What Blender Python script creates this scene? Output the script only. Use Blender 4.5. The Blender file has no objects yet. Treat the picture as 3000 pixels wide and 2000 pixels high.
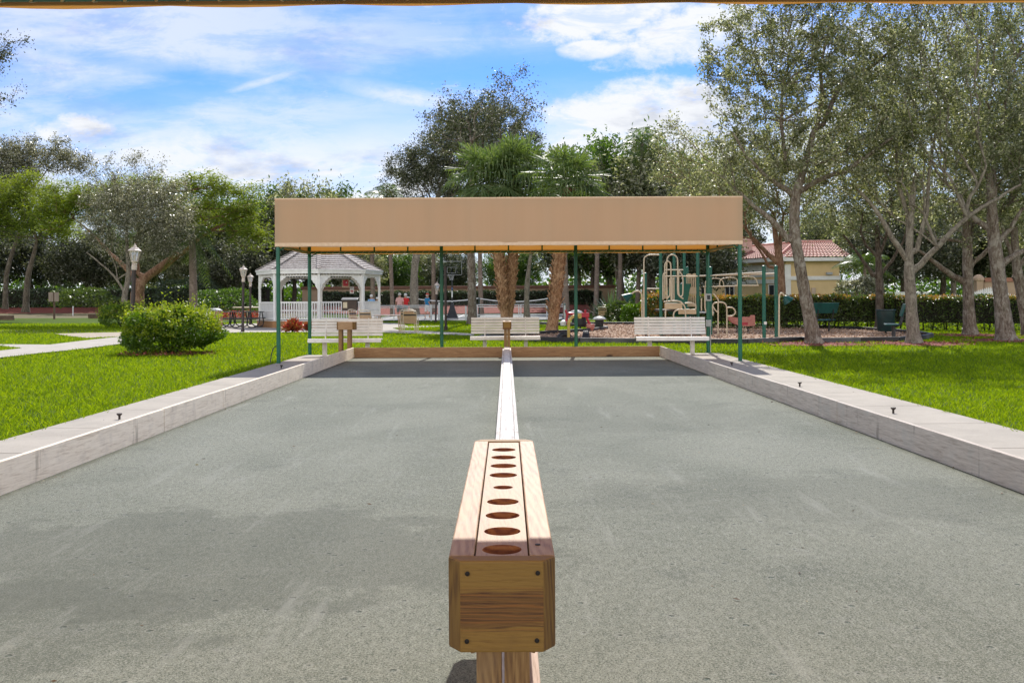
import bpy, bmesh, math, random
import numpy as np
from mathutils import Vector, Matrix
R = math.radians
S = bpy.context.scene
COL = S.collection
random.seed(7)
RNG = np.random.default_rng(11)

# ------------------------------------------------------------------ camera, sky, sun, exposure
EYE = 1.5
cam = bpy.data.objects.new('camera', bpy.data.cameras.new('camera'))
COL.objects.link(cam)
cam.location = (0, 0, EYE)
cam.rotation_euler = (R(90), 0.0051, 0)
cam.data.sensor_width = 36
cam.data.lens = 2900 / 3000 * 36
cam.data.shift_x = 16 / 3000
cam.data.shift_y = -126 / 3000
cam.data.clip_end = 6000
cam.data.clip_start = 0.05
S.camera = cam
S.view_settings.view_transform = 'Standard'
S.view_settings.look = 'None'
S.view_settings.gamma = 1
S.view_settings.exposure = 0.88
S.render.engine = 'CYCLES'
S.cycles.max_bounces = 6
S.cycles.transparent_max_bounces = 8
S.cycles.sample_clamp_indirect = 6

SUN_EL, SUN_AZ = R(42.6), R(6.2)
sl = bpy.data.lights.new('sun', 'SUN')
sl.energy = 3.1
sl.angle = R(0.53)
sl.color = (1.0, 0.955, 0.88)
so = bpy.data.objects.new('sun', sl)
COL.objects.link(so)
so.rotation_euler = (math.pi / 2 - SUN_EL, 0, math.pi - SUN_AZ)   # light travels down and towards the camera
so.location = (10, 60, 60)

W = bpy.data.worlds.new('World')
S.world = W
W.use_nodes = True
wt = W.node_tree
wt.nodes.clear()


def wn(t, **kw):
    n = wt.nodes.new(t)
    for k, v in kw.items():
        setattr(n, k, v)
    return n


def wl(a, b):
    wt.links.new(a, b)


def wmath(op, a, b=None, clamp=False):
    n = wn('ShaderNodeMath', operation=op, use_clamp=clamp)
    for i, x in enumerate((a, b)):
        if x is None:
            continue
        if isinstance(x, (int, float)):
            n.inputs[i].default_value = x
        else:
            wl(x, n.inputs[i])
    return n.outputs[0]


def wsmooth(x, lo, hi):
    n = wn('ShaderNodeMapRange', interpolation_type='SMOOTHSTEP')
    wl(x, n.inputs[0])
    n.inputs[1].default_value = lo
    n.inputs[2].default_value = hi
    n.inputs[3].default_value = 0
    n.inputs[4].default_value = 1
    return n.outputs[0]


sky = wn('ShaderNodeTexSky', sky_type='NISHITA')
sky.sun_disc = False
sky.sun_elevation = SUN_EL
sky.sun_rotation = SUN_AZ
sky.air_density = 1.0
sky.dust_density = 0.25
sky.ozone_density = 3.0
tc = wn('ShaderNodeTexCoord')
sp = wn('ShaderNodeSeparateXYZ')
wl(tc.outputs['Generated'], sp.inputs[0])
ay = wmath('ADD', wmath('ABSOLUTE', sp.outputs[1]), 0.02)
cu = wmath('DIVIDE', sp.outputs[0], ay)                 # azimuth tangent
cv = wmath('DIVIDE', sp.outputs[2], ay)                 # height tangent
uvn = wn('ShaderNodeCombineXYZ')
wl(cu, uvn.inputs[0])
wl(cv, uvn.inputs[1])


def wnoise(scale, sx, sy, rot, detail, rough=0.55, off=0.0, dist=0.0):
    m = wn('ShaderNodeMapping')
    m.inputs['Location'].default_value = (off, off * 0.7, 0)
    m.inputs['Rotation'].default_value = (0, 0, rot)
    m.inputs['Scale'].default_value = (sx, sy, 1)
    wl(uvn.outputs[0], m.inputs[0])
    n = wn('ShaderNodeTexNoise')
    n.inputs['Scale'].default_value = scale
    n.inputs['Detail'].default_value = detail
    n.inputs['Roughness'].default_value = rough
    n.inputs['Distortion'].default_value = dist
    wl(m.outputs[0], n.inputs['Vector'])
    return n.outputs['Fac']


edge = wnoise(16, 1, 1.5, 0, 7, 0.62, 3.1)
edge2 = wnoise(55, 1, 1.3, 0, 6, 0.65, 7.7)
edge_c = wmath('SUBTRACT', wmath('ADD', wmath('MULTIPLY', edge, 0.6), wmath('MULTIPLY', edge2, 0.4)), 0.5)


def puff(cx, cy, rx, ry, rot=0.0, soft=0.45, rag=0.9, gain=1.0):
    """a cloud bank at azimuth tangent cx, height tangent cy"""
    m = wn('ShaderNodeMapping', vector_type='TEXTURE')
    m.inputs['Location'].default_value = (cx, cy, 0)
    m.inputs['Rotation'].default_value = (0, 0, rot)
    m.inputs['Scale'].default_value = (rx, ry, 1)
    wl(uvn.outputs[0], m.inputs[0])
    ln = wn('ShaderNodeVectorMath', operation='LENGTH')
    wl(m.outputs[0], ln.inputs[0])
    d = wmath('ADD', ln.outputs['Value'], wmath('MULTIPLY', edge_c, -rag * 2.8))
    s = wsmooth(d, 1.0 + soft * 0.4, 1.0 - soft)
    return wmath('MULTIPLY', s, gain)


def cpx(px, py):
    return (px - 1484) / 2900, (874 - py) / 2900


# soft streaks of cirrus lying a little tilted, thicker towards the horizon
streak = wnoise(3.2, 0.75, 4.2, R(14), 8, 0.6, 5.3, 0.35)
veil = wsmooth(streak, 0.40, 0.70)
low = wsmooth(cv, 0.235, 0.11)
leftw = wsmooth(cu, 0.25, -0.35)
m_ = wmath('MAXIMUM', wmath('MULTIPLY', veil, 0.62), wmath('MULTIPLY', low, 0.80))
veil2 = wsmooth(wnoise(5.0, 0.8, 2.4, R(8), 6, 0.6, 9.7), 0.40, 0.66)
m_ = wmath('ADD', m_, wmath('MULTIPLY', wmath('MULTIPLY', low, veil2), 0.25), True)
m_ = wmath('MAXIMUM', m_, wmath('MULTIPLY', wmath('MULTIPLY', leftw, wsmooth(streak, 0.28, 0.55)), 0.66))
for (px, py, rx, ry, rot, soft, rag, gain) in (
        (560, 470, 800, 120, -4, 0.9, 0.5, 0.88), (1790, 60, 300, 95, 5, 0.5, 0.9, 0.97),
        (2060, 110, 330, 110, 0, 0.5, 0.9, 0.97), (1728, 160, 105, 32, 3, 0.35, 0.55, 1.0),
        (1820, 370, 330, 120, 14, 0.35, 0.5, 1.0), (1960, 420, 300, 170, 0, 0.35, 0.5, 1.0),
        (790, 248, 118, 17, 16, 0.9, 0.45, 0.85), (1190, 290, 270, 38, -12, 0.9, 0.6, 0.8),
        (900, 150, 420, 50, -8, 1.0, 0.7, 0.6), (560, 40, 620, 60, -4, 1.0, 0.6, 0.55), (2650, 260, 520, 240, 0, 1.0, 0.6, 0.78), (2350, 420, 260, 120, 0, 0.9, 0.6, 0.9),
        (1000, 540, 190, 50, 0, 0.5, 0.8, 0.95), (260, 390, 150, 55, 0, 0.5, 0.7, 0.95)):
    a, b = cpx(px, py)
    m_ = wmath('MAXIMUM', m_, puff(a, b, rx / 2900, ry / 2900, R(rot), soft, rag, gain))
clear = puff(*cpx(1350, 225), 430 / 2900, 52 / 2900, R(4), 0.8, 0.8, 0.75)
clear2 = puff(*cpx(460, 205), 420 / 2900, 32 / 2900, R(-9), 0.9, 0.7, 0.55)
m_ = wmath('MULTIPLY', m_, wmath('SUBTRACT', 1.0, wmath('MAXIMUM', clear, clear2)), True)

fine_ = wnoise(13, 0.8, 2.2, R(9), 9, 0.68, 2.3, 0.4)
m_ = wmath('MULTIPLY', m_, wmath('ADD', 0.66, wmath('MULTIPLY', wsmooth(fine_, 0.38, 0.56), 0.42)), True)
wisp = wmath('MULTIPLY', wsmooth(fine_, 0.52, 0.70), 0.55)
m_ = wmath('MAXIMUM', m_, wisp)
hs = wn('ShaderNodeHueSaturation')
hs.inputs['Saturation'].default_value = 1.12
hs.inputs['Value'].default_value = 1.0
wl(sky.outputs[0], hs.inputs['Color'])
tint = wn('ShaderNodeMix', data_type='RGBA', blend_type='MULTIPLY')
tint.inputs[0].default_value = 1.0
wl(hs.outputs[0], tint.inputs[6])
tint.inputs[7].default_value = (0.385, 0.585, 0.97, 1)
grey = wsmooth(wnoise(7.5, 1, 2.6, 0, 6, 0.6, 1.7), 0.50, 0.70)
cc = wn('ShaderNodeMix', data_type='RGBA')
wl(grey, cc.inputs[0])
cc.inputs[6].default_value = (5.75, 5.9, 6.15, 1)
cc.inputs[7].default_value = (3.7, 3.95, 4.6, 1)
mixs = wn('ShaderNodeMix', data_type='RGBA')
# unseen bright cloud banks added behind the camera to fill the shaded sides
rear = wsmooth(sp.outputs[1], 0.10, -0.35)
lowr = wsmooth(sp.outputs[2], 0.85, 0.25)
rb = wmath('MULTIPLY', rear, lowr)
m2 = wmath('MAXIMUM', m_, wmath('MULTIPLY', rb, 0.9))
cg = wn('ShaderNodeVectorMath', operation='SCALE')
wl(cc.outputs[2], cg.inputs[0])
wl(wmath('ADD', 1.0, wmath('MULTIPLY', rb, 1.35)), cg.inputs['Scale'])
warm = wn('ShaderNodeVectorMath', operation='MULTIPLY')
wl(cg.outputs[0], warm.inputs[0])
wk = wn('ShaderNodeCombineXYZ')
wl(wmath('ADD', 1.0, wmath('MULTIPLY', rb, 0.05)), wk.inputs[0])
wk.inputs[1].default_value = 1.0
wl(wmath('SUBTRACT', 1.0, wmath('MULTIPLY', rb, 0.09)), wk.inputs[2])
wl(wk.outputs[0], warm.inputs[1])
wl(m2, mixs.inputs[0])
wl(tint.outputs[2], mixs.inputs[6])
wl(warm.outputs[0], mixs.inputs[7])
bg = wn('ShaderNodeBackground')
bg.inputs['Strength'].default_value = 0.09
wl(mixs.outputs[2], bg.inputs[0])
wo = wn('ShaderNodeOutputWorld')
wl(bg.outputs[0], wo.inputs[0])
W.cycles.sampling_method = 'MANUAL'
W.cycles.sample_map_resolution = 512

# ------------------------------------------------------------------ survey of the photograph: picture ray + distance -> place
F, CX, HZ, RC = 2900.0, 1484.0, 874.0, 0.0051


def uv(px, py):
    dx, dy = px - CX, py - HZ
    return (dx - dy * RC) / F, (dy + dx * RC) / F


def terr(Y):
    return 0.004 * min(max(Y - 45, 0), 45)


def at(px, py, Y):
    u, v = uv(px, py)
    return Vector((u * Y, Y, EYE - v * Y))


def g(px, py):
    u, v = uv(px, py)
    Y = EYE / v
    if Y > 45:
        Y = (EYE + 0.18) / (v + 0.004)
    if Y > 90 or Y < 0:
        Y = (EYE - 0.18) / v
    return Vector((u * Y, Y, terr(Y)))


# ------------------------------------------------------------------ materials
MATS = {}


def new_mat(name):
    m = bpy.data.materials.new(name)
    m.use_nodes = True
    nt = m.node_tree
    b = nt.nodes['Principled BSDF']
    MATS[name] = m
    return m, nt, b


def ramp(nt, fac, stops):
    r = nt.nodes.new('ShaderNodeValToRGB')
    e = r.color_ramp.elements
    e[0].position, e[0].color = stops[0][0], (*stops[0][1], 1)
    e[1].position, e[1].color = stops[-1][0], (*stops[-1][1], 1)
    for p, c in stops[1:-1]:
        q = e.new(p)
        q.color = (*c, 1)
    nt.links.new(fac, r.inputs[0])
    return r.outputs[0]


def coords(nt, scale=(1, 1, 1), rot=(0, 0, 0), loc=(0, 0, 0)):
    t = nt.nodes.new('ShaderNodeTexCoord')
    m = nt.nodes.new('ShaderNodeMapping')
    m.inputs['Scale'].default_value = scale
    m.inputs['Rotation'].default_value = rot
    m.inputs['Location'].default_value = loc
    nt.links.new(t.outputs['Object'], m.inputs[0])
    return m.outputs[0]


def noise(nt, vec, scale, detail=4, rough=0.55, dist=0.0):
    n = nt.nodes.new('ShaderNodeTexNoise')
    n.inputs['Scale'].default_value = scale
    n.inputs['Detail'].default_value = detail
    n.inputs['Roughness'].default_value = rough
    n.inputs['Distortion'].default_value = dist
    nt.links.new(vec, n.inputs['Vector'])
    return n.outputs['Fac']


def mixc(nt, fac, a, b, mode='MIX'):
    n = nt.nodes.new('ShaderNodeMix')
    n.data_type = 'RGBA'
    n.blend_type = mode
    for i, x in ((0, fac), (6, a), (7, b)):
        if isinstance(x, (int, float)):
            n.inputs[i].default_value = x
        elif isinstance(x, tuple):
            n.inputs[i].default_value = (*x, 1)
        else:
            nt.links.new(x, n.inputs[i])
    return n.outputs[2]


def nmath(nt, op, a, b=0.0, clamp=False):
    n = nt.nodes.new('ShaderNodeMath')
    n.operation = op
    n.use_clamp = clamp
    for i, x in enumerate((a, b)):
        if isinstance(x, (int, float)):
            n.inputs[i].default_value = x
        else:
            nt.links.new(x, n.inputs[i])
    return n.outputs[0]


def step(nt, x, lo, hi):
    n = nt.nodes.new('ShaderNodeMapRange')
    n.interpolation_type = 'SMOOTHSTEP'
    nt.links.new(x, n.inputs[0])
    n.inputs[1].default_value = lo
    n.inputs[2].default_value = hi
    return n.outputs[0]


def bump(nt, b, h, strength=0.3, dist=0.01):
    n = nt.nodes.new('ShaderNodeBump')
    n.inputs['Strength'].default_value = strength
    n.inputs['Distance'].default_value = dist
    nt.links.new(h, n.inputs['Height'])
    nt.links.new(n.outputs[0], b.inputs['Normal'])


def mat(name, c1, c2=None, scale=6, rough=0.6, bumpy=0.0, bdist=0.01, stretch=(1, 1, 1), lo=0.35, hi=0.65, metal=0.0, detail=5):
    if name in MATS:
        return MATS[name]
    m, nt, b = new_mat(name)
    b.inputs['Roughness'].default_value = rough
    b.inputs['Metallic'].default_value = metal
    if c2 is None:
        c2 = tuple(x * 0.82 for x in c1)
    f = noise(nt, coords(nt, stretch), scale, detail)
    nt.links.new(ramp(nt, f, [(lo, c2), (hi, c1)]), b.inputs['Base Color'])
    if bumpy:
        bump(nt, b, noise(nt, coords(nt, stretch), scale * 3, 6), bumpy, bdist)
    return m


def leafmat(name, c1, c2, trans=0.4, rough=0.45, tc_=None, c3=None, pale=None, share=0.8, spec=0.5):
    m, nt, b = new_mat(name)
    ge = nt.nodes.new('ShaderNodeNewGeometry')
    stops = [(0.0, c1), (1.0, c2)] if c3 is None else [(0.0, c1), (0.6, c2), (1.0, c3)]
    if pale:                                            # pale undersides; on trees also glints put into the leaf colour
        stops = [(0.0, c1), (share - 0.12, c2), (share, pale), (1.0, tuple(x * 1.25 for x in pale))]
    b.inputs['Specular IOR Level'].default_value = spec
    col = ramp(nt, ge.outputs['Random Per Island'], stops)
    nt.links.new(col, b.inputs['Base Color'])
    b.inputs['Roughness'].default_value = rough
    tr = nt.nodes.new('ShaderNodeBsdfTranslucent')
    k = tc_ or (1.5, 1.6, 0.55)
    nt.links.new(mixc(nt, 1.0, col, k, 'MULTIPLY'), tr.inputs[0])
    mx = nt.nodes.new('ShaderNodeMixShader')
    mx.inputs[0].default_value = trans
    nt.links.new(b.outputs[0], mx.inputs[1])
    nt.links.new(tr.outputs[0], mx.inputs[2])
    nt.links.new(mx.outputs[0], nt.nodes['Material Output'].inputs[0])
    return m


def wood(name, light, mid, dark, axis=1, ring=26.0, knots=0.0, rough=0.6, stain=0.0, stain_c=(0.3, 0.28, 0.24), bstr=0.25, band=None, fine=1.0, wave=0.3, stripes=None, smear=0.0):
    """timber with its grain running along one axis of the object"""
    m, nt, b = new_mat(name)
    s = [1.0, 1.0, 1.0]
    s[axis] = 0.06
    v = coords(nt, tuple(s))
    # knots: sparse cells that swirl the grain
    g1 = noise(nt, v, ring, 3, 0.5, 1.2)
    g2 = noise(nt, v, ring * 7, 3, 0.6)
    s2 = [1.0, 1.0, 1.0]
    s2[axis] = 0.12
    w = nt.nodes.new('ShaderNodeTexWave')
    w.wave_type = 'BANDS'
    w.bands_direction = 'DIAGONAL'
    w.inputs['Scale'].default_value = ring * 0.55
    w.inputs['Distortion'].default_value = 9
    w.inputs['Detail'].default_value = 3
    w.inputs['Detail Scale'].default_value = 0.7
    nt.links.new(coords(nt, tuple(s2), loc=(0.31, 0.17, 0.05)), w.inputs['Vector'])
    gr = nmath(nt, 'ADD', nmath(nt, 'MULTIPLY', g1, 0.5), nmath(nt, 'ADD', nmath(nt, 'ADD', nmath(nt, 'MULTIPLY', w.outputs['Fac'], wave), (0.3 - wave) * 0.5), nmath(nt, 'MULTIPLY', g2, 0.25 * fine)))
    col = ramp(nt, gr, [(0.36, dark), (0.5, mid), (0.64, light)])
    if knots:
        vo = nt.nodes.new('ShaderNodeTexVoronoi')
        vo.inputs['Scale'].default_value = knots
        ks = [1.0, 1.0, 1.0]
        ks[axis] = 0.45
        nt.links.new(coords(nt, tuple(ks)), vo.inputs['Vector'])
        k = step(nt, vo.outputs['Distance'], 0.13, 0.05)
        sel = step(nt, nt_val(nt, vo.outputs['Color']), 0.62, 0.7)
        col = mixc(nt, nmath(nt, 'MULTIPLY', k, sel), col, tuple(x * 0.45 for x in dark))
    if stain:
        st = step(nt, noise(nt, coords(nt), 3.5, 6, 0.6), 0.48, 0.72)
        col = mixc(nt, nmath(nt, 'MULTIPLY', st, stain), col, stain_c)
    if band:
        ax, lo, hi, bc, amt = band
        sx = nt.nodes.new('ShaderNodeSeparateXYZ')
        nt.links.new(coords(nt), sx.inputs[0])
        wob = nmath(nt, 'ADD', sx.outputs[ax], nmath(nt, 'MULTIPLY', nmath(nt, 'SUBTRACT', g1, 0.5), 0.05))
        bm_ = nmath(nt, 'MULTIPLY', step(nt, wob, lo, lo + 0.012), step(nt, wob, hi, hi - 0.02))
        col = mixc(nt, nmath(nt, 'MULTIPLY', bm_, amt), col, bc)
    if smear:                                            # water stains and scuffs across the board
        ss = [1.0, 1.0, 1.0]
        ss[2] = 0.16
        sm = noise(nt, coords(nt, tuple(ss), loc=(0.3, 1.7, 0.2)), 7.5, 5, 0.62)
        sm2 = noise(nt, coords(nt, (1, 1, 1), loc=(2, 0, 1)), 24, 5, 0.7)
        col = mixc(nt, nmath(nt, 'MULTIPLY', step(nt, sm, 0.60, 0.72), smear), col, tuple(x * 0.5 for x in dark))
        col = mixc(nt, nmath(nt, 'MULTIPLY', step(nt, sm2, 0.66, 0.74), smear), col, tuple(x * 0.35 for x in dark))
    if stripes:                                          # hard and soft year rings showing as lines
        ax, lo, hi = stripes
        sx = nt.nodes.new('ShaderNodeSeparateXYZ')
        nt.links.new(coords(nt), sx.inputs[0])
        zz = nmath(nt, 'ADD', sx.outputs[ax], nmath(nt, 'MULTIPLY', nmath(nt, 'SUBTRACT', noise(nt, v, 14, 4, 0.6), 0.5), 0.07))
        ws = nmath(nt, 'ADD', nmath(nt, 'SINE', nmath(nt, 'MULTIPLY', zz, 520.0)), nmath(nt, 'SINE', nmath(nt, 'MULTIPLY', zz, 811.0)))
        inb = nmath(nt, 'MULTIPLY', step(nt, sx.outputs[ax], lo - .02, lo + .01), step(nt, sx.outputs[ax], hi + .004, hi - .01))
        lines = nmath(nt, 'MULTIPLY', step(nt, ws, 0.3, 1.1), nmath(nt, 'ADD', 0.12, nmath(nt, 'MULTIPLY', inb, nmath(nt, 'MULTIPLY', step(nt, noise(nt, coords(nt, loc=(1, 2, 3)), 9, 5, 0.65), 0.30, 0.62), 0.62))))
        col = mixc(nt, lines, col, (0.05, 0.012, 0.003))
        orange_rings = nmath(nt, 'MULTIPLY', step(nt, ws, -0.4, -1.3), nmath(nt, 'MULTIPLY', inb, 0.6))
        col = mixc(nt, orange_rings, col, (0.24, 0.085, 0.012))
    nt.links.new(col, b.inputs['Base Color'])
    b.inputs['Roughness'].default_value = rough
    bump(nt, b, gr, bstr, 0.004)
    return m


def nt_val(nt, c):
    s = nt.nodes.new('ShaderNodeSeparateColor')
    nt.links.new(c, s.inputs[0])
    return s.outputs[0]


# ------------------------------------------------------------------ mesh building
class MB:
    def __init__(self):
        self.v, self.f, self.m = [], [], []

    def add(self, vs, fs, mi=0):
        o = len(self.v)
        self.v += [tuple(p) for p in vs]
        self.f += [tuple(i + o for i in f) for f in fs]
        self.m += [mi] * len(fs)

    def box(self, x0, x1, y0, y1, z0, z1, mi=0):
        self.add([(x0, y0, z0), (x1, y0, z0), (x1, y1, z0), (x0, y1, z0), (x0, y0, z1), (x1, y0, z1), (x1, y1, z1), (x0, y1, z1)],
                 [(0, 3, 2, 1), (4, 5, 6, 7), (0, 1, 5, 4), (1, 2, 6, 5), (2, 3, 7, 6), (3, 0, 4, 7)], mi)

    def obox(self, c, s, M=None, mi=0):
        M = M or Matrix.Identity(3)
        c = Vector(c)
        vs = []
        for dz in (-.5, .5):
            for dx, dy in ((-.5, -.5), (.5, -.5), (.5, .5), (-.5, .5)):
                vs.append(c + M @ Vector((dx * s[0], dy * s[1], dz * s[2])))
        self.add(vs, [(0, 3, 2, 1), (4, 5, 6, 7), (0, 1, 5, 4), (1, 2, 6, 5), (2, 3, 7, 6), (3, 0, 4, 7)], mi)

    def bar(self, p, q, w, h, mi=0, up=(0, 0, 1)):
        p, q = Vector(p), Vector(q)
        d = q - p
        y = d.normalized()
        x = y.cross(Vector(up))
        if x.length < 1e-4:
            x = Vector((1, 0, 0))
        x.normalize()
        z = x.cross(y)
        M = Matrix((x, y, z)).transposed()
        self.obox((p + q) / 2, (w, d.length, h), M, mi)

    def tube(self, pts, r, n=8, caps=True, mi=0, closed=False):
        pts = [Vector(p) for p in pts]
        k = len(pts)
        rs = list(r) if isinstance(r, (list, tuple)) else [r] * k
        t0 = (pts[1] - pts[0]).normalized()
        u = t0.cross(Vector((0, 0, 1)))
        if u.length < 0.05:
            u = t0.cross(Vector((1, 0, 0)))
        u.normalize()
        vs, fs = [], []
        for i in range(k):
            if i == 0:
                t = pts[1] - pts[0]
            elif i == k - 1:
                t = pts[-1] - pts[-2]
            else:
                t = (pts[i + 1] - pts[i]).normalized() + (pts[i] - pts[i - 1]).normalized()
            t.normalize()
            u = u - t * u.dot(t)
            u.normalize()
            w = t.cross(u)
            for j in range(n):
                a = 2 * math.pi * j / n
                vs.append(pts[i] + (u * math.cos(a) + w * math.sin(a)) * rs[i])
        for i in range(k - 1):
            for j in range(n):
                j2 = (j + 1) % n
                fs.append((i * n + j, i * n + j2, (i + 1) * n + j2, (i + 1) * n + j))
        if caps:
            fs.append(tuple(range(n - 1, -1, -1)))
            fs.append(tuple((k - 1) * n + j for j in range(n)))
        self.add(vs, fs, mi)

    def lathe(self, prof, n=16, c=(0, 0, 0), mi=0, sx=1.0, sy=1.0, caps=True, a0=0.0):
        vs, fs = [], []
        for r, z in prof:
            for j in range(n):
                a = a0 + 2 * math.pi * j / n
                vs.append((c[0] + r * sx * math.cos(a), c[1] + r * sy * math.sin(a), c[2] + z))
        for i in range(len(prof) - 1):
            for j in range(n):
                j2 = (j + 1) % n
                fs.append((i * n + j, i * n + j2, (i + 1) * n + j2, (i + 1) * n + j))
        if caps:
            fs.append(tuple(range(n - 1, -1, -1)))
            fs.append(tuple((len(prof) - 1) * n + j for j in range(n)))
        self.add(vs, fs, mi)

    def prism(self, poly, lo, hi, axis=2, mi=0):
        """poly in the two other axes (ascending order), pushed from lo to hi along axis"""
        k = len(poly)

        def P(a, b, t):
            return {0: (t, a, b), 1: (a, t, b), 2: (a, b, t)}[axis]
        vs = [P(a, b, lo) for a, b in poly] + [P(a, b, hi) for a, b in poly]
        fs = [tuple(range(k - 1, -1, -1)), tuple(range(k, 2 * k))]
        for i in range(k):
            j = (i + 1) % k
            fs.append((i, j, k + j, k + i))
        self.add(vs, fs, mi)

    def build(self, name, mats, parent=None, smooth=None, bevel=0.0):
        me = bpy.data.meshes.new(name)
        me.from_pydata(self.v, [], self.f)
        for q in (mats if isinstance(mats, (list, tuple)) else [mats]):
            me.materials.append(q)
        if any(self.m):
            me.polygons.foreach_set('material_index', self.m)
        bm = bmesh.new()
        bm.from_mesh(me)
        bmesh.ops.recalc_face_normals(bm, faces=bm.faces)
        bm.to_mesh(me)
        bm.free()
        if smooth:
            me.polygons.foreach_set('use_smooth', [True] * len(me.polygons))
            me.set_sharp_from_angle(angle=R(smooth))
        o = bpy.data.objects.new(name, me)
        COL.objects.link(o)
        if parent:
            o.parent = parent
        if bevel:
            md = o.modifiers.new('bevel', 'BEVEL')
            md.width = bevel
            md.segments = 2
            md.limit_method = 'ANGLE'
        return o


def tag(o, label=None, cat=None, group=None, kind=None):
    if label:
        o['label'] = label
    if cat:
        o['category'] = cat
    if group:
        o['group'] = group
    if kind:
        o['kind'] = kind
    return o


def thing(name, label, cat, loc=(0, 0, 0), rz=0.0, group=None):
    o = bpy.data.objects.new(name, None)
    o.empty_display_size = 0.2
    COL.objects.link(o)
    o.location = loc
    o.rotation_euler = (0, 0, rz)
    return tag(o, label, cat, group)


def dup(root, loc, rz, label, group=None, scale=None):
    def cp(o, parent):
        c = o.copy()
        COL.objects.link(c)
        if parent:
            c.parent = parent
        for ch in [x for x in KIDS.get(o.name, [])]:
            cp(ch, c)
        return c
    KIDS.clear()
    for o in bpy.data.objects:
        if o.parent:
            KIDS.setdefault(o.parent.name, []).append(o)
    c = cp(root, None)
    c.location = loc
    c.rotation_euler = (0, 0, rz)
    if scale:
        c.scale = scale if isinstance(scale, tuple) else (scale, scale, scale)
    c['label'] = label
    if group:
        c['group'] = group
    return c


KIDS = {}


def smooth_path(pts, n=6):
    """Catmull-Rom through the points"""
    P = [Vector(p) for p in pts]
    P = [P[0] * 2 - P[1]] + P + [P[-1] * 2 - P[-2]]
    out = []
    for i in range(1, len(P) - 2):
        for k in range(n):
            t = k / n
            a, b, c, d = P[i - 1], P[i], P[i + 1], P[i + 2]
            out.append(0.5 * ((2 * b) + (c - a) * t + (2 * a - 5 * b + 4 * c - d) * t * t + (3 * b - a - 3 * c + d) * t ** 3))
    out.append(P[-2])
    return out


def np_mesh(name, verts, faces, mats, parent=None, mi=None):
    """verts Nx3, faces MxK (one K)"""
    me = bpy.data.meshes.new(name)
    nv, (nf, k) = len(verts), faces.shape
    me.vertices.add(nv)
    me.vertices.foreach_set('co', np.ascontiguousarray(verts, dtype=np.float32).ravel())
    me.loops.add(nf * k)
    me.loops.foreach_set('vertex_index', np.ascontiguousarray(faces, dtype=np.int32).ravel())
    me.polygons.add(nf)
    me.polygons.foreach_set('loop_start', np.arange(0, nf * k, k, dtype=np.int32))
    for q in (mats if isinstance(mats, (list, tuple)) else [mats]):
        me.materials.append(q)
    if mi is not None:
        me.polygons.foreach_set('material_index', np.ascontiguousarray(mi, dtype=np.int32))
    me.update(calc_edges=True)
    me.validate()
    o = bpy.data.objects.new(name, me)
    COL.objects.link(o)
    if parent:
        o.parent = parent
    return o


def unit(a):
    return a / np.maximum(np.linalg.norm(a, axis=1, keepdims=True), 1e-9)


def leaf_geo(c, L, wr=0.45, out=None, outw=0.0, flat=0.0, fold=0.12):
    """leaf quads: c Nx3 bases, L length (array). out: preferred axis; flat: pulls leaf faces level"""
    n = len(c)
    L = np.broadcast_to(np.asarray(L, float), (n,))[:, None]
    d = RNG.normal(size=(n, 3))
    d[:, 2] *= (1 - flat)
    d = unit(d)
    if out is not None:
        d = unit(d * (1 - outw) + out * outw)
    nn = RNG.normal(size=(n, 3))
    nn[:, 2] += flat * 4
    s = unit(np.cross(d, nn))
    nn = np.cross(s, d)
    W_ = L * wr * 0.5
    V = np.empty((n, 4, 3))
    V[:, 0] = c
    V[:, 1] = c + d * L * 0.5 + s * W_ + nn * L * fold
    V[:, 2] = c + d * L
    V[:, 3] = c + d * L * 0.5 - s * W_ + nn * L * fold
    return V.reshape(-1, 3)


def leaves(name, c, L, m, parent=None, mi=None, **kw):
    V = leaf_geo(c, L, **kw)
    return np_mesh(name, V, np.arange(len(V)).reshape(-1, 4), m, parent, mi)


def ground_poly(name, pts, dz, m, kind='structure', thick=0.0):
    bm = bmesh.new()
    vs = [bm.verts.new((p[0], p[1], 0)) for p in pts]
    bm.faces.new(vs)
    for y in (45, 90):
        bmesh.ops.bisect_plane(bm, geom=bm.verts[:] + bm.edges[:] + bm.faces[:], plane_co=(0, y, 0), plane_no=(0, 1, 0))
    bmesh.ops.triangulate(bm, faces=bm.faces)
    for f in bm.faces:
        if f.normal.z < 0:
            f.normal_flip()
    for v in bm.verts:
        v.co.z = terr(v.co.y) + dz
    me = bpy.data.meshes.new(name)
    bm.to_mesh(me)
    bm.free()
    me.materials.append(m)
    o = bpy.data.objects.new(name, me)
    COL.objects.link(o)
    if kind:
        o['kind'] = kind
    return o

# ================================================================== THE SETTING
def lawn_material():
    m, nt, b = new_mat('lawn')
    v = coords(nt)
    f1 = noise(nt, v, 0.55, 5, 0.6)
    f2 = noise(nt, v, 38, 4, 0.7)
    c = ramp(nt, f1, [(0.3, (0.06, 0.105, 0.008)), (0.55, (0.085, 0.14, 0.008)), (0.75, (0.15, 0.19, 0.02))])
    c = mixc(nt, nmath(nt, 'MULTIPLY', step(nt, f2, 0.62, 0.42), 0.6), c, (0.05, 0.085, 0.012))
    nt.links.new(c, b.inputs['Base Color'])
    b.inputs['Roughness'].default_value = 0.85
    bump(nt, b, f2, 0.6, 0.03)
    b.inputs['Specular IOR Level'].default_value = 0.08
    return m


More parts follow.
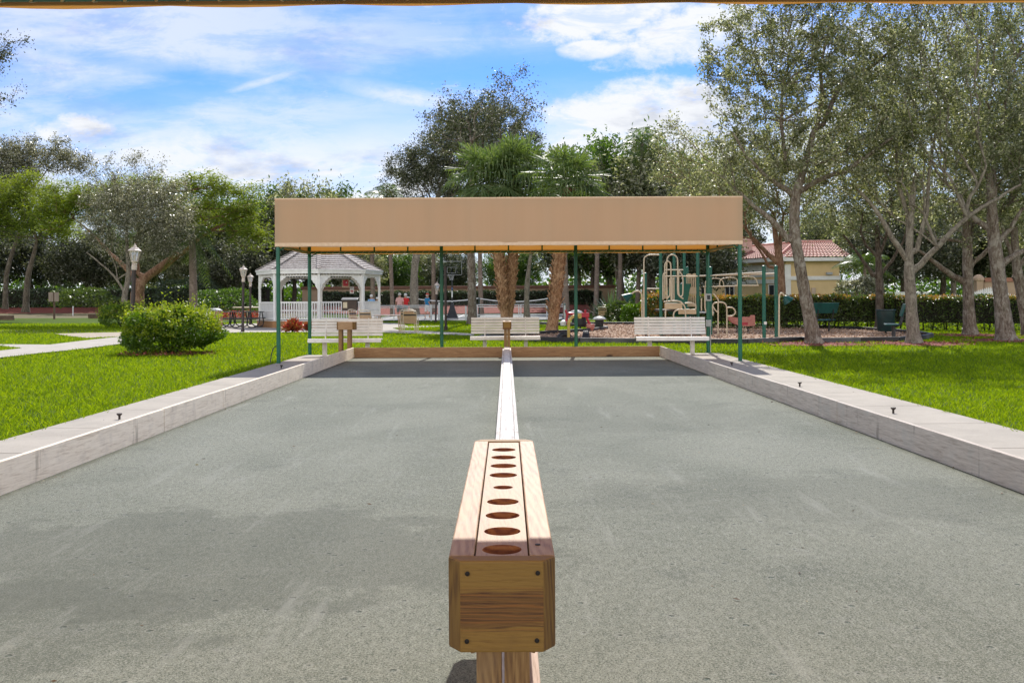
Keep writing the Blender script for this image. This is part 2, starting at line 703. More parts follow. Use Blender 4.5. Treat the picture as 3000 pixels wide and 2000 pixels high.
M_LAWN = lawn_material()
lv, lf = [], []
ys = [-60, 45, 90, 3000]
for y in ys:
    for x in (-2500, 2500):
        lv.append((x, y, terr(y) - 0.03))
for i in range(3):
    lf.append((2 * i, 2 * i + 1, 2 * i + 3, 2 * i + 2))
mb = MB()
mb.add(lv, lf)
tag(mb.build('lawn_ground', M_LAWN), kind='structure')


def court_material():
    m, nt, b = new_mat('court clay')
    v = coords(nt)
    grit = noise(nt, v, 230, 2, 0.8)
    grit2 = noise(nt, v, 95, 3, 0.8)
    big = noise(nt, coords(nt, (1, 0.6, 1)), 0.55, 6, 0.62, 0.6)
    mid = noise(nt, v, 3.2, 6, 0.65)
    c = ramp(nt, big, [(0.34, (0.145, 0.158, 0.124)), (0.52, (0.193, 0.203, 0.162)), (0.70, (0.232, 0.240, 0.194))])
    c = mixc(nt, nmath(nt, 'MULTIPLY', step(nt, mid, 0.52, 0.74), 0.45), c, (0.25, 0.258, 0.225))
    c = mixc(nt, nmath(nt, 'MULTIPLY', step(nt, noise(nt, coords(nt, (1, 1, 1), loc=(4, 2, 0)), 1.3, 7, 0.7), 0.55, 0.68), 0.5), c, (0.105, 0.117, 0.097))
    # rain pits and ball marks
    vo = nt.nodes.new('ShaderNodeTexVoronoi')
    vo.inputs['Scale'].default_value = 7.0
    nt.links.new(v, vo.inputs['Vector'])
    pit = step(nt, nmath(nt, 'ADD', nmath(nt, 'ADD', vo.outputs['Distance'], nmath(nt, 'MULTIPLY', nmath(nt, 'SUBTRACT', grit2, 0.5), 0.12)), nmath(nt, 'MULTIPLY', noise(nt, v, 11, 3, 0.6), 0.14)), 0.20, 0.115)
    sel = step(nt, nmath(nt, 'ADD', nt_val(nt, vo.outputs['Color']), nmath(nt, 'MULTIPLY', noise(nt, coords(nt, loc=(7, 1, 0)), 0.8, 4), 1.6)), 0.98, 1.06)
    pit = nmath(nt, 'MULTIPLY', pit, sel)
    c = mixc(nt, nmath(nt, 'MULTIPLY', pit, 0.75), c, (0.05, 0.08, 0.066))
    spk = nmath(nt, 'ADD', nmath(nt, 'ADD', nmath(nt, 'MULTIPLY', grit, 0.34), nmath(nt, 'MULTIPLY', grit2, 0.48)), nmath(nt, 'MULTIPLY', noise(nt, coords(nt, (1, 0.5, 1)), 30, 4, 0.75), 0.18))
    c = mixc(nt, nmath(nt, 'MULTIPLY', step(nt, spk, 0.495, 0.43), 0.9), c, (0.05, 0.058, 0.047))
    c = mixc(nt, nmath(nt, 'MULTIPLY', step(nt, spk, 0.51, 0.575), 0.7), c, (0.36, 0.365, 0.32))
    # pale rims pushed up round the pits, and a damp darker stretch of clay in the left lane
    rim = nmath(nt, 'MULTIPLY', nmath(nt, 'MULTIPLY', step(nt, vo.outputs['Distance'], 0.22, 0.15), step(nt, vo.outputs['Distance'], 0.10, 0.14)), sel)
    c = mixc(nt, nmath(nt, 'MULTIPLY', rim, 0.35), c, (0.30, 0.305, 0.27))
    for (ex, ey, rx_, ry_, amt) in ((-1.75, 5.9, 2.0, 1.25, .42), (-2.9, 4.6, 1.5, .7, .3), (2.3, 7.4, 1.7, 1.0, .22), (1.5, 12.5, 1.9, 1.6, .16), (-1.6, 20.0, 1.3, .7, .25)):
        mp = nt.nodes.new('ShaderNodeMapping')
        mp.vector_type = 'TEXTURE'
        mp.inputs['Location'].default_value = (ex, ey, 0)
        mp.inputs['Scale'].default_value = (rx_, ry_, 1)
        nt.links.new(v, mp.inputs[0])
        ln_ = nt.nodes.new('ShaderNodeVectorMath')
        ln_.operation = 'LENGTH'
        nt.links.new(mp.outputs[0], ln_.inputs[0])
        dd = nmath(nt, 'ADD', ln_.outputs['Value'], nmath(nt, 'MULTIPLY', nmath(nt, 'SUBTRACT', noise(nt, v, 1.9, 6, 0.62), 0.5), 1.9))
        c = mixc(nt, nmath(nt, 'MULTIPLY', step(nt, dd, 1.08, 0.82), amt), c, (0.085, 0.093, 0.076))
    # damp dirt and algae gathered along the boards
    sx = nt.nodes.new('ShaderNodeSeparateXYZ')
    nt.links.new(v, sx.inputs[0])
    ed = nmath(nt, 'ADD', nmath(nt, 'ABSOLUTE', sx.outputs[0]), nmath(nt, 'MULTIPLY', nmath(nt, 'SUBTRACT', mid, 0.5), 0.22))
    c = mixc(nt, nmath(nt, 'MULTIPLY', step(nt, ed, 3.78, 3.92), 0.75), c, (0.075, 0.078, 0.05))
    # pale dusty drag streaks running down the lanes
    dr = step(nt, noise(nt, coords(nt, (1, 0.10, 1), loc=(1, 3, 0)), 4.5, 5, 0.65), 0.56, 0.74)
    c = mixc(nt, nmath(nt, 'MULTIPLY', dr, 0.4), c, (0.30, 0.305, 0.27))
    nt.links.new(c, b.inputs['Base Color'])
    b.inputs['Roughness'].default_value = 0.95
    b.inputs['Specular IOR Level'].default_value = 0.2
    h = nmath(nt, 'ADD', nmath(nt, 'MULTIPLY', spk, 0.5), nmath(nt, 'SUBTRACT', nmath(nt, 'MULTIPLY', mid, 0.6), nmath(nt, 'MULTIPLY', pit, 0.9)))
    bump(nt, b, h, 0.65, 0.018)
    return m


XC, YE = 3.914, 25.35
mb = MB()
mb.add([(-XC - .04, -4, 0), (XC + .04, -4, 0), (XC + .04, YE + .1, 0), (-XC - .04, YE + .1, 0)], [(0, 1, 2, 3)])
tag(mb.build('court_floor', court_material()), kind='structure')


def concrete_material(name, base, joints=None):
    m, nt, b = new_mat(name)
    v = coords(nt)
    f = noise(nt, v, 1.4, 7, 0.65)
    f2 = noise(nt, v, 60, 4, 0.7)
    c = ramp(nt, f, [(0.3, tuple(x * 0.78 for x in base)), (0.6, base)])
    c = mixc(nt, nmath(nt, 'MULTIPLY', step(nt, f2, 0.55, 0.4), 0.25), c, tuple(x * 0.6 for x in base))
    nt.links.new(c, b.inputs['Base Color'])
    b.inputs['Roughness'].default_value = 0.9
    bump(nt, b, f2, 0.3, 0.006)
    return m


M_CONC = concrete_material('pale concrete', (0.41, 0.368, 0.308))
M_CONC2 = concrete_material('walk concrete', (0.45, 0.41, 0.35))
# concrete strips beside the court, cast in bays
for side in (-1, 1):
    x0, x1 = (XC + .05, 5.42 if side < 0 else 5.68)
    mb = MB()
    y = 0.2
    while y < 26.5:
        y2 = min(y + 1.9, 26.55)
        a, b_ = sorted((side * x0, side * x1))
        mb.box(a, b_, y, y2 - 0.022, -0.12, 0.012)
        y = y2
    o = mb.build('concrete_pavement', M_CONC, bevel=0.006)
    tag(o, kind='structure')

M_SOIL = mat('bare soil', (0.12, 0.075, 0.045), (0.07, 0.045, 0.028), 9, 0.95)
for side, e in ((-1, 5.42), (1, 5.68)):
    ps = [(side * (e - .01), 0.3)] + [(side * (e + .035 + .03 * math.sin(k * 1.3) + .03 * math.sin(k * 2.9 + side)), 0.3 + k * .25) for k in range(106)] + [(side * (e - .01), 26.6)]
    ground_poly('soil_edge', ps, -0.008, M_SOIL)

# walks
walk = [g(*p) for p in [(-80, 1062), (0, 1048), (120, 1034), (240, 1022), (362, 1006), (500, 990), (648, 975), (760, 973.5), (900, 973), (1060, 974), (1180, 976), (1290, 979), (1385, 983.5), (1392, 978), (1330, 974), (1250, 970), (1190, 968), (1000, 966), (800, 963), (648, 962), (560, 966), (460, 974), (362, 985), (250, 997), (150, 1009), (65, 1020), (0, 1027), (-80, 1037)]]
ground_poly('concrete_path', walk, 0.006, M_CONC2)
ground_poly('concrete_path', [g(*p) for p in [(-80, 1007), (0, 1008), (150, 1009), (66, 1019.6), (0, 1012.6), (-80, 1011)]], 0.0, M_CONC2)
ground_poly('sandy_path', [g(*p) for p in [(158, 977.5), (250, 975), (420, 972), (420, 982), (362, 985), (255, 990), (200, 984)]], 0.002, mat('sand', (0.42, 0.35, 0.27), (0.33, 0.28, 0.2), 3, 0.9))
ground_poly('gazebo_pavement', [g(*p) for p in [(648, 963), (652, 951.5), (700, 948), (1000, 944), (1165, 947), (1195, 955), (1150, 962), (1180, 969), (1000, 966.5), (800, 963.5)]], 0.012, M_CONC2)
ground_poly('concrete_path', [g(*p) for p in [(1165, 961.5), (1290, 957), (1285, 954), (1165, 956)]], 0.010, M_CONC2)
ground_poly('dry_grass', [g(*p) for p in [(-80, 978), (0, 976), (158, 977), (362, 973), (420, 970), (420, 963), (362, 963.5), (200, 964), (-80, 964.5)]], -0.012, mat('dry grass', (0.19, 0.19, 0.06), (0.12, 0.14, 0.04), 2, 0.95, 0.5, 0.03))
M_ASPH = concrete_material('grey court paint', (0.23, 0.235, 0.225))
ground_poly('shuffle_court', [(-9.5, 65.5), (5.6, 65.5), (5.6, 84.5), (-9.5, 84.5)], 0.004, M_ASPH)
# painted lines of the far courts
mbl = MB()
for x in (-8.5, -4.9, -3.6, 0.2, 1.6, 5.0):
    for ya, yb in ((66.5, 72), (72.05, 83.5)):
        mbl.add([(x, ya, terr(ya) + .009), (x + .07, ya, terr(ya) + .009), (x + .07, yb, terr(yb) + .009), (x, yb, terr(yb) + .009)], [(0, 1, 2, 3)])
tag(mbl.build('court_line', mat('line paint', (0.75, 0.75, 0.72), (0.6, 0.6, 0.58), 8)), kind='structure')

# wood chip play area with a black plastic border
CH = [(1405, 995), (1480, 996.5), (1560, 999), (1700, 1003), (1900, 1005), (2080, 1006.5), (2189, 1006.5), (2280, 1002.5), (2348, 1000), (2400, 1003.5), (2520, 1002), (2633, 1000), (2700, 995), (2731, 988.5), (2690, 981), (2630, 975), (2560, 970), (2505, 966.5), (2400, 962), (2250, 958), (2100, 956), (1980, 953.5), (1860, 951.5), (1700, 951), (1583, 951), (1640, 955), (1740, 959), (1779, 965.5), (1716, 973), (1640, 977.5), (1583, 981), (1500, 985), (1430, 990)]
CHG = [g(*p) for p in CH]


def chips_material():
    m, nt, b = new_mat('wood chips')
    vo = nt.nodes.new('ShaderNodeTexVoronoi')
    vo.inputs['Scale'].default_value = 16
    nt.links.new(coords(nt, (1, 0.7, 1)), vo.inputs['Vector'])
    c = ramp(nt, nt_val(nt, vo.outputs['Color']), [(0.1, (0.22, 0.11, 0.06)), (0.5, (0.38, 0.235, 0.15)), (0.9, (0.56, 0.40, 0.28))])
    c = mixc(nt, nmath(nt, 'MULTIPLY', step(nt, noise(nt, coords(nt), 0.9, 5), 0.45, 0.7), 0.3), c, (0.30, 0.17, 0.10))
    nt.links.new(c, b.inputs['Base Color'])
    b.inputs['Roughness'].default_value = 0.9
    bump(nt, b, vo.outputs['Distance'], 0.8, 0.04)
    return m


M_CHIP = chips_material()
ground_poly('wood_chip_ground', CHG, 0.03, M_CHIP)
# loose chips on top
poly = [(p.x, p.y) for p in CHG]


def inside(x, y, poly):
    c = np.zeros(len(x), bool)
    j = len(poly) - 1
    for i in range(len(poly)):
        xi, yi = poly[i]
        xj, yj = poly[j]
        t = ((yi > y) != (yj > y)) & (x < (xj - xi) * (y - yi) / (yj - yi + 1e-12) + xi)
        c ^= t
        j = i
    return c


xs = np.array([p[0] for p in poly])
ys_ = np.array([p[1] for p in poly])
px_ = RNG.uniform(xs.min(), xs.max(), 60000)
py_ = RNG.uniform(ys_.min(), ys_.max(), 60000)
k = inside(px_, py_, poly)
px_, py_ = px_[k], py_[k]
cz = np.stack([px_, py_, np.full(len(px_), 0.035) + np.array([terr(y) for y in py_])], 1)
m, nt, b = new_mat('loose chip')
ge = nt.nodes.new('ShaderNodeNewGeometry')
nt.links.new(ramp(nt, ge.outputs['Random Per Island'], [(0, (0.20, 0.10, 0.055)), (0.5, (0.42, 0.26, 0.165)), (1, (0.62, 0.46, 0.33))]), b.inputs['Base Color'])
b.inputs['Roughness'].default_value = 0.85
o = leaves('wood_chip_cover', cz, RNG.uniform(0.05, 0.13, len(cz)), m, wr=0.4, flat=0.75, fold=0.0)
tag(o, 'loose tan wood chips covering the playground', 'wood chips', kind='stuff')
M_BLACK = mat('black plastic', (0.022, 0.023, 0.026), (0.012, 0.012, 0.014), 5, 0.5)
M_BLACKG = mat('grey weathered plastic', (0.12, 0.12, 0.125), (0.03, 0.03, 0.033), 1.2, 0.6)
bo = thing('play_area_border', 'low black plastic timber border round the wood chip playground', 'border', (CHG[0].x, CHG[0].y, 0))
n = len(CHG)
for i in range(n):
    mb = MB()
    a, c = CHG[i] - bo.location, CHG[(i + 1) % n] - bo.location
    a.z = c.z = 0
    d = (c - a)
    if d.length < 0.3:
        continue
    mb.bar(a + Vector((0, 0, terr(CHG[i].y) + .06)), c + Vector((0, 0, terr(CHG[(i + 1) % n].y) + .06)), .11, .20)
    mb.build('border_timber', M_BLACKG if i % 3 == 0 else M_BLACK, bo, bevel=0.012)

# red mulch: rings under the near trees, long bed under the far hedges
M_MULCH = mat('red mulch', (0.29, 0.075, 0.045), (0.13, 0.03, 0.02), 22, 0.95, 0.9, 0.03)


def mulch_ring(p, rx, ry, nm='mulch_bed'):
    p = Vector((p.x, p.y - .4, p.z))
    rx, ry = rx * 1.15, ry * 1.45
    vs = []
    for kk in range(28):
        a = 2 * math.pi * kk / 28
        q = 1 + 0.16 * math.sin(3 * a + p.x) + 0.08 * math.sin(7 * a + p.y)
        vs.append((p.x + rx * q * math.cos(a), p.y + ry * q * math.sin(a)))
    o = ground_poly(nm, vs, 0.004, M_MULCH)
    nn = 900
    a, r = RNG.uniform(0, 2 * math.pi, nn), np.sqrt(RNG.uniform(0, 1.2, nn))
    c = np.stack([p.x + rx * r * np.cos(a), p.y + ry * r * np.sin(a), np.full(nn, terr(p.y) + 0.006)], 1)
    q = leaves('mulch_chip', c, RNG.uniform(.05, .14, nn), M_MULCHL, parent=None, wr=0.35, flat=0.7, fold=0)
    q.parent = o
    return o


m, nt, b = new_mat('mulch chip')
ge = nt.nodes.new('ShaderNodeNewGeometry')
nt.links.new(ramp(nt, ge.outputs['Random Per Island'], [(0, (0.13, 0.03, 0.025)), (0.6, (0.31, 0.08, 0.05)), (1, (0.42, 0.20, 0.13))]), b.inputs['Base Color'])
b.inputs['Roughness'].default_value = 0.9
M_MULCHL = m
mb = MB()
XB = [(-70, 90), (-30, 90), (-17, 89.5), (-12, 86), (7.6, 88)]
for (xa, ya), (xb, yb) in zip(XB[:-1], XB[1:]):
    mb.add([(xa, ya, .15 + .05 * max(0, ya - 86)), (xb, yb, .15 + .05 * max(0, yb - 86)), (xb, 92.5, .86), (xa, 92.5, .86)], [(0, 1, 2, 3)])
    mb.add([(xa, 92.5, .86), (xb, 92.5, .86), (xb, 97, .9), (xa, 97, .9)], [(0, 1, 2, 3)])
tag(mb.build('mulch_bank', M_MULCH), kind='structure')
mb = MB()
mb.add([(-70, 79, .10), (-17, 79, .10), (-17, 89.6, .33), (-70, 90.1, .35)], [(0, 1, 2, 3)])
tag(mb.build('dry_slope', mat('worn grass', (0.155, 0.115, 0.05), (0.09, 0.085, 0.03), 1.3, 0.95, 0.5, 0.05)), kind='structure')

# ------------------------------------------------------------------ grass blades
GR = leafmat('grass blade', (0.092, 0.175, 0.010), (0.245, 0.34, 0.016), 0.5, 0.8, (1.75, 1.6, 0.25), spec=0.12)
NB = 760000
yy = 5.0 * np.exp(RNG.uniform(0, math.log(62 / 5.0), NB))
xx = RNG.uniform(-1, 1, NB) * (0.58 * yy + 3.2)
edge_w = 0.035 * np.sin(yy * 7.3) + 0.03 * np.sin(yy * 17.1 + 1) + RNG.normal(0, .015, NB)
clump = np.sin(xx * 9.1 + 2 * np.sin(yy * 3.3)) * np.sin(yy * 8.3 + 2 * np.sin(xx * 4.1)) + RNG.normal(0, .55, NB)
keep = (clump > -0.75) & ~((xx > -5.41 + edge_w) & (xx < 5.67 + edge_w) & (yy < 26.6)) & ~((np.abs(xx) < XC + .1) & (yy < YE + .12))
XY = lambda o: [(p[0], p[1]) for p in o]
for pg in (XY(walk), poly,
           XY([g(*p) for p in [(-80, 1007), (0, 1008), (150, 1009), (66, 1019.6), (0, 1012.6), (-80, 1011)]]),
           XY([g(*p) for p in [(648, 963), (652, 951.5), (700, 948), (1000, 944), (1165, 947), (1195, 955), (1150, 962), (1180, 969), (1000, 966.5), (800, 963.5)]]),
           XY([g(*p) for p in [(158, 977.5), (250, 975), (420, 972), (420, 982), (362, 985), (255, 990), (200, 984)]])):
    keep &= ~inside(xx, yy, pg)
# bare mulch under the near oaks is kept free of grass
OAK = {'a': (2385, 1006), 'b': (2678, 1005), 'c': (2843, 981), 'd': (2945, 996)}
for kx in OAK.values():
    p = g(*kx)
    keep &= ((xx - p.x) / 1.4) ** 2 + ((yy - p.y + .45) / 1.45) ** 2 > 0.8 + RNG.normal(0, .12, NB)
xx, yy = xx[keep], yy[keep]
nb = len(xx)
zz = 0.004 * np.clip(yy - 45, 0, 45) - 0.03
hh = RNG.uniform(0.035, 0.078, nb) * (1 + 0.010 * np.clip(yy - 10, 0, 50))
ww = np.maximum(0.008, 0.00072 * yy) * RNG.uniform(0.7, 1.3, nb)
ang = RNG.uniform(0, 2 * np.pi, nb)
lx, ly = RNG.normal(0, 0.5, nb) * hh, RNG.normal(0, 0.5, nb) * hh
V = np.empty((nb, 4, 3))
V[:, 0] = np.stack([xx - np.cos(ang) * ww * .5, yy - np.sin(ang) * ww * .5, zz], 1)
V[:, 1] = np.stack([xx + np.cos(ang) * ww * .5, yy + np.sin(ang) * ww * .5, zz], 1)
V[:, 2] = np.stack([xx + lx * .55 + np.cos(ang) * ww * .35, yy + ly * .55 + np.sin(ang) * ww * .35, zz + hh * .7], 1)
V[:, 3] = np.stack([xx + lx, yy + ly, zz + hh * .98], 1)
o = np_mesh('lawn_grass', V.reshape(-1, 3), np.arange(nb * 4).reshape(-1, 4), GR)
tag(o, 'bright green lawn grass on both sides of the court', 'grass', kind='stuff')

# ================================================================== THE COURT
KERB_LIT = wood('whitewash lit board', (0.90, 0.79, 0.645), (0.80, 0.69, 0.55), (0.54, 0.42, 0.30), 1, 42, 2.3, 0.85, 0.4, (0.50, 0.43, 0.36), 0.25, wave=0.04, smear=0.55)  # sunlight put into the colour: lighter tone for the left board
KERB_SHADE = wood('whitewash shade board', (0.60, 0.535, 0.465), (0.475, 0.415, 0.355), (0.29, 0.24, 0.195), 1, 38, 2.0, 0.85, 0.45, (0.42, 0.42, 0.385), 0.25, wave=0.04, smear=0.6)  # shade put into the colour: darker tone for the right board
ENDW = wood('brown end board', (0.40, 0.235, 0.11), (0.29, 0.155, 0.068), (0.15, 0.075, 0.032), 0, 40, 2.4, 0.75, 0.25, (0.16, 0.09, 0.05), 0.3, wave=0.05)


def kerb(side, cuts, label, m):
    t = thing('side_board', label, 'board', (side * (XC + .022), cuts[0], 0))
    for a, b_ in zip(cuts[:-1], cuts[1:]):
        mb = MB()
        mb.box(-.022, .022, a - cuts[0] + .008, b_ - cuts[0] - .008, -.02, .262 + random.uniform(-.003, .003))
        mb.build('plank', m, t, bevel=0.005)
    return t


kerb(-1, [0.6, 6.1, 11.3, 13.65, 20.9, YE], 'long whitewashed timber side board coloured as sunlit along the left edge of the court', KERB_LIT)
kerb(1, [0.6, 6.6, 11.75, 14.15, 21.9, YE], 'long whitewashed timber side board coloured as shaded along the right edge of the court', KERB_SHADE)
for s, lab in ((-1, 'brown knotty timber end board closing the left lane'), (1, 'brown knotty timber end board closing the right lane')):
    t = MB()
    a, b_ = sorted((s * .10, s * (XC - .002)))
    t.box(a, b_, YE, YE + .045, -.02, .258)
    tag(t.build('end_board', ENDW, bevel=0.005), lab, 'board')

BEAM = wood('weathered white beam', (0.70, 0.67, 0.63), (0.58, 0.54, 0.50), (0.36, 0.32, 0.29), 1, 45, 2.0, 0.85, 0.5, (0.42, 0.39, 0.35), 0.25, wave=0.03, smear=0.5)
BEAM2 = wood('pink timber', (0.56, 0.42, 0.33), (0.46, 0.33, 0.25), (0.30, 0.19, 0.13), 1, 45, 1.5, 0.8, 0.2, wave=0.05)
t = thing('centre_beam', 'long weathered white timber beam dividing the two court lanes', 'beam', (0, 1.2, 0))
cy = [0, 3.4, 8.2, 13.1, 18.6, YE - 1.2 + .12]
for a, b_ in zip(cy[:-1], cy[1:]):
    mb = MB()
    mb.box(-.066, .066, a + .004, b_ - .004, -.02, .258)
    mb.build('core_plank', BEAM, t, bevel=0.006)
    for s in (-1, 1):
        mb = MB()
        x0, x1 = sorted((s * .069, s * .106))
        mb.box(x0, x1, a + .006, b_ - .006, -.02, .232)
        mb.build('side_plank', BEAM2 if a == 0 else BEAM, t, bevel=0.005)

# ------------------------------------------------------------------ ball racks
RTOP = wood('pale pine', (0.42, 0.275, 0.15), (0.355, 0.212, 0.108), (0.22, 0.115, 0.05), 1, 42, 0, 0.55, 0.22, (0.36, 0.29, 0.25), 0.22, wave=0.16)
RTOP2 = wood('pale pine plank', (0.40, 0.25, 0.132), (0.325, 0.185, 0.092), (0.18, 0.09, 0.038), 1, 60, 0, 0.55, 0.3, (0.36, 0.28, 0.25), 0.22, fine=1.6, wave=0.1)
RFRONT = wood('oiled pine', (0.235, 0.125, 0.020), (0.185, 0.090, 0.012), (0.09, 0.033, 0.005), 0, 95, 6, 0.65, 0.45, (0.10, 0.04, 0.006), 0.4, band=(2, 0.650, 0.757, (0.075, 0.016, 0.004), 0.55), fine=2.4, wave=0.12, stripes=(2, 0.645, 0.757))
RSIDE = wood('oiled pine corner', (0.20, 0.105, 0.018), (0.15, 0.072, 0.010), (0.075, 0.03, 0.005), 2, 60, 0, 0.65, 0.4, (0.09, 0.04, 0.01), 0.3, wave=0.15)
RPOST = wood('treated post', (0.29, 0.17, 0.06), (0.21, 0.11, 0.035), (0.10, 0.045, 0.014), 2, 60, 0, 0.6, 0.1, wave=0.1)
HOLEW = wood('cut pine end', (0.33, 0.115, 0.03), (0.25, 0.07, 0.018), (0.15, 0.035, 0.01), 0, 40, 0, 0.6)
M_NAIL = mat('rusty steel', (0.035, 0.028, 0.024), (0.015, 0.012, 0.01), 60, 0.6, metal=0.6)


def holed_plank(w, L, zt, zb, holes, n=40):
    """plank top with round through-pockets; holes = [(y, r)]"""
    mb = MB()
    cuts = [0.0] + [(holes[i][0] + holes[i + 1][0]) / 2 for i in range(len(holes) - 1)] + [L]
    x = w / 2
    for (hy, r), a, b_ in zip(holes, cuts[:-1], cuts[1:]):
        ring, sq, low = [], [], []
        for j in range(n):
            t = 2 * math.pi * j / n
            c, s = math.cos(t), math.sin(t)
            ring.append((r * c, hy + r * s, zt))
            low.append((r * c, hy + r * s, zb + .01))
            k1 = x / abs(c) if abs(c) > 1e-9 else 1e9
            k2 = ((b_ - hy) if s > 0 else (hy - a)) / abs(s) if abs(s) > 1e-9 else 1e9
            kk = min(k1, k2)
            sq.append((kk * c, hy + kk * s, zt))
        corners = [(x, b_), (-x, b_), (-x, a), (x, a)]
        for cx_, cy_ in corners:                       # snap the nearest ray to each corner of the cell
            j = min(range(n), key=lambda q: (sq[q][0] - cx_) ** 2 + (sq[q][1] - cy_) ** 2)
            sq[j] = (cx_, cy_, zt)
        vs = ring + sq + low
        fs = [(j, (j + 1) % n, n + (j + 1) % n, n + j) for j in range(n)]
        mb.add(vs[:2 * n], fs, 0)
        mb.add(ring + low, [(j, n + j, n + (j + 1) % n, (j + 1) % n) for j in range(n)], 1)
        mb.add(low, [tuple(range(n))], 1)
    mb.add([(-x, 0, zt), (x, 0, zt), (x, 0, zb), (-x, 0, zb)], [(0, 1, 2, 3)], 0)
    mb.add([(-x, L, zt), (x, L, zt), (x, L, zb), (-x, L, zb)], [(0, 1, 2, 3)], 0)
    for s in (-x, x):
        mb.add([(s, 0, zt), (s, L, zt), (s, L, zb), (s, 0, zb)], [(0, 1, 2, 3)], 0)
    mb.add([(-x, 0, zb), (x, 0, zb), (x, L, zb), (-x, L, zb)], [(0, 1, 2, 3)], 0)
    return mb


def rack(loc, rz, label, L=2.21, w=.280, z0=.588, z1=.823, holes=None, posts=(.42, 1.75), simple=False, rtop=None):
    t = thing('ball_rack', label, 'ball rack', loc, rz, 'wooden ball racks at the lane ends')
    h = w / 2
    ch, cd, th = (.032, .046, .060) if not simple else (.03, .03, .04)
    for nm, y0, sgn in (('front_board', 0.0, 1), ('back_board', L, -1)):
        mb = MB()
        pl = [(-h + ch, y0), (h - ch, y0), (h, y0 + sgn * cd), (h, y0 + sgn * th), (-h, y0 + sgn * th), (-h, y0 + sgn * cd)]
        mb.prism(pl, z0, z1 + .001)
        for fi in (2 + 1, 2 + 5):
            mb.m[fi] = 1                                 # sawn corner faces show plain side grain
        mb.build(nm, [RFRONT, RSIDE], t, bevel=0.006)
    for s in (-1, 1):
        mb = MB()
        a, b_ = sorted((s * h, s * (h - .066)))
        mb.box(a, b_, th + .001, L - th - .001, z0 + .002, z1)
        mb.build('side_rail', rtop or RTOP, t, bevel=0.004)
    hs_ = holes or [(2.694 - 2.55 - th, .0535), (2.905 - 2.55 - th, .0535), (3.117 - 2.55 - th, .0535), (3.328 - 2.55 - th, .0535), (3.580 - 2.55 - th, .0355), (3.829 - 2.55 - th, .0535), (4.042 - 2.55 - th, .0535), (4.257 - 2.55 - th, .0535), (4.472 - 2.55 - th, .0535)]
    mb = holed_plank(w - .132 - .009, L - 2 * th - .006, z1 - .006, z1 - .075, hs_)
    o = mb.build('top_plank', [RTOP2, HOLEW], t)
    o.location = (0, th + .003, 0)
    for yy_ in posts:
        for s in (-1, 1):
            mb = MB()
            a, b_ = sorted((s * .004, s * .080))
            mb.box(a, b_, yy_, yy_ + .09, 0.236 if not simple else 0.0, z0 - .001)
            mb.build('post', RPOST, t, bevel=0.004)
        if not simple:
            for s in (-1, 1):
                mb = MB()
                mb.bar((s * .088, yy_ + .045, .43), (s * .122, yy_ + .045, .552), .018, .05, up=(0, 1, 0))
                mb.build('brace', RPOST, t, bevel=0.003)
    if not simple:
        for sx_ in (-.088, .092):
            for zz_ in (.622, .790):
                mb = MB()
                mb.lathe([(.0062, 0), (.0062, .003), (.002, .004)], 10)
                o = mb.build('screw', M_NAIL, t)
                o.rotation_euler = (R(90), 0, 0)
                o.location = (sx_ + random.uniform(-.003, .003), -.0005, zz_ + random.uniform(-.004, .004))
        mb = MB()
        mb.lathe([(.008, 0), (.007, .002)], 10)
        o = mb.build('screw', M_NAIL, t)
        o.location = (.098, .17, z1 + .0005)
    return t


rack((-.016, 2.55, 0), 0, 'large pine ball rack with nine round holes in the foreground')
rack((.01, 25.55, 0), 0, 'small distant ball rack in front of the middle white bench', L=1.05, w=.225, z0=.70, z1=.90, holes=[(.1, .04), (.3, .04), (.5, .04), (.7, .04), (.9, .04)], posts=(.08, .85), simple=True)
rack((-4.33, 25.42, 0), R(-97), 'pale ball rack on two brown posts in front of the left white bench', L=.46, w=.30, z0=.72, z1=.92,
     holes=[(.10, .05), (.28, .05)], posts=(.03, .26), simple=True)

# dry leaves, twigs and grit blown onto the court and the concrete
nl = 420
lx_, ly_ = RNG.uniform(-5.3, 5.5, nl), RNG.uniform(3.2, 25, nl)
lx_[:170] = np.sign(RNG.uniform(-1, 1, 170)) * (XC - np.abs(RNG.normal(0, .10, 170)) - .03)
lz_ = np.where(np.abs(lx_) > XC - .01, .016, .004)
k = np.abs(np.abs(lx_) - XC - .02) > .04
c = np.stack([lx_, ly_, lz_], 1)[k]
o = leaves('leaf_litter', c, RNG.uniform(.012, .05, len(c)), leafmat('dry leaf', (0.05, 0.03, 0.018), (0.17, 0.10, 0.05), .1, .8, pale=(0.36, 0.30, 0.2), share=.85), wr=.35, flat=.85, fold=.05)
tag(o, 'dry leaves and twigs scattered over the clay court', 'leaf litter', kind='stuff')

# anchor pegs on the concrete strips
PEG = mat('dark rusty iron', (0.05, 0.035, 0.028), (0.02, 0.015, 0.013), 30, 0.65)
for px, py, lab in ((350, 1231, 'dark iron peg on the left concrete strip, nearest the camera'), (824, 1081, 'dark iron peg on the left strip beside the front green post'),
                    (2144.6, 1072.5, 'dark iron peg on the right strip just in front of the green post'), (2343, 1134, 'dark iron peg on the right strip, middle of three'), (2617, 1213, 'dark iron peg on the right strip, nearest the camera')):
    p = g(px, py)
    mb = MB()
    mb.lathe([(.014, 0), (.014, .045), (.018, .048), (.032, .060), (.034, .076), (.028, .078)], 12)
    o = mb.build('anchor_peg', PEG, smooth=40)
    o.location = (p.x, p.y, .012)
    o.rotation_euler = (R(random.uniform(-5, 5)), R(random.uniform(-5, 5)), random.random())
    tag(o, lab, 'peg', 'iron pegs on the concrete strips')

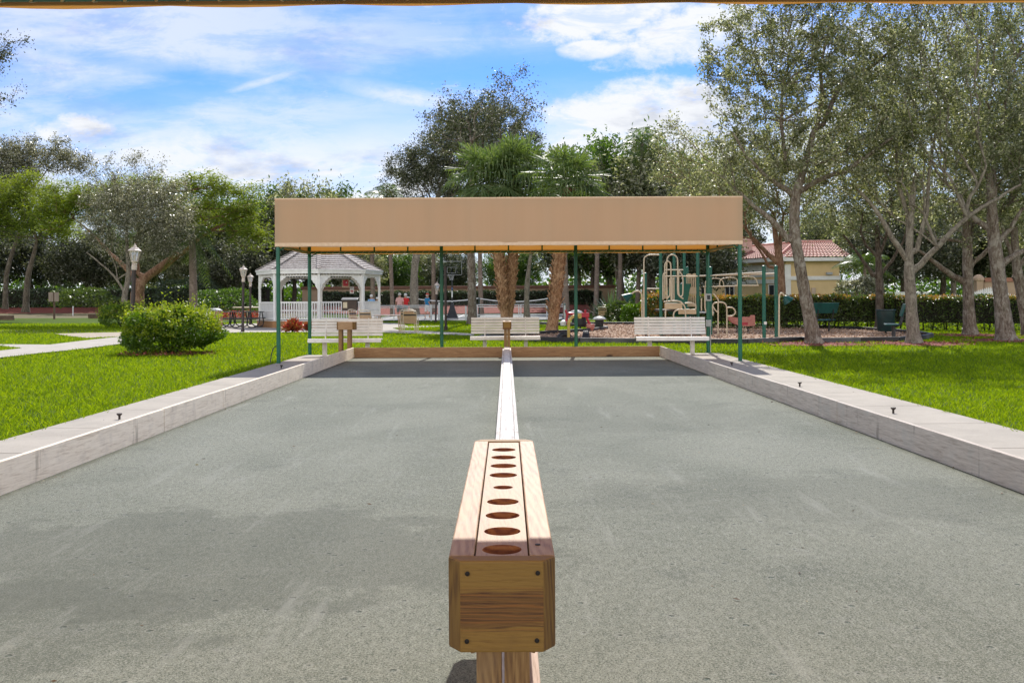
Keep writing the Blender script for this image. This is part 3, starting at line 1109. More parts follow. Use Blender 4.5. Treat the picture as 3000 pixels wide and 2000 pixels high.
# ------------------------------------------------------------------ fabric shade canopies
def fabric_material():
    m, nt, b = new_mat('tan canvas')
    v = coords(nt)
    f = noise(nt, coords(nt, (2.2, 1, 0.12)), 1.6, 5, 0.6)
    wv = noise(nt, coords(nt, (1, 1, 1)), 220, 2, 0.5)
    c = ramp(nt, f, [(0.25, (0.725, 0.50, 0.325)), (0.7, (0.765, 0.535, 0.35))])
    drip = step(nt, noise(nt, coords(nt, (3.0, 1, 0.25)), 2.2, 5, 0.7), 0.62, 0.78)
    c = mixc(nt, nmath(nt, 'MULTIPLY', drip, 0.16), c, (0.58, 0.40, 0.26))
    nt.links.new(c, b.inputs['Base Color'])
    b.inputs['Roughness'].default_value = 0.9
    b.inputs['Specular IOR Level'].default_value = 0.15
    bump(nt, b, wv, 0.15, 0.002)
    tr = nt.nodes.new('ShaderNodeBsdfTranslucent')
    tr.inputs[0].default_value = (0.55, 0.24, 0.04, 1)
    mx = nt.nodes.new('ShaderNodeMixShader')
    mx.inputs[0].default_value = 0.40
    nt.links.new(b.outputs[0], mx.inputs[1])
    nt.links.new(tr.outputs[0], mx.inputs[2])
    nt.links.new(mx.outputs[0], nt.nodes['Material Output'].inputs[0])
    return m


M_FAB = fabric_material()
M_HEM = mat('tan webbing', (0.80, 0.58, 0.40), (0.72, 0.50, 0.33), 12, 0.9)
M_GRN = mat('green enamel', (0.004, 0.125, 0.072), (0.003, 0.095, 0.054), 3, 0.35)
M_CORD = mat('pale cord', (0.55, 0.5, 0.38), (0.4, 0.36, 0.26), 30, 0.8)
M_GREY = mat('grey box', (0.42, 0.43, 0.43), (0.33, 0.34, 0.34), 6, 0.5)
M_DARK = mat('dark grey', (0.035, 0.035, 0.038), (0.02, 0.02, 0.022), 5, 0.5)


def sheet(p0, p1, p2, p3, nu, nv, amp, seed):
    """grid from p0->p1 (u) and p0->p3 (v) with a light ripple along its normal"""
    p0, p1, p2, p3 = map(Vector, (p0, p1, p2, p3))
    nrm = (p1 - p0).cross(p3 - p0).normalized()
    rnd = random.Random(seed)
    ph = [(rnd.uniform(1.5, 4), rnd.uniform(0, 6), rnd.uniform(.5, 2)) for _ in range(4)]
    L = (p1 - p0).length
    vs, fs = [], []
    for j in range(nv + 1):
        for i in range(nu + 1):
            u, v = i / nu, j / nv
            q = p0.lerp(p1, u).lerp(p3.lerp(p2, u), v)
            d = sum(math.sin(a * u * L + b_ + c * v * 2) for a, b_, c in ph) / 4
            if j == 0 and nv > 4:
                q = q - Vector((0, 0, .014 * abs(math.sin(u * L / .9 * math.pi)) + .006 * math.sin(u * 9)))
            vs.append(q + nrm * amp * d * min(1, 4 * u, 4 * (1 - u)) * min(1, 5 * v + .2, 5 * (1 - v) + .1))
    for j in range(nv):
        for i in range(nu):
            a = j * (nu + 1) + i
            fs.append((a, a + 1, a + nu + 2, a + nu + 1))
    return vs, fs


def canopy(label, xl, xr, yf, yr, zb, zt, mid=True, boxes=False):
    t = thing('shade_canopy', label, 'canopy', (0, yf, 0), 0, 'tan fabric shade canopies at the court ends')
    D = yr - yf

    def sh(nm, a, b_, c, d, amp, seed, nu=60, nv=8):
        mb = MB()
        mb.add(*sheet(a, b_, c, d, nu, nv, amp, seed))
        o = mb.build(nm, M_FAB, t, smooth=60)
        return o
    sh('fabric_roof', (xl, 0, zt), (xr, 0, zt), (xr, D, zt - .05), (xl, D, zt - .05), .025, 1, 60, 20)
    for nm, a, b_, sd, zz2 in (('valance', (xl, 0), (xr, 0), 3, zt), ('valance', (xl, D), (xr, D), 4, zt - .05), ('valance', (xl, 0), (xl, D), 5, zt), ('valance', (xr, 0), (xr, D), 6, zt)):
        v = sh(nm, (a[0], a[1], zb), (b_[0], b_[1], zb), (b_[0], b_[1], zz2), (a[0], a[1], zz2), .02, sd)
        mb = MB()
        off = Vector((0, -.004, 0)) if a[1] == b_[1] == 0 else Vector((0, .004, 0)) if a[1] == b_[1] else Vector(((-.004 if a[0] < 0 else .004), 0, 0))
        for zz_, hh_ in ((zb + .045, .08), (zt - .015, .03)):
            if zz_ > zb + 1 and zz2 < zt:
                zz_ -= .05
            mb.add(*sheet(Vector((a[0], a[1], zz_ - hh_ / 2)) + off, Vector((b_[0], b_[1], zz_ - hh_ / 2)) + off, Vector((b_[0], b_[1], zz_ + hh_ / 2)) + off, Vector((a[0], a[1], zz_ + hh_ / 2)) + off, 60, 1, .003, sd + 20))
        mb.build('hem', M_HEM, v)
    i_ = .06
    mb = MB()
    for zz_ in (zb + .03, zt - .09):
        for a, b_ in (((xl + i_, i_), (xr - i_, i_)), ((xl + i_, D - i_), (xr - i_, D - i_)), ((xl + i_, i_), (xl + i_, D - i_)), ((xr - i_, i_), (xr - i_, D - i_))):
            mb.tube([(a[0], a[1], zz_), (b_[0], b_[1], zz_)], .026, 8)
    k = round((xr - xl) / .9)
    for j in range(1, k):
        x = xl + (xr - xl) * j / k
        mb.tube([(x, D - i_, zb + .03), (x, D - i_, zt - .09)], .022, 6)
        mb.tube([(x, i_, zt - .09), (x, D - i_, zt - .09)], .022, 6)
        mb.tube([(x, i_, zb + .03), (x, i_, zt - .09)], .022, 6)
    for x in (xl + i_, xr - i_):
        for yy_ in (D * .33, D * .66):
            mb.tube([(x, yy_, zb + .03), (x, yy_, zt - .09)], .022, 6)
    mb.build('frame', M_GRN, t, smooth=50)
    mb = MB()
    for a, b_ in (((xl + .03, .03), (xr - .03, .03)), ((xl + .03, D - .03), (xr - .03, D - .03)), ((xl + .03, .03), (xl + .03, D - .03)), ((xr - .03, .03), (xr - .03, D - .03))):
        a, b_ = Vector((*a, 0)), Vector((*b_, 0))
        n_ = int((b_ - a).length / .16)
        pts = []
        inw = Vector((0, 1, 0)) if a.y == b_.y and a.y < 1 else Vector((0, -1, 0)) if a.y == b_.y else Vector((1 if a.x < 0 else -1, 0, 0))
        for q in range(n_ + 1):
            p = a.lerp(b_, q / n_)
            pts += [p + Vector((0, 0, zb + .015)), p + inw * .06 + Vector((0, 0, zb - .004))]
            pts += [p.lerp(a.lerp(b_, min(1, (q + 1) / n_)), .4) + inw * .06 + Vector((0, 0, zb + .062))]
        mb.tube(pts, .006, 4, caps=False)
    mb.build('lacing_cord', M_CORD, t)
    spots = [(xl + .06, .06, 0), (xr - .06, .06, 0), (xl + .06, D - .06, 0), (xr - .06, D - .06, 0)]
    if mid:
        spots += [(xl + (xr - xl) / 3, D - .06, 1), (xl + 2 * (xr - xl) / 3, D - .06, 2)]
    for x, y, b_ in spots:
        mb = MB()
        mb.tube([(x, y, 0), (x, y, zt - .08)], .047, 14)
        mb.lathe([(.09, 0), (.09, .014), (.05, .016)], 12, (x, y, 0))
        p = mb.build('post', M_GRN, t, smooth=50)
        mb = MB()
        d = -1 if b_ == 1 or (b_ == 0 and x > 0) else 1
        mb.tube([(x, y, zb - .10), (x + d * .28, y, zb + .06)], .016, 6)
        mb.tube([(x, y, zb - .10), (x, y + (-.28 if y > 1 else .28), zb + .06)], .016, 6)
        mb.build('brace', M_GRN, t, smooth=50)
    if boxes:
        x, y = xr - .06, D - .06
        for nm, zz_, w_, h_ in (('switch_box', 1.50, .16, .20), ('outlet_box', .80, .14, .18)):
            mb = MB()
            mb.box(x - w_ / 2, x + w_ / 2, y - .10, y - .045, zz_ - h_ / 2, zz_ + h_ / 2)
            bx = mb.build(nm, M_GREY, t, bevel=.01)
            mb = MB()
            mb.box(x - w_ * .26, x + w_ * .26, y - .106, y - .101, zz_ - h_ * .28, zz_ + h_ * .28)
            mb.build('cover_plate', M_DARK if nm == 'switch_box' else M_GREY, bx)
        mb = MB()
        mb.tube([(x + .055, y - .05, 0), (x + .055, y - .05, .72)], .012, 6)
        mb.build('conduit', M_GREY, t)
        mb = MB()
        xx_ = xl + .06
        mb.tube(smooth_path([(xx_ - .05, .06, .42), (xx_ - .12, .05, .36), (xx_ - .17, .05, .2), (xx_ - .19, .05, .02)], 5), .012, 6)
        mb.build('cable', M_DARK, t)
    return t


canopy('tan canvas shade canopy on green posts over the far end of the court', -5.40, 5.52, 23.1, 26.9, 2.735, 3.86, boxes=True)
canopy('tan canvas canopy edge laced to a green pipe above the camera', -5.40, 5.52, 1.35, 5.2, 3.046, 4.15, mid=False)


# ------------------------------------------------------------------ white slatted benches
M_WHITE = mat('white slat', (0.76, 0.75, 0.735), (0.66, 0.65, 0.635), 5, 0.4)
M_WLEG = mat('chalky leg', (0.66, 0.62, 0.56), (0.5, 0.46, 0.41), 7, 0.8)


def bench(loc, rz, label):
    t = thing('park_bench', label, 'bench', loc, rz, 'white slatted benches round the court end')
    lean = R(14)
    Mx = Matrix.Rotation(-lean, 3, 'X')
    for j in range(6):
        zc = .562 + j * .076
        mb = MB()
        mb.obox((0, .12 + math.tan(lean) * (zc - .5), zc), (1.88, .032, .064), Mx)
        mb.build('back_slat', M_WHITE, t, bevel=.007)
    for j in range(4):
        mb = MB()
        mb.obox((0, -.33 + j * .112 + .02, .462 - j * .006), (1.90, .098, .034))
        mb.build('seat_slat', M_WHITE, t, bevel=.008)
    mb = MB()
    mb.obox((0, -.385, .425), (1.90, .034, .098), Matrix.Rotation(R(-8), 3, 'X'))
    mb.build('front_slat', M_WHITE, t, bevel=.01)
    for s in (-1, 1):
        mb = MB()
        mb.box(s * .56 - .05, s * .56 + .05, -.14, .02, 0, .40)
        mb.bar((s * .56, -.36, .415), (s * .56, .10, .40), .05, .05)
        mb.lathe([(.11, 0), (.11, .015)], 4, (s * .56, -.06, 0), a0=math.pi / 4)
        mb.build('leg', M_WLEG, t, bevel=.008)
        mb = MB()
        mb.bar((s * .56, .06, .40), (s * .56, .265, .99), .045, .03, up=(1, 0, 0))
        mb.build('back_support', M_WHITE, t, bevel=.006)
    return t


bn = bench((-4.22, 26.05, 0), R(1.5), 'white slatted bench left of the court end, beside a green post')
p = at(1480, 930, 27.1)
dup(bn, (p.x, 27.1, 0), 0, 'white slatted bench in the middle behind the end board')
dup(bn, (4.33, 26.15, 0), R(-1.5), 'white slatted bench right of the court end, below the play structure')

# ================================================================== VEGETATION
def bark(name, c1, c2, c3, sc_=7.0, stretch=(1, 1, 0.3), bstr=0.8):
    m, nt, b = new_mat(name)
    f = noise(nt, coords(nt, stretch), sc_ * 2.0, 7, 0.75, 0.8)
    f2 = noise(nt, coords(nt), 2.3, 5, 0.6)
    c = ramp(nt, f, [(0.38, c3), (0.5, c1), (0.62, c2)])
    c = mixc(nt, nmath(nt, 'MULTIPLY', step(nt, f2, 0.54, 0.64), 0.55), c, tuple(x * 1.2 for x in c2))
    f3 = noise(nt, coords(nt, loc=(3, 1, 2)), 3.1, 6, 0.7)
    c = mixc(nt, nmath(nt, 'MULTIPLY', step(nt, f3, 0.56, 0.68), 0.6), c, (c1[0] * .55, c1[1] * .62, c1[2] * .5))
    nt.links.new(c, b.inputs['Base Color'])
    b.inputs['Roughness'].default_value = 0.9
    b.inputs['Specular IOR Level'].default_value = 0.2
    bump(nt, b, f, bstr, 0.05)
    return m


B_OAK = bark('oak bark', (0.20, 0.155, 0.12), (0.33, 0.30, 0.255), (0.09, 0.065, 0.05))
B_GREY = bark('grey bark', (0.225, 0.19, 0.15), (0.32, 0.285, 0.23), (0.11, 0.09, 0.07), 9)
B_RED = bark('red brown bark', (0.26, 0.145, 0.09), (0.36, 0.23, 0.16), (0.12, 0.06, 0.04), 6)
B_DARK = bark('dark bark', (0.12, 0.09, 0.07), (0.19, 0.16, 0.13), (0.05, 0.038, 0.03), 6)
B_PALM = bark('palm bark', (0.22, 0.165, 0.13), (0.31, 0.25, 0.21), (0.12, 0.085, 0.065), 9, (0.3, 0.3, 3.0), 0.6)
B_BOOT = bark('palm boots', (0.36, 0.20, 0.105), (0.50, 0.33, 0.20), (0.15, 0.075, 0.04), 9, (1, 1, 0.4))

L_OAK = leafmat('oak leaf', (0.075, 0.096, 0.042), (0.20, 0.215, 0.112), 0.45, 0.45, (1.4, 1.45, 0.7), pale=(0.37, 0.365, 0.28), share=0.74)
L_GREY = leafmat('silver leaf', (0.06, 0.065, 0.032), (0.16, 0.165, 0.095), 0.35, 0.35, (1.3, 1.3, 0.8), pale=(0.36, 0.345, 0.28), share=0.68)
L_DARK = leafmat('dark leaf', (0.028, 0.038, 0.02), (0.085, 0.095, 0.05), 0.28, 0.5, (1.4, 1.5, 0.6), pale=(0.19, 0.19, 0.15), share=0.82, spec=0.35)
L_FEATH = leafmat('feathery leaf', (0.115, 0.165, 0.025), (0.25, 0.30, 0.06), 0.5, 0.6, (1.6, 1.6, 0.4))
L_GREEN = leafmat('broad leaf', (0.04, 0.085, 0.018), (0.10, 0.165, 0.03), 0.4, 0.4, (1.6, 1.7, 0.45))
L_HEDGE = leafmat('hedge leaf', (0.03, 0.055, 0.016), (0.085, 0.13, 0.028), 0.3, 0.35, (1.6, 1.7, 0.4), (0.12, 0.16, 0.04))
L_HEDGED = leafmat('dark hedge leaf', (0.024, 0.042, 0.020), (0.07, 0.10, 0.045), 0.26, 0.4, (1.4, 1.5, 0.6))
L_BUSH = leafmat('bush leaf', (0.045, 0.105, 0.010), (0.14, 0.235, 0.018), 0.4, 0.38, (1.6, 1.6, 0.3))
L_NEW = leafmat('new growth', (0.17, 0.27, 0.018), (0.34, 0.40, 0.04), 0.45, 0.4, (1.4, 1.3, 0.4))
L_TIP = leafmat('orange new leaf', (0.28, 0.09, 0.03), (0.40, 0.24, 0.05), 0.4, 0.4, (1.5, 1.3, 0.5), (0.30, 0.30, 0.05))
L_PALM = leafmat('palm frond', (0.075, 0.125, 0.04), (0.15, 0.205, 0.075), 0.38, 0.5, (1.3, 1.4, 0.5), (0.21, 0.25, 0.125), spec=0.3)
L_PALM2 = leafmat('pinnate frond', (0.05, 0.09, 0.02), (0.13, 0.18, 0.05), 0.4, 0.35, (1.5, 1.6, 0.5))


def blobs_sample(blobs, n, edge=0.5):
    w = np.array([b[3] * b[4] * b[5] * (b[6] if len(b) > 6 else 1) for b in blobs], float)
    k = RNG.choice(len(blobs), n, p=w / w.sum())
    B = np.array([b[:6] for b in blobs])[k]
    d = unit(RNG.normal(size=(n, 3)))
    r = RNG.uniform(0, 1, n) ** edge
    return B[:, :3] + d * B[:, 3:6] * r[:, None]


def grow(trunk, tips, bf=0.45, limbs=()):
    """balanced spanning tree from the trunk's nodes to the twig tips -> points, parents"""
    P = [np.array(t[:3], float) for t in trunk]
    par = [-1] + list(range(len(trunk) - 1))
    path = [0.0]
    for i in range(1, len(P)):
        path.append(path[-1] + 0.3 * np.linalg.norm(P[i] - P[i - 1]))
    fixed = {}
    for lm in limbs:
        q0 = np.array(lm[0][:3])
        j = min(range(len(trunk)), key=lambda i: np.linalg.norm(P[i] - q0))
        for q in lm:
            q3 = np.array(q[:3], float)
            par.append(j)
            path.append(path[j] + 0.45 * np.linalg.norm(q3 - P[j]))
            P.append(q3)
            j = len(P) - 1
            fixed[j] = q[3]
    n = len(tips)
    best = np.full(n, 1e9)
    bj = np.zeros(n, int)
    start = max(1, len(P) - 4) if len(P) > 4 else max(1, len(P) - 2)
    for j in range(start, len(P)):
        c = np.linalg.norm(tips - P[j], axis=1)
        if j < len(trunk) and j < len(trunk) - 2 and limbs:
            continue
        # limbs leave the trunk upwards
        c = c + bf * path[j] + np.maximum(0, P[j][2] - tips[:, 2]) * 0.7
        u = c < best
        best[u], bj[u] = c[u], j
    done = np.zeros(n, bool)
    for _ in range(n):
        i = int(np.argmin(np.where(done, 1e9, best)))
        done[i] = True
        p = tips[i]
        j = bj[i]
        P.append(p)
        par.append(j)
        path.append(path[j] + np.linalg.norm(p - P[j]))
        c = np.linalg.norm(tips - p, axis=1) + bf * path[-1] + np.maximum(0, p[2] - tips[:, 2]) * 0.5
        u = (c < best) & ~done
        best[u], bj[u] = c[u], len(P) - 1
    return P, par, fixed


def tree_mesh(trunk, blobs, ntips, nleaf, L, twig=0.009, spread=0.35, bf=0.45, edge=0.5, leafkw=None, extra=None, inner=None, limbs=()):
    """-> branch MB, leaf vertices"""
    tips = blobs_sample(blobs, ntips, edge)
    if inner is not None:
        tips = np.vstack([tips, inner])
    P, par, fixed = grow(trunk, tips, bf, limbs)
    n, nt_ = len(P), len(trunk)
    kids = [0] * n
    for p in par:
        if p >= 0:
            kids[p] += 1
    R0 = trunk[-1][3]
    nend = sum(1 for k in kids if k == 0)
    ex = math.log(max(nend, 3)) / math.log(R0 / twig)
    acc = np.zeros(n)
    order = list(range(n - 1, -1, -1))
    for i in order:
        if kids[i] == 0:
            acc[i] += twig ** ex
        acc_i = acc[i]
        if par[i] >= 0:
            acc[par[i]] += acc_i
    rad = acc ** (1 / ex)
    for i in range(nt_):
        rad[i] = trunk[i][3]
    for i, r_ in fixed.items():
        rad[i] = r_
    mb = MB()
    tp = [Vector(t[:3]) for t in trunk]
    if len(tp) >= 2:
        sp_ = smooth_path(tp, 5)
        rr = []
        for i in range(len(tp) - 1):
            for k in range(5):
                rr.append(trunk[i][3] + (trunk[i + 1][3] - trunk[i][3]) * k / 5)
        rr.append(trunk[-1][3] * 0.9)
        rr[0] *= 1.28
        rr[1] *= 1.10
        rr = [r * (1 + random.uniform(-.05, .05)) for r in rr]
        mb.tube(sp_, rr, 12)
    for i in range(nt_, n):
        p, q = Vector(P[par[i]]), Vector(P[i])
        ra, rb = min(rad[par[i]], rad[i] * 1.5), rad[i]
        if i in fixed:
            mb.tube([p.lerp(q, t / 4) + Vector((0, 0, .04 * (q - p).length * math.sin(math.pi * t / 4))) for t in range(5)], [ra + (rb - ra) * t / 4 for t in range(5)], 9, caps=False)
            continue
        ln = (q - p).length
        sides = 7 if ra > .06 else 5 if ra > .02 else 3
        if ln > 0.25:
            k = 3 if ln < 1.2 else 5
            sag = Vector((random.gauss(0, 1), random.gauss(0, 1), random.gauss(0.6, .7))) * ln * 0.055
            pts = [p.lerp(q, t / k) + sag * math.sin(math.pi * t / k) for t in range(k + 1)]
            mb.tube(pts, [ra + (rb - ra) * t / k for t in range(k + 1)], sides, caps=False)
        else:
            mb.tube([p, q], [ra, rb], sides, caps=False)
    A = np.array(P)
    r_ = np.array([rad[i] for i in range(n)])
    fine = np.where(r_ < twig * 3.2)[0]
    fine = fine[fine >= nt_ + len(fixed)]
    pick = RNG.choice(fine, nleaf)
    # leaves sit along the twig that carries them and around its end
    Q = A[np.array(par)[pick]]
    t = RNG.uniform(0.35, 1.25, nleaf)[:, None]
    dq = A[pick] - Q
    dl = np.linalg.norm(dq, axis=1, keepdims=True)
    dq = dq * np.minimum(1, 1.2 / np.maximum(dl, 1e-6))
    c = A[pick] - dq * (1 - t) + RNG.normal(0, spread, (nleaf, 3)) * RNG.uniform(.3, 1, (nleaf, 1))
    V = leaf_geo(c, L * RNG.uniform(.6, 1.35, nleaf), **(leafkw or {}))
    if extra is not None:
        V = np.vstack([V, extra])
    return mb, V


def make_tree(name, label, cat, base, trunk, blobs, ntips, nleaf, L, mbark, mleaf, group=None, limbs=(), **kw):
    base = Vector(base)
    t = thing(name, label, cat, base, 0, group)
    tr = [(p[0] - base.x, p[1] - base.y, p[2] - base.z, p[3]) for p in trunk]
    bl = [(b[0] - base.x, b[1] - base.y, b[2] - base.z, *b[3:]) for b in blobs]
    lm = [[(p[0] - base.x, p[1] - base.y, p[2] - base.z, p[3]) for p in q] for q in limbs]
    mb, V = tree_mesh(tr, bl, ntips, nleaf, L, limbs=lm, **kw)
    mb.build('trunk', mbark, t, smooth=70)
    np_mesh('crown', V, np.arange(len(V)).reshape(-1, 4), mleaf, t)
    return t


def blob(px, py, Y, rx, rz, ry=None, w=1.0):
    """crown lump: picture place, distance, half sizes in picture units"""
    p = at(px, py, Y)
    k = Y / F
    return (p.x, p.y, p.z, rx * k, (ry if ry else (rx + rz) / 2) * k, rz * k, w)


def trunkline(pts, Y, dY=0.0):
    out = []
    for i, (px, py, r) in enumerate(pts):
        p = at(px, py, Y + dY * i)
        out.append((p.x, p.y, p.z, r))
    return out


def z1(x, y):
    return 1900 + x / 1.96, y / 1.96


def z4(x, y):
    return 1750 + x / 3.6467, 650 + y / 3.6467


def z5t(x, y):
    return 2250 + x / 3.136, 650 + y / 3.136


def z0(x, y):
    return x / 2.412, 350 + y / 2.412


def LM(z, Y, pts):
    """a limb seen in the picture, bending a little towards or away from the viewer"""
    dy = random.uniform(-.28, .28)
    out = []
    for i, (x, y, r) in enumerate(pts):
        p = at(*z(x, y), Y + dy * i)
        out.append((p.x, p.y, p.z, r * .82))
    return out


# ---------------- the row of live oaks on the right
OAKS = 'grey leaved oaks on the right lawn'
b0 = g(2385, 1006)
Y = b0.y
make_tree('oak_tree', 'leaning oak with lichen covered trunk, nearest to the canopy on the right lawn', 'oak tree', b0,
          trunkline([(2385, 1009, .27), (2372, 930, .215), (2356, 850, .19), (2341, 760, .178), (2329, 690, .17), (2328, 620, .165), (2335, 560, .15), (2362, 470, .11), (2385, 380, .085)], Y),
          [blob(2290, 190, Y, 250, 210), blob(2440, 330, Y, 200, 250), blob(2180, 300, Y, 130, 190), blob(2110, 120, Y, 70, 110, w=.8), blob(2160, 470, Y, 150, 130), blob(2320, 30, Y, 230, 130), blob(2500, 120, Y, 170, 170), blob(2360, 480, Y, 220, 110, w=.7), blob(2400, -150, Y, 260, 120), blob(2050, 540, Y, 110, 80, w=.8)],
          900, 54000, .105, B_OAK, L_OAK, OAKS, limbs=[LM(z1, Y, q) for q in ([(830, 1120, .115), (740, 1060, .09), (660, 1000, .07), (560, 900, .05), (480, 760, .035)], [(890, 1090, .12), (1000, 1025, .10), (1140, 985, .085), (1280, 880, .07), (1420, 780, .05)], [(960, 760, .10), (1000, 560, .08), (985, 400, .06), (1040, 150, .04)], [(1000, 720, .10), (1100, 500, .085), (1290, 380, .06), (1540, 190, .04)], [(805, 1385, .13), (720, 1280, .115), (610, 1190, .085), (500, 1090, .05)], [(790, 960, .08), (760, 700, .065), (770, 480, .045)])], spread=.15, bf=.5, edge=.42, twig=.0075)
mulch_ring(b0, 1.35, 1.05)
b0 = g(2678, 1005)
Y = b0.y
make_tree('oak_tree', 'oak with a straight grey trunk forking low, behind the green side bench', 'oak tree', b0,
          trunkline([(2678, 1008, .235), (2672, 930, .185), (2668, 860, .172), (2664, 800, .165), (2664, 740, .12), (2668, 640, .10), (2680, 520, .08)], Y),
          [blob(2680, 230, Y, 200, 260), blob(2560, 430, Y, 130, 160), blob(2790, 420, Y, 150, 170), blob(2680, 60, Y, 170, 140), blob(2620, 560, Y, 110, 90, w=.6), blob(2760, 600, Y, 120, 70, w=.5), blob(2720, -120, Y, 220, 120)],
          760, 36000, .105, B_GREY, L_OAK, OAKS, limbs=[LM(z1, Y, q) for q in ([(1480, 1490, .11), (1400, 1370, .10), (1300, 1200, .075), (1190, 1080, .05)], [(1500, 1480, .11), (1490, 1250, .095), (1430, 1050, .07), (1420, 800, .05)], [(1540, 1440, .10), (1600, 1220, .08), (1610, 1000, .06), (1650, 760, .045)], [(1560, 1525, .12), (1660, 1420, .105), (1830, 1250, .085), (2010, 1140, .065), (2140, 1060, .045)])], spread=.15, bf=.62, edge=.42, twig=.0075)
mulch_ring(b0, 1.35, 1.0)
b0 = g(2843, 981)
Y = b0.y
make_tree('oak_tree', 'brown trunked oak in front of the hedge and white picket fence', 'oak tree', b0,
          trunkline([(2843, 984, .27), (2838, 900, .21), (2835, 800, .195), (2834, 700, .18), (2832, 640, .16), (2826, 540, .12)], Y),
          [blob(2820, 330, Y, 210, 230), blob(2720, 560, Y, 130, 90, w=.8), blob(2930, 480, Y, 150, 150), blob(2860, 80, Y, 190, 160), blob(2790, 700, Y, 130, 60, w=.35), blob(2850, 600, Y, 170, 90, w=.8)],
          620, 29000, .11, B_OAK, L_OAK, OAKS, limbs=[LM(z5t, Y, q) for q in ([(1810, 560, .15), (1700, 500, .14), (1600, 430, .12), (1500, 350, .09), (1380, 260, .06)], [(1880, 380, .11), (1970, 310, .10), (2080, 200, .075), (2200, 60, .05)], [(1830, 195, .09), (1700, 168, .075), (1500, 165, .05)], [(1860, 150, .11), (1900, -50, .09), (1960, -300, .06)])], spread=.18, bf=.5, edge=.42, twig=.008)
mulch_ring(b0, 1.3, 1.2)
b0 = g(2945, 996)
Y = b0.y
make_tree('oak_tree', 'thick trunked oak at the right edge, flaring into red mulch', 'oak tree', b0,
          trunkline([(2947, 1000, .38), (2943, 960, .285), (2936, 900, .25), (2928, 830, .235), (2918, 750, .215), (2910, 680, .20), (2905, 600, .16), (2898, 500, .11)], Y),
          [blob(2930, 280, Y, 210, 240), blob(3060, 430, Y, 180, 200), blob(2850, 470, Y, 150, 140), blob(2960, 60, Y, 190, 150), blob(3030, 620, Y, 140, 90, w=.8), blob(2990, 540, Y, 150, 90), blob(2950, -130, Y, 230, 120)],
          720, 36000, .105, B_OAK, L_OAK, OAKS, limbs=[LM(z5t, Y, q) for q in ([(2140, 400, .15), (2250, 320, .13), (2360, 265, .11), (2480, 160, .07)], [(2050, 80, .13), (1930, 0, .11), (1800, -120, .085), (1660, -220, .05)], [(2110, 200, .11), (2230, 60, .09), (2330, -110, .065)], [(2060, -60, .12), (2090, -320, .09), (2060, -600, .06)])], spread=.15, bf=.48, edge=.42, twig=.0075)
mulch_ring(b0, 1.5, 1.1)
b0 = g(2577, 966)
Y = b0.y
tk = make_tree('oak_tree', 'dark trunked oak forking behind the green trash barrel', 'oak tree', b0,
               trunkline([(2577, 968, .215), (2577, 880, .175), (2575, 800, .16), (2573, 740, .13), (2570, 660, .10)], Y),
               [blob(2560, 480, Y, 170, 180), blob(2480, 590, Y, 110, 90), blob(2660, 560, Y, 120, 110), blob(2560, 300, Y, 170, 150), blob(2500, 680, Y, 80, 60, w=.5)],
               560, 26000, .13, B_DARK, L_OAK, OAKS, limbs=[LM(z5t, Y, q) for q in ([(970, 500, .11), (880, 370, .09), (780, 230, .07), (690, 120, .05)], [(1000, 320, .09), (900, 220, .075), (850, 90, .055), (870, -80, .04)], [(1040, 480, .10), (1140, 360, .085), (1240, 190, .06), (1300, 0, .045)], [(1030, 300, .09), (1080, 160, .075), (1120, -60, .05)])], spread=.28, bf=.5, edge=.45, twig=.009)
b0 = g(2290, 957)
Y = b0.y
make_tree('oak_tree', 'red brown oak with a bent limb between the canopy post and the leaning oak', 'oak tree', b0,
          trunkline([(2290, 960, .27), (2289, 860, .225), (2285, 790, .21), (2282, 750, .20), (2272, 690, .14), (2265, 620, .11)], Y),
          [blob(2150, 560, Y, 170, 110), blob(2280, 480, Y, 190, 150), blob(2060, 640, Y, 110, 70, w=.6), blob(2330, 600, Y, 120, 90), blob(2000, 480, Y, 120, 120), blob(2170, 660, Y, 90, 50, w=.5), blob(1960, 390, Y, 50, 80, w=.7)],
          620, 30000, .125, B_RED, L_OAK, OAKS, limbs=[LM(z4, Y, q) for q in ([(1910, 420, .17), (1820, 350, .15), (1740, 260, .12), (1640, 150, .09), (1540, 20, .06)], [(1830, 480, .08), (1770, 360, .07), (1700, 260, .06), (1640, 180, .04)], [(1950, 300, .13), (1960, 120, .10), (1990, -80, .07)])], spread=.3, bf=.5, edge=.45, twig=.009)
b0 = g(3010, 990)
Y = 37.5
make_tree('oak_tree', 'oak half cut off by the right edge of the photo', 'oak tree', at(3015, 992, Y),
          trunkline([(3015, 994, .24), (3000, 900, .2), (2985, 820, .18), (2975, 740, .15), (2970, 640, .11)], Y),
          [blob(3010, 450, Y, 160, 200), blob(3090, 300, Y, 160, 220), blob(2960, 620, Y, 110, 90), blob(3080, 650, Y, 120, 100)],
          420, 30000, .11, B_OAK, L_OAK, OAKS, limbs=[LM(z5t, Y, q) for q in ([(2260, 520, .12), (2330, 380, .10), (2440, 250, .07)], [(2250, 320, .11), (2180, 150, .09), (2120, -60, .06)])], spread=.3, edge=.45)

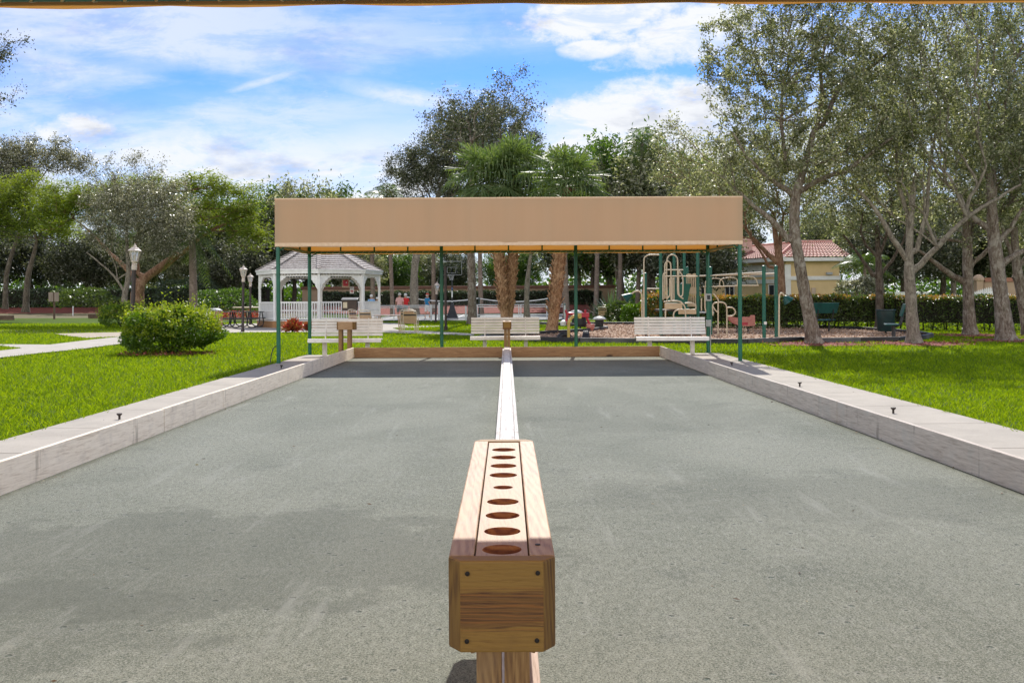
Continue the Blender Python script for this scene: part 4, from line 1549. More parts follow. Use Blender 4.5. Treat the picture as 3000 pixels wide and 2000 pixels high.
# ---------------- middle distance
b0 = at(1384, 947, 57)
make_tree('oak_tree', 'straight brown tree trunk left of the double sabal palm', 'tree', (b0.x, 57, terr(57)),
          trunkline([(1384, 950, .30), (1383, 880, .24), (1381, 790, .235), (1379, 700, .22), (1380, 600, .19), (1384, 520, .14)], 57),
          [blob(1420, 400, 57, 150, 130), blob(1330, 360, 57, 110, 110), blob(1480, 300, 57, 120, 110)],
          260, 9000, .15, B_OAK, L_DARK, None, spread=.3, edge=.5)
b0 = at(1545, 935, 58)
make_tree('slender_tree', 'slender tree with ascending limbs between the two sabal palms', 'tree', (b0.x, 58, terr(58)),
          trunkline([(1544, 938, .19), (1543, 880, .155), (1545, 830, .15), (1549, 790, .12), (1556, 740, .08)], 58),
          [blob(1580, 700, 58, 70, 60), blob(1520, 690, 58, 60, 60), blob(1560, 620, 58, 100, 70)],
          170, 4500, .14, B_GREY, L_OAK, None, spread=.25)
# the big silvery tree standing behind the canopy
make_tree('silver_tree', 'big round silvery dark tree rising behind the canopy and palms', 'tree', at(1300, 925, 74),
          trunkline([(1215, 925, .34), (1213, 840, .3), (1218, 760, .28), (1240, 680, .26), (1275, 600, .22)], 74),
          [blob(1330, 470, 74, 140, 110), blob(1250, 500, 74, 120, 90), blob(1440, 420, 74, 150, 100), blob(1370, 370, 74, 120, 70), blob(1460, 320, 74, 70, 70, w=.7), blob(1530, 370, 74, 60, 60, w=.6), blob(1160, 520, 74, 60, 60, w=.7), blob(1540, 470, 74, 70, 80), blob(1200, 590, 74, 90, 40)],
          720, 66000, .16, B_GREY, L_DARK, None, spread=.33, bf=.5, edge=.42, twig=.011)
# gnarled silver tree and red poinciana on the left
b0 = at(364, 925, 56)
make_tree('silver_tree', 'gnarled pale grey tree with thin twiggy top behind the small bush', 'tree', (b0.x, 56, terr(56)),
          trunkline([(364, 950, .2), (364, 890, .165), (366, 862, .16), (376, 800, .12), (372, 720, .10), (370, 640, .075)], 56),
          [blob(400, 640, 56, 160, 130), blob(330, 590, 56, 90, 100), blob(470, 620, 56, 110, 130), blob(380, 480, 56, 110, 60, w=.35), blob(360, 430, 56, 35, 50, w=.25), blob(470, 450, 56, 45, 40, w=.25), blob(500, 730, 56, 70, 50, w=.7), blob(290, 680, 56, 60, 60)],
          600, 40000, .11, B_GREY, L_GREY, None, limbs=[LM(z0, 56, q) for q in ([(868, 1200, .085), (800, 1100, .075), (710, 1020, .055), (610, 940, .035)], [(905, 1190, .075), (930, 1110, .06), (1000, 960, .045), (1060, 820, .03)], [(830, 1130, .045), (820, 1050, .035), (770, 930, .025)])], spread=.25, bf=.5, edge=.45, twig=.008)
b0 = at(405, 920, 62)
make_tree('poinciana_tree', 'red brown poinciana with a wide feathery flat crown on the left', 'tree', (b0.x, 62, terr(62)),
          trunkline([(402, 940, .5), (402, 890, .42), (405, 845, .40), (425, 815, .26), (470, 780, .2), (520, 740, .15)], 62),
          [blob(560, 640, 62, 120, 45, 120), blob(680, 620, 62, 100, 50, 120), blob(740, 690, 62, 70, 45, 100), blob(300, 600, 62, 130, 60, 130), blob(210, 590, 62, 110, 55, 120), blob(420, 560, 62, 160, 50, 140), blob(600, 545, 62, 110, 35, 120), blob(700, 560, 62, 80, 30, 90), blob(150, 640, 62, 60, 40, 100)],
          560, 40000, .24, B_RED, L_FEATH, None, limbs=[LM(z0, 62, q) for q in ([(980, 1180, .27), (1060, 1105, .23), (1160, 1050, .19), (1300, 940, .16), (1440, 820, .13), (1600, 735, .10), (1780, 670, .06)], [(950, 1130, .22), (870, 1030, .17), (780, 950, .13), (660, 820, .09), (520, 700, .05)], [(975, 1090, .16), (960, 900, .12), (1000, 700, .08)])], spread=.30, bf=.4, edge=.45, twig=.012, leafkw=dict(wr=.28, flat=.7, fold=.03))
b0 = at(75, 910, 72)
make_tree('shade_tree', 'dark trunked feathery tree near the left edge by the hedge', 'tree', (b0.x, 72, terr(72)),
          trunkline([(75, 915, .24), (78, 850, .21), (84, 800, .2), (95, 760, .16), (110, 700, .12)], 72),
          [blob(110, 620, 72, 130, 70, 130), blob(30, 640, 72, 100, 60), blob(180, 660, 72, 80, 50), blob(60, 560, 72, 110, 60), blob(-30, 590, 72, 80, 80)],
          420, 30000, .2, B_DARK, L_FEATH, None, spread=.4, edge=.45, twig=.012, leafkw=dict(wr=.3, flat=.5))
make_tree('silver_tree', 'tall glinting silvery tree behind the feathery trees at far left', 'tree', at(20, 910, 80),
          trunkline([(15, 905, .2), (20, 800, .17), (50, 700, .14), (90, 600, .10)], 80),
          [blob(70, 460, 80, 90, 60), blob(180, 460, 80, 60, 60, w=.8), blob(20, 530, 80, 110, 70), blob(230, 490, 80, 60, 50, w=.5), blob(-20, 470, 80, 60, 80)],
          420, 30000, .17, B_DARK, L_GREY, None, spread=.35, edge=.45, twig=.012)
# near tree outside the left edge: one leafy bough hangs into the picture
Y = 24
p = at(-210, 1060, Y)
make_tree('oak_tree', 'dark leafy bough reaching into the top left corner', 'tree', (p.x, Y, 0),
          [(p.x, Y, 0, .24), (p.x + .1, Y, 2, .19), (p.x + .1, Y, 3.6, .17), (p.x + .4, Y, 5.0, .12)],
          [blob(10, 200, Y, 55, 110, 80), blob(55, 120, Y, 34, 40, 50, .7), blob(-40, 300, Y, 50, 50), blob(-200, 250, Y, 130, 160), blob(-300, 400, Y, 130, 140)],
          260, 11000, .062, B_DARK, L_DARK, None, spread=.13, edge=.5, twig=.006)

# ---------------- palms
def fan_leaf(V, o, d, up, rad, nseg=26, droop=0.55):
    """costapalmate leaf: blades radiate from o about direction d"""
    d = Vector(d).normalized()
    s = d.cross(Vector(up)).normalized()
    nrm = s.cross(d)
    for k in range(nseg):
        a = (k / (nseg - 1) - .5) * R(260)
        dirv = (d * math.cos(a) + s * math.sin(a) + nrm * random.gauss(0, .07)).normalized()
        ln = rad * (0.80 + .20 * math.cos(a)) * random.uniform(.85, 1.08)
        w = rad * .026
        e = dirv.cross(nrm).normalized()
        e = (e + nrm * random.gauss(0, .5)).normalized() * w
        p0 = o + dirv * ln * .06
        p1 = o + dirv * ln * .50 - nrm * .05 * rad
        p2 = o + dirv * ln * .78 + Vector((0, 0, -droop * ln * random.uniform(.12, .24)))
        p3 = o + dirv * ln * random.uniform(.82, .94) + Vector((0, 0, -droop * ln * random.uniform(.5, .85)))
        V.append((p0 - e * .5, p0 + e * .5, p1 + e, p1 - e))
        V.append((p1 - e, p1 + e, p2 + e * .7, p2 - e * .7))
        V.append((p2 - e * .7, p2 + e * .7, p3 + e * .15, p3 - e * .15))


def sabal(base, lean, h, r, label, nf=30, fr=1.0, r_top=None, seed=1, second=None):
    rnd = random.Random(seed)
    t = thing('sabal_palm', label, 'palm', base, 0, 'sabal palms behind the court')
    stems = [(Vector((0, 0, 0)), Vector((lean, 0, h)))]
    if second:
        stems.append((Vector((second[0], .3, 0)), Vector((second[1], .3, second[2]))))
    for a, b_ in stems:
        mb = MB()
        n = 14
        pts = [a.lerp(b_, i / n) + Vector((math.sin(i * .5) * .03, 0, 0)) for i in range(n + 1)]
        mb.tube(pts, [r * (1.25 if i == 0 else 1.0 + .03 * math.sin(i * 1.7)) for i in range(n + 1)], 12)
        # criss-cross boots
        z = .9
        row = 0
        while z < (b_ - a).length - .1:
            f = z / (b_ - a).length
            for q in range(7):
                an = 2 * math.pi * (q + .5 * (row % 2)) / 7 + rnd.uniform(-.1, .1)
                o = a.lerp(b_, f) + Vector((math.cos(an), math.sin(an), 0)) * r * .9
                tang = Vector((-math.sin(an), math.cos(an), 0)) * (1 if row % 2 else -1)
                out = Vector((math.cos(an), math.sin(an), 0))
                ln = rnd.uniform(.24, .36) * (1.3 if rnd.random() < .12 else 1)
                mb.bar(o, o + (Vector((0, 0, 1)) + tang * .55 + out * (.28 if rnd.random() < .8 else .7)).normalized() * ln, .085, .022, up=out)
            z += .17
            row += 1
        mb.build('trunk', B_BOOT, t, smooth=50)
        V = []
        pet = MB()
        for k in range(nf):
            an = k * 2.399 + rnd.uniform(-.2, .2)
            el = R(80) - R(135) * (k / nf) ** 1.0
            dv = Vector((math.cos(an) * math.cos(el), math.sin(an) * math.cos(el), math.sin(el)))
            pl = rnd.uniform(.75, 1.15) * fr
            dv = (dv + Vector((rnd.gauss(0, .10), rnd.gauss(0, .10), rnd.gauss(0, .10)))).normalized()
            o = b_ + Vector((0, 0, .05)) + dv * pl + Vector((0, 0, -.08 * pl))
            pet.tube([b_, b_ + dv * pl * .5 + Vector((0, 0, .04)), o], [.022, .016, .012], 4)
            d2 = (dv + Vector((0, 0, -.25 - .75 * (k / nf)))).normalized()
            fan_leaf(V, o, d2, (dv + Vector((0, 0, .35 + .6 * (1 - k / nf)))) if abs(el) < R(70) else (0.2, 0, 1), rnd.uniform(.85, 1.1) * fr)
        pet.build('leaf_stalks', L_PALM, t)
        A = np.array([[tuple(v) for v in q] for q in V]).reshape(-1, 3)
        np_mesh('crown', A, np.arange(len(A)).reshape(-1, 4), L_PALM, t)
    return t


p = at(1482, 960, 46)
sabal((p.x, 46, terr(46)), -.62, 6.75, .20, 'double trunked sabal palm with shaggy brown boots behind the middle bench', fr=1.45, nf=52, seed=3, second=(.06, .62, 6.95))
p = g(1615, 976)
sabal((p.x, p.y, 0), .72, 6.2, .235, 'single sabal palm with woven boots beside the playground', fr=1.28, nf=46, seed=8)


def pinnate(V, o, dv, ln, droop, rnd, leafl=.55, n=22, w=.045):
    """feather frond from o"""
    dv = Vector(dv).normalized()
    pts = []
    for i in range(n + 1):
        t = i / n
        pts.append(o + dv * ln * t + Vector((0, 0, -droop * ln * t * t)))
    for i in range(2, n):
        tg = (pts[i + 1] - pts[i]).normalized()
        s = tg.cross(Vector((0, 0, 1)))
        if s.length < .05:
            s = Vector((1, 0, 0))
        s.normalize()
        t = i / n
        ll = leafl * (0.45 + 1.1 * math.sin(math.pi * min(1, t * .9 + .08))) * .75
        for sg in (-1, 1):
            d = (s * sg + tg * .55 + Vector((0, 0, -.45 + rnd.uniform(-.1, .1)))).normalized()
            e = tg * w
            p0 = pts[i]
            p1 = p0 + d * ll * .5
            p2 = p0 + d * ll + Vector((0, 0, -.18 * ll))
            V.append((p0 - e * .4, p0 + e * .4, p1 + e * .5, p1 - e * .5))
            V.append((p1 - e * .5, p1 + e * .5, p2 + e * .08, p2 - e * .08))
    return pts


def feather_palm(name, base, lean, h, r, label, nf=16, fl=2.6, droop=.45, el0=75, el1=-25, seed=1, mk=None, smooth_trunk=True, group=None, leafl=.6):
    rnd = random.Random(seed)
    t = thing(name, label, 'palm', base, 0, group)
    b_ = Vector((lean, 0, h))
    mb = MB()
    n = 12
    mb.tube([Vector((0, 0, 0)).lerp(b_, i / n) + Vector((.06 * h * .1 * math.sin(i / n * 3.1), 0, 0)) for i in range(n + 1)], [r * (1.35 if i == 0 else 1 - .25 * i / n) for i in range(n + 1)], 10)
    mb.build('trunk', mk or B_PALM, t, smooth=60)
    V = []
    st = MB()
    for k in range(nf):
        an = k * 2.399 + rnd.uniform(-.25, .25)
        el = R(el0) + (R(el1) - R(el0)) * k / max(1, nf - 1)
        dv = (math.cos(an) * math.cos(el), math.sin(an) * math.cos(el), math.sin(el))
        pts = pinnate(V, b_, dv, fl * rnd.uniform(.85, 1.1), droop * rnd.uniform(.8, 1.2), rnd, leafl)
        st.tube(pts[::3], [.03 * (1 - .8 * i / (len(pts[::3]))) for i in range(len(pts[::3]))], 4)
    st.build('frond_ribs', L_PALM2, t)
    A = np.array([[tuple(v) for v in q] for q in V]).reshape(-1, 3)
    np_mesh('crown', A, np.arange(len(A)).reshape(-1, 4), L_PALM2, t)
    return t


p = at(566, 945, 60)
feather_palm('royal_palm', (p.x, 60, terr(60)), -.05, 5.4, .26, 'ringed grey palm trunk between the round bush and the gazebo', 12, 2.4, .75, 60, -40, 5)
p = at(1866, 920, 84)
feather_palm('coconut_palm', (p.x, 84, terr(84)), .5, 14.4, .2, 'tall coconut palm right of the big silvery tree', 24, 3.0, .55, 80, -48, 9, leafl=.9)
p = at(1150, 920, 78)
feather_palm('coconut_palm', (p.x, 78, terr(78)), -.4, 9.4, .17, 'small coconut palm peeping over the left half of the canopy', 12, 2.4, .5, 75, -15, 4, leafl=.8)
p = at(2530, 930, 66)
feather_palm('queen_palm', (p.x, 66, terr(66)), .1, 3.6, .12, 'arching palm in front of the yellow house wall', 14, 2.4, .6, 80, 0, 12)
rp = None
for i, (px, Y, h, lab) in enumerate(((1940, 92, 9.0, 'far bare palm trunk behind the climbing frame'), (2185, 88, 9.6, 'thin palm in front of the left wing of the house'), (2150, 95, 11.0, 'far thin palm left of the house'),
                                     (1660, 70, 5.6, 'shaded palm trunk just right of the single sabal palm'), (1815, 82, 8.4, 'straight far palm trunk left of the climbing frame'), (1745, 76, 7.5, 'rough far palm trunk right of the canopy post'),
                                     (1270, 88, 9.0, 'far thin palm left of the basketball hoop'), (1095, 84, 8.2, 'pale far palm trunk behind the right end of the gazebo'), (1410, 80, 7.6, 'dark far palm trunk right of the basketball hoop'))):
    p = at(px, 900, Y)
    if rp is None:
        rp = feather_palm('queen_palm', (p.x, Y, terr(Y)), .15, h, .2, lab, 14, 2.4, .6, 75, -30, 21, group='far palms')
        rp0h = h
    else:
        dup(rp, (p.x, Y, terr(Y)), i * 1.3, lab, 'far palms', (1.25 if Y < 72 else 1.0, 1.25 if Y < 72 else 1.0, h / rp0h))

# ---------------- background trees: three builds, many copies
def proto(name, label, hgt, rw, m1, m2, ntips, nleaf, L, seed, group, tall=1.0, loc=(0, 0, 0)):
    global RNG
    old = RNG
    RNG = np.random.default_rng(seed)
    random.seed(seed)
    zc = hgt * .62
    bl = [(0, 0, zc, rw, rw, hgt * .36), (rw * .6, 0, zc * .9, rw * .6, rw * .6, hgt * .22), (-rw * .6, .3, zc * .95, rw * .6, rw * .6, hgt * .24), (0, rw * .6, zc * .8, rw * .7, rw * .6, hgt * .2), (.2, -rw * .5, zc * 1.15, rw * .6, rw * .5, hgt * .22)]
    t = make_tree(name, label, 'tree', (0, 0, 0), [(0, 0, -.1, .26), (.1, 0, hgt * .12, .21), (.05, .1, hgt * .24, .19), (.15, 0, hgt * .36, .15)], bl, ntips, nleaf, L, m1, m2, group, spread=.42, edge=.45, twig=.013)
    RNG = old
    t.location = loc
    return t


BG = 'background trees'
SPOT = [  # kind, picture x, distance, scale, label
    (0, 640, 100, 1.42, 'rounded bright green tree over the gazebo roof'), (0, 985, 106, 1.5, 'leafy green tree above the left corner of the canopy'),
    (1, 745, 108, 1.45, 'dark grey green tree behind the poinciana crown'), (1, 560, 96, 1.25, 'dark tree behind the ringed palm trunk'),
    (2, 250, 98, 1.0, 'shadowy tree behind the hedge at far left'), (1, 470, 102, 1.0, 'dark tree behind the gnarled silver tree'),
    (2, 90, 104, 1.2, 'tall dark tree behind the silvery tree at far left'), (2, -60, 96, 1.2, 'dark tree at the left edge behind the hedge'),
    (2, 860, 100, 1.2, 'dark tree behind the gazebo'), (0, 1130, 112, .9, 'pale green tree beyond the brown wall, left of the hoop'),
    (1, 1040, 100, .85, 'grey green tree beyond the right end of the gazebo'), (2, 1330, 116, .8, 'tree beyond the wall behind the hoop'),
    (0, 1500, 112, .9, 'light green tree beyond the wall between the sabal palms'), (1, 1700, 108, 1.45, 'grey green tree beyond the wall right of the single sabal'),
    (0, 1790, 104, 1.75, 'bright green tree right of the sabal crowns'), (2, 1960, 84, 1.35, 'dark green broad tree behind the climbing frame'),
    (0, 1915, 96, 1.75, 'green tree beside the coconut palm'), (1, 2040, 100, 1.75, 'tall tree behind the left wing of the house'), (2, 2040, 72, .8, 'shady tree behind the play posts'),
    (2, 2650, 72, 1.0, 'dark palmy tree right of the yellow house'), (2, 2760, 78, 1.1, 'dark tree behind the picket fence'),
    (2, 2900, 80, 1.1, 'dark tree behind the brown wall at right'), (1, 3020, 74, 1.1, 'dark grey tree at the right edge'),
    (1, 2580, 96, 1.2, 'tall grey green tree over the house roof'), (0, 2790, 98, 1.3, 'green tree high behind the oaks'), (1, 2400, 110, 1.3, 'far tree above the house ridge'),
    (0, 2960, 100, 1.4, 'tall tree behind the thick trunked oak'), (1, 1220, 120, .85, 'far hazy tree behind the people'), (1, 900, 103, 1.5, 'grey green tree over the left half of the canopy'), (0, 820, 106, 1.4, 'bright green tree over the left canopy corner'), (0, 1815, 90, 1.75, 'full green tree between the sabal palms and the coconut palm'), (1, 1890, 86, 1.75, 'silvery green tree just right of the coconut palm'), (2, 1735, 100, 1.55, 'dark tree directly behind the right sabal crown'), (0, 350, 110, 1.05, 'green tree behind the poinciana, left'),
    (2, 690, 92, .85, 'dark shrubby tree behind the lamps'), (2, 2110, 84, .95, 'leafy tree left of the house corner')]
protos = {}
random.seed(3)
for kind, px, Y, s, lab in SPOT:
    p = at(px, 900, Y)
    loc = (p.x, Y, terr(Y))
    if kind not in protos:
        a = {0: ('leafy_tree', 9.2, 3.9, B_OAK, L_GREEN, 360, 26000, .24, 41), 1: ('leafy_tree', 9.0, 3.6, B_GREY, L_OAK, 360, 24000, .22, 52), 2: ('leafy_tree', 8.6, 4.2, B_DARK, L_DARK, 360, 27000, .24, 63)}[kind]
        t = proto(a[0], lab, a[1], a[2], a[3], a[4], a[5], a[6], a[7], a[8], BG, loc=loc)
        t.scale = (s, s, s)
        protos[kind] = t
    else:
        dup(protos[kind], loc, random.uniform(0, 6.28), lab, BG, (s, s, s * random.uniform(.92, 1.08)))

# far woods: one uncountable mass
n = 30000
c = np.stack([RNG.uniform(-130, 130, n), RNG.uniform(150, 165, n), np.abs(RNG.normal(0, 1, n)) * 2.4 + .2], 1)
c[:, 2] *= 0.7 + 0.5 * np.sin(c[:, 0] * .11) ** 2 + .3 * np.sin(c[:, 0] * .31 + 1) ** 2
o = leaves('far_woods', c, RNG.uniform(.5, 1.1, n), L_GREEN, wr=.7)
tag(o, 'hazy green woods far beyond the wall', 'woods', kind='stuff')

# ---------------- hedges and bushes
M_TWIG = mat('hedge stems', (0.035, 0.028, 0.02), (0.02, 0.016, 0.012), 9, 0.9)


def hedge(label, p0, p1, wd, z0, z1, n, L, m, tips=0, gap=0.0, cat='hedge'):
    p0, p1 = Vector(p0), Vector(p1)
    t = thing('hedge', label, cat, p0, 0)
    d = p1 - p0
    ln = d.length
    ux = d / ln
    uy = Vector((-ux.y, ux.x, 0))
    mb = MB()
    k = int(ln / .35)
    for i in range(k):
        s = (i + random.random()) / k
        q = d * s + uy * random.uniform(-.25, .25) * wd
        mb.tube([q + Vector((0, 0, z0)), q + ux * random.uniform(-.15, .15) + Vector((0, 0, (z0 + z1) * .5)), q + ux * random.uniform(-.3, .3) + Vector((0, 0, z1 - .1))], [.035, .028, .012], 4)
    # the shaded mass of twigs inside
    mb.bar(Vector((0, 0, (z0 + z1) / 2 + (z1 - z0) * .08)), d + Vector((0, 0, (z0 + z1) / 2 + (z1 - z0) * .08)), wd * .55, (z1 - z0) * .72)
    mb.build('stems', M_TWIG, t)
    s = RNG.uniform(0, 1, n)
    face = RNG.uniform(0, 1, n)
    w = RNG.uniform(-.5, .5, n)
    z = RNG.uniform(0, 1, n) ** (0.8 if gap else 1)
    top = face < .28
    w = np.where(top, w, np.sign(w) * (.5 - np.abs(RNG.normal(0, .07, n))))
    z = np.where(top, 1 - np.abs(RNG.normal(0, .05, n)), z)
    wob = 0.05 * np.sin(s * ln * 2.1) + .05 * np.sin(s * ln * 5.3 + 1)
    c = np.outer(s, np.array(d)) + np.outer(w * (wd + wob * 2), np.array(uy))
    c[:, 2] += z0 + z * (z1 - z0 + wob)
    V = leaf_geo(c, L * RNG.uniform(.6, 1.3, n), wr=.55)
    np_mesh('foliage', V, np.arange(len(V)).reshape(-1, 4), m, t)
    if tips:
        s = RNG.uniform(0, 1, tips)
        keep_ = np.sin(s * ln * 1.3) + .6 * np.sin(s * ln * 3.7) + RNG.normal(0, .6, tips) > -.4
        s = s[keep_]
        c = np.outer(s, np.array(d)) + np.outer(RNG.uniform(-.55, .5, len(s)) * wd, np.array(uy))
        c[:, 2] += z1 + RNG.uniform(-.13, .07, len(s))
        V = leaf_geo(c, L * RNG.uniform(.6, 1.1, len(s)), wr=.5)
        np_mesh('new_growth', V, np.arange(len(V)).reshape(-1, 4), L_TIP, t)
    return t


a, b_ = g(2030, 964), g(2620, 968)
hedge('clipped green hedge with orange tips behind the playground', (a.x, 49, 0), (17.6, 45.0, 0), 1.3, .02, 1.52, 21000, .115, L_HEDGE, 5200, .4)
hedge('clipped hedge with orange tips behind the right oaks', (17.7, 45.0, 0), (25.5, 37.2, 0), 1.2, .02, 1.47, 17000, .10, L_HEDGE, 4200, .4)
hedge('tall dark hedge along the back of the lawn at far left', (-62, 93.5, .8), (-22.5, 93.5, .8), 2.2, 0, 1.75, 26000, .2, L_HEDGED)
hedge('dark hedge in front of the brown capped wall', (-17.5, 94.2, .8), (9.0, 94.2, .8), 1.6, 0, 1.35, 19000, .19, L_HEDGED)


def bush(label, loc, rx, ry, rz, n, L, m, new=0, seed=1, cat='bush', name='round_bush', lump=.12, mnew=None, group=None):
    t = thing(name, label, cat, loc, 0, group)
    mb = MB()
    for k in range(16):
        a = 2 * math.pi * k / 16
        mb.tube([(0.12 * math.cos(a), .12 * math.sin(a), 0), (rx * .35 * math.cos(a), ry * .35 * math.sin(a), rz * .8), (rx * .6 * math.cos(a), ry * .6 * math.sin(a), rz * 1.3)], [.02, .014, .006], 4)
    mb.build('stems', M_TWIG, t)
    d = unit(RNG.normal(size=(n, 3)))
    d[:, 2] = np.where(d[:, 2] < -.75, -d[:, 2], d[:, 2])
    lum = 1 + lump * (np.sin(d[:, 0] * 5 + seed) * np.sin(d[:, 1] * 4 + 2 * seed) + np.sin(d[:, 2] * 6 + d[:, 0] * 3))
    r = lum * (1 - np.abs(RNG.normal(0, .13, n)))
    # squarish clipped profile
    sq = 1 / np.maximum(np.abs(d[:, 0]) ** 2.6 + np.abs(d[:, 1]) ** 2.6 + np.abs(d[:, 2]) ** 2.6, 1e-6) ** (1 / 2.6)
    c = d * (r * sq)[:, None] * np.array([rx, ry, rz])
    c[:, 2] += rz * .98
    c = c[c[:, 2] > .02]
    V = leaf_geo(c, L * RNG.uniform(.6, 1.3, len(c)), wr=.5, out=d[:len(c)], outw=.35)
    np_mesh('foliage', V, np.arange(len(V)).reshape(-1, 4), m, t)
    if new:
        C = []
        for k in range(new):
            dd = unit(RNG.normal(size=(1, 3)))[0]
            dd[2] = abs(dd[2] + .25) - .25
            dd /= np.linalg.norm(dd)
            q_ = 1 / (abs(dd[0]) ** 2.6 + abs(dd[1]) ** 2.6 + abs(dd[2]) ** 2.6) ** (1 / 2.6)
            p_ = dd * q_ * np.array([rx, ry, rz]) + np.array([0, 0, rz * .98])
            ln = RNG.uniform(.06, .20) * (2.7 if RNG.random() < .13 else 1)
            for q in range(8):
                C.append(p_ + (dd * .5 + np.array([0, 0, .8])) * ln * q / 7 + RNG.normal(0, .018, 3))
        C = np.array(C)
        V = leaf_geo(C, L * RNG.uniform(.6, 1.1, len(C)), wr=.45, out=np.tile([[0, 0, 1.0]], (len(C), 1)), outw=.3)
        np_mesh('new_growth', V, np.arange(len(V)).reshape(-1, 4), mnew or L_NEW, t)
    return t


p = at(505, 1000, 28.3)
bush('big clipped bush with yellow green new growth on the left lawn', (p.x, 28.3, 0), 1.21, 1.15, .62, 17000, .095, L_BUSH, 680, 1, lump=.13)
mulch_ring(Vector((p.x, 28.3, 0)), 1.05, .72)
p = at(362, 940, 54)
bush('smaller bush behind the big clipped bush', (p.x, 54, terr(54)), 1.2, 1.1, .62, 5500, .11, L_BUSH, 220, 2, lump=.08)
# croton clumps, agaves, shrubs
L_CROT = leafmat('croton leaf', (0.30, 0.02, 0.03), (0.45, 0.12, 0.05), 0.35, 0.4, (1.4, 1.0, 0.8), (0.35, 0.30, 0.05))
for px, Y, s, lab in ((857, 45.0, 1.0, 'red and orange croton clump in front of the gazebo'), (905, 45.4, .72, 'smaller croton clump behind the green canopy post')):
    p = at(px, 940, Y)
    t = thing('croton_plant', lab, 'plant', (p.x, Y, 0), 0, 'crotons by the gazebo')
    n = 420
    a = RNG.uniform(0, 2 * np.pi, n)
    e = RNG.uniform(.1, 1.5, n)
    d = np.stack([np.cos(a) * np.cos(e), np.sin(a) * np.cos(e), np.sin(e)], 1)
    c = d * RNG.uniform(.05, .55, n)[:, None] * np.array([.75, .7, .8]) * s + np.array([0, 0, .08])
    V = leaf_geo(c, .24 * s * RNG.uniform(.7, 1.2, n), wr=.3, out=d, outw=.6)
    np_mesh('foliage', V, np.arange(len(V)).reshape(-1, 4), L_CROT, t)
    mb = MB()
    for k in range(9):
        mb.tube([(0, 0, 0), tuple(np.array([math.cos(k * .7) * .25, math.sin(k * .7) * .25, .4]) * s)], .012, 4)
    mb.build('stems', M_TWIG, t)
L_AGAVE = leafmat('agave blade', (0.05, 0.085, 0.055), (0.11, 0.15, 0.10), 0.2, 0.4)


def agave(label, loc, s, seed):
    rnd = random.Random(seed)
    V = []
    for k in range(46):
        a = k * 2.399
        el = R(85) - R(70) * k / 46
        d = Vector((math.cos(a) * math.cos(el), math.sin(a) * math.cos(el), math.sin(el)))
        sd = d.cross(Vector((0, 0, 1))).normalized() * .05 * s
        p0, p1, p2 = Vector((0, 0, .1)), d * .55 * s + Vector((0, 0, .1)), d * 1.25 * s * rnd.uniform(.8, 1.1) + Vector((0, 0, -.12 * s))
        V += [(p0 - sd * .7, p0 + sd * .7, p1 + sd, p1 - sd), (p1 - sd, p1 + sd, p2 + sd * .1, p2 - sd * .1)]
    A = np.array([[tuple(v) for v in q] for q in V]).reshape(-1, 3)
    o = np_mesh('agave_plant', A, np.arange(len(A)).reshape(-1, 4), L_AGAVE)
    o.location = loc
    tag(o, label, 'plant', 'spiky plants by the back bank')


for px, Y, s, lab in ((1790, 66, 1.7, 'spiky blue green agave left of the climbing frame, larger'), (1755, 68, 1.1, 'low spiky agave beside the larger one')):
    p = at(px, 910, Y)
    agave(lab, (p.x, Y, terr(Y)), s, int(px))
for px, Y, rx, rz, m_l, lab in ((1868, 57, .85, .55, L_BUSH, 'yellow green shrub behind the play post'), (1925, 50, .75, .8, L_HEDGE, 'orange tipped shrub beside the tall play post'), (1815, 60, .9, .6, L_HEDGE, 'dark shrub at the foot of the palm trunk left of the frame'),
                                (660, 76, 2.6, 1.1, L_GREEN, 'leafy green shrub behind the far lamps'), (250, 88, 2.6, .85, L_HEDGE, 'rounded green shrub in front of the left hedge'), (560, 88, 3.0, 1.3, L_HEDGED, 'dark shrub behind the ringed palm'),
                                (2520, 64, 1.5, 1.3, L_GREY, 'silver green shrub at the right end of the house'), (2450, 66, 1.3, .7, L_GREEN, 'low shrub against the yellow wall')):
    p = at(px, 910, Y)
    bush(lab, (p.x, Y, terr(Y) + (.7 if Y > 86 else 0)), rx, rx * .8, rz, 3600, .13 if Y < 62 else .2, m_l, 260 if 'orange' in lab else 0, int(px), mnew=L_TIP, name='shrub', cat='shrub')
# red flower bed behind the picnic table
n = 1500
c = np.stack([RNG.uniform(-22.5, -17.2, n), RNG.uniform(70, 73, n), .1 + RNG.uniform(0, .55, n)], 1)
o = leaves('flower_bed', c, RNG.uniform(.1, .25, n), leafmat('red flower', (0.30, 0.04, 0.03), (0.5, 0.10, 0.08), .3, .6, (1.3, 1, .8), (0.15, 0.2, 0.04)), wr=.6)
tag(o, 'bed of red flowers behind the picnic table', 'flowers', kind='stuff')

# ================================================================== STRUCTURES AND OBJECTS
def z2(x, y):
    return 700 + x / 3.6467, 650 + y / 3.6467


def z3(x, y):
    return 1250 + x / 3.6467, 650 + y / 3.6467


def z4(x, y):
    return 1750 + x / 3.6467, 650 + y / 3.6467


def z5(x, y):
    return 2250 + x / 3.136, 650 + y / 3.136


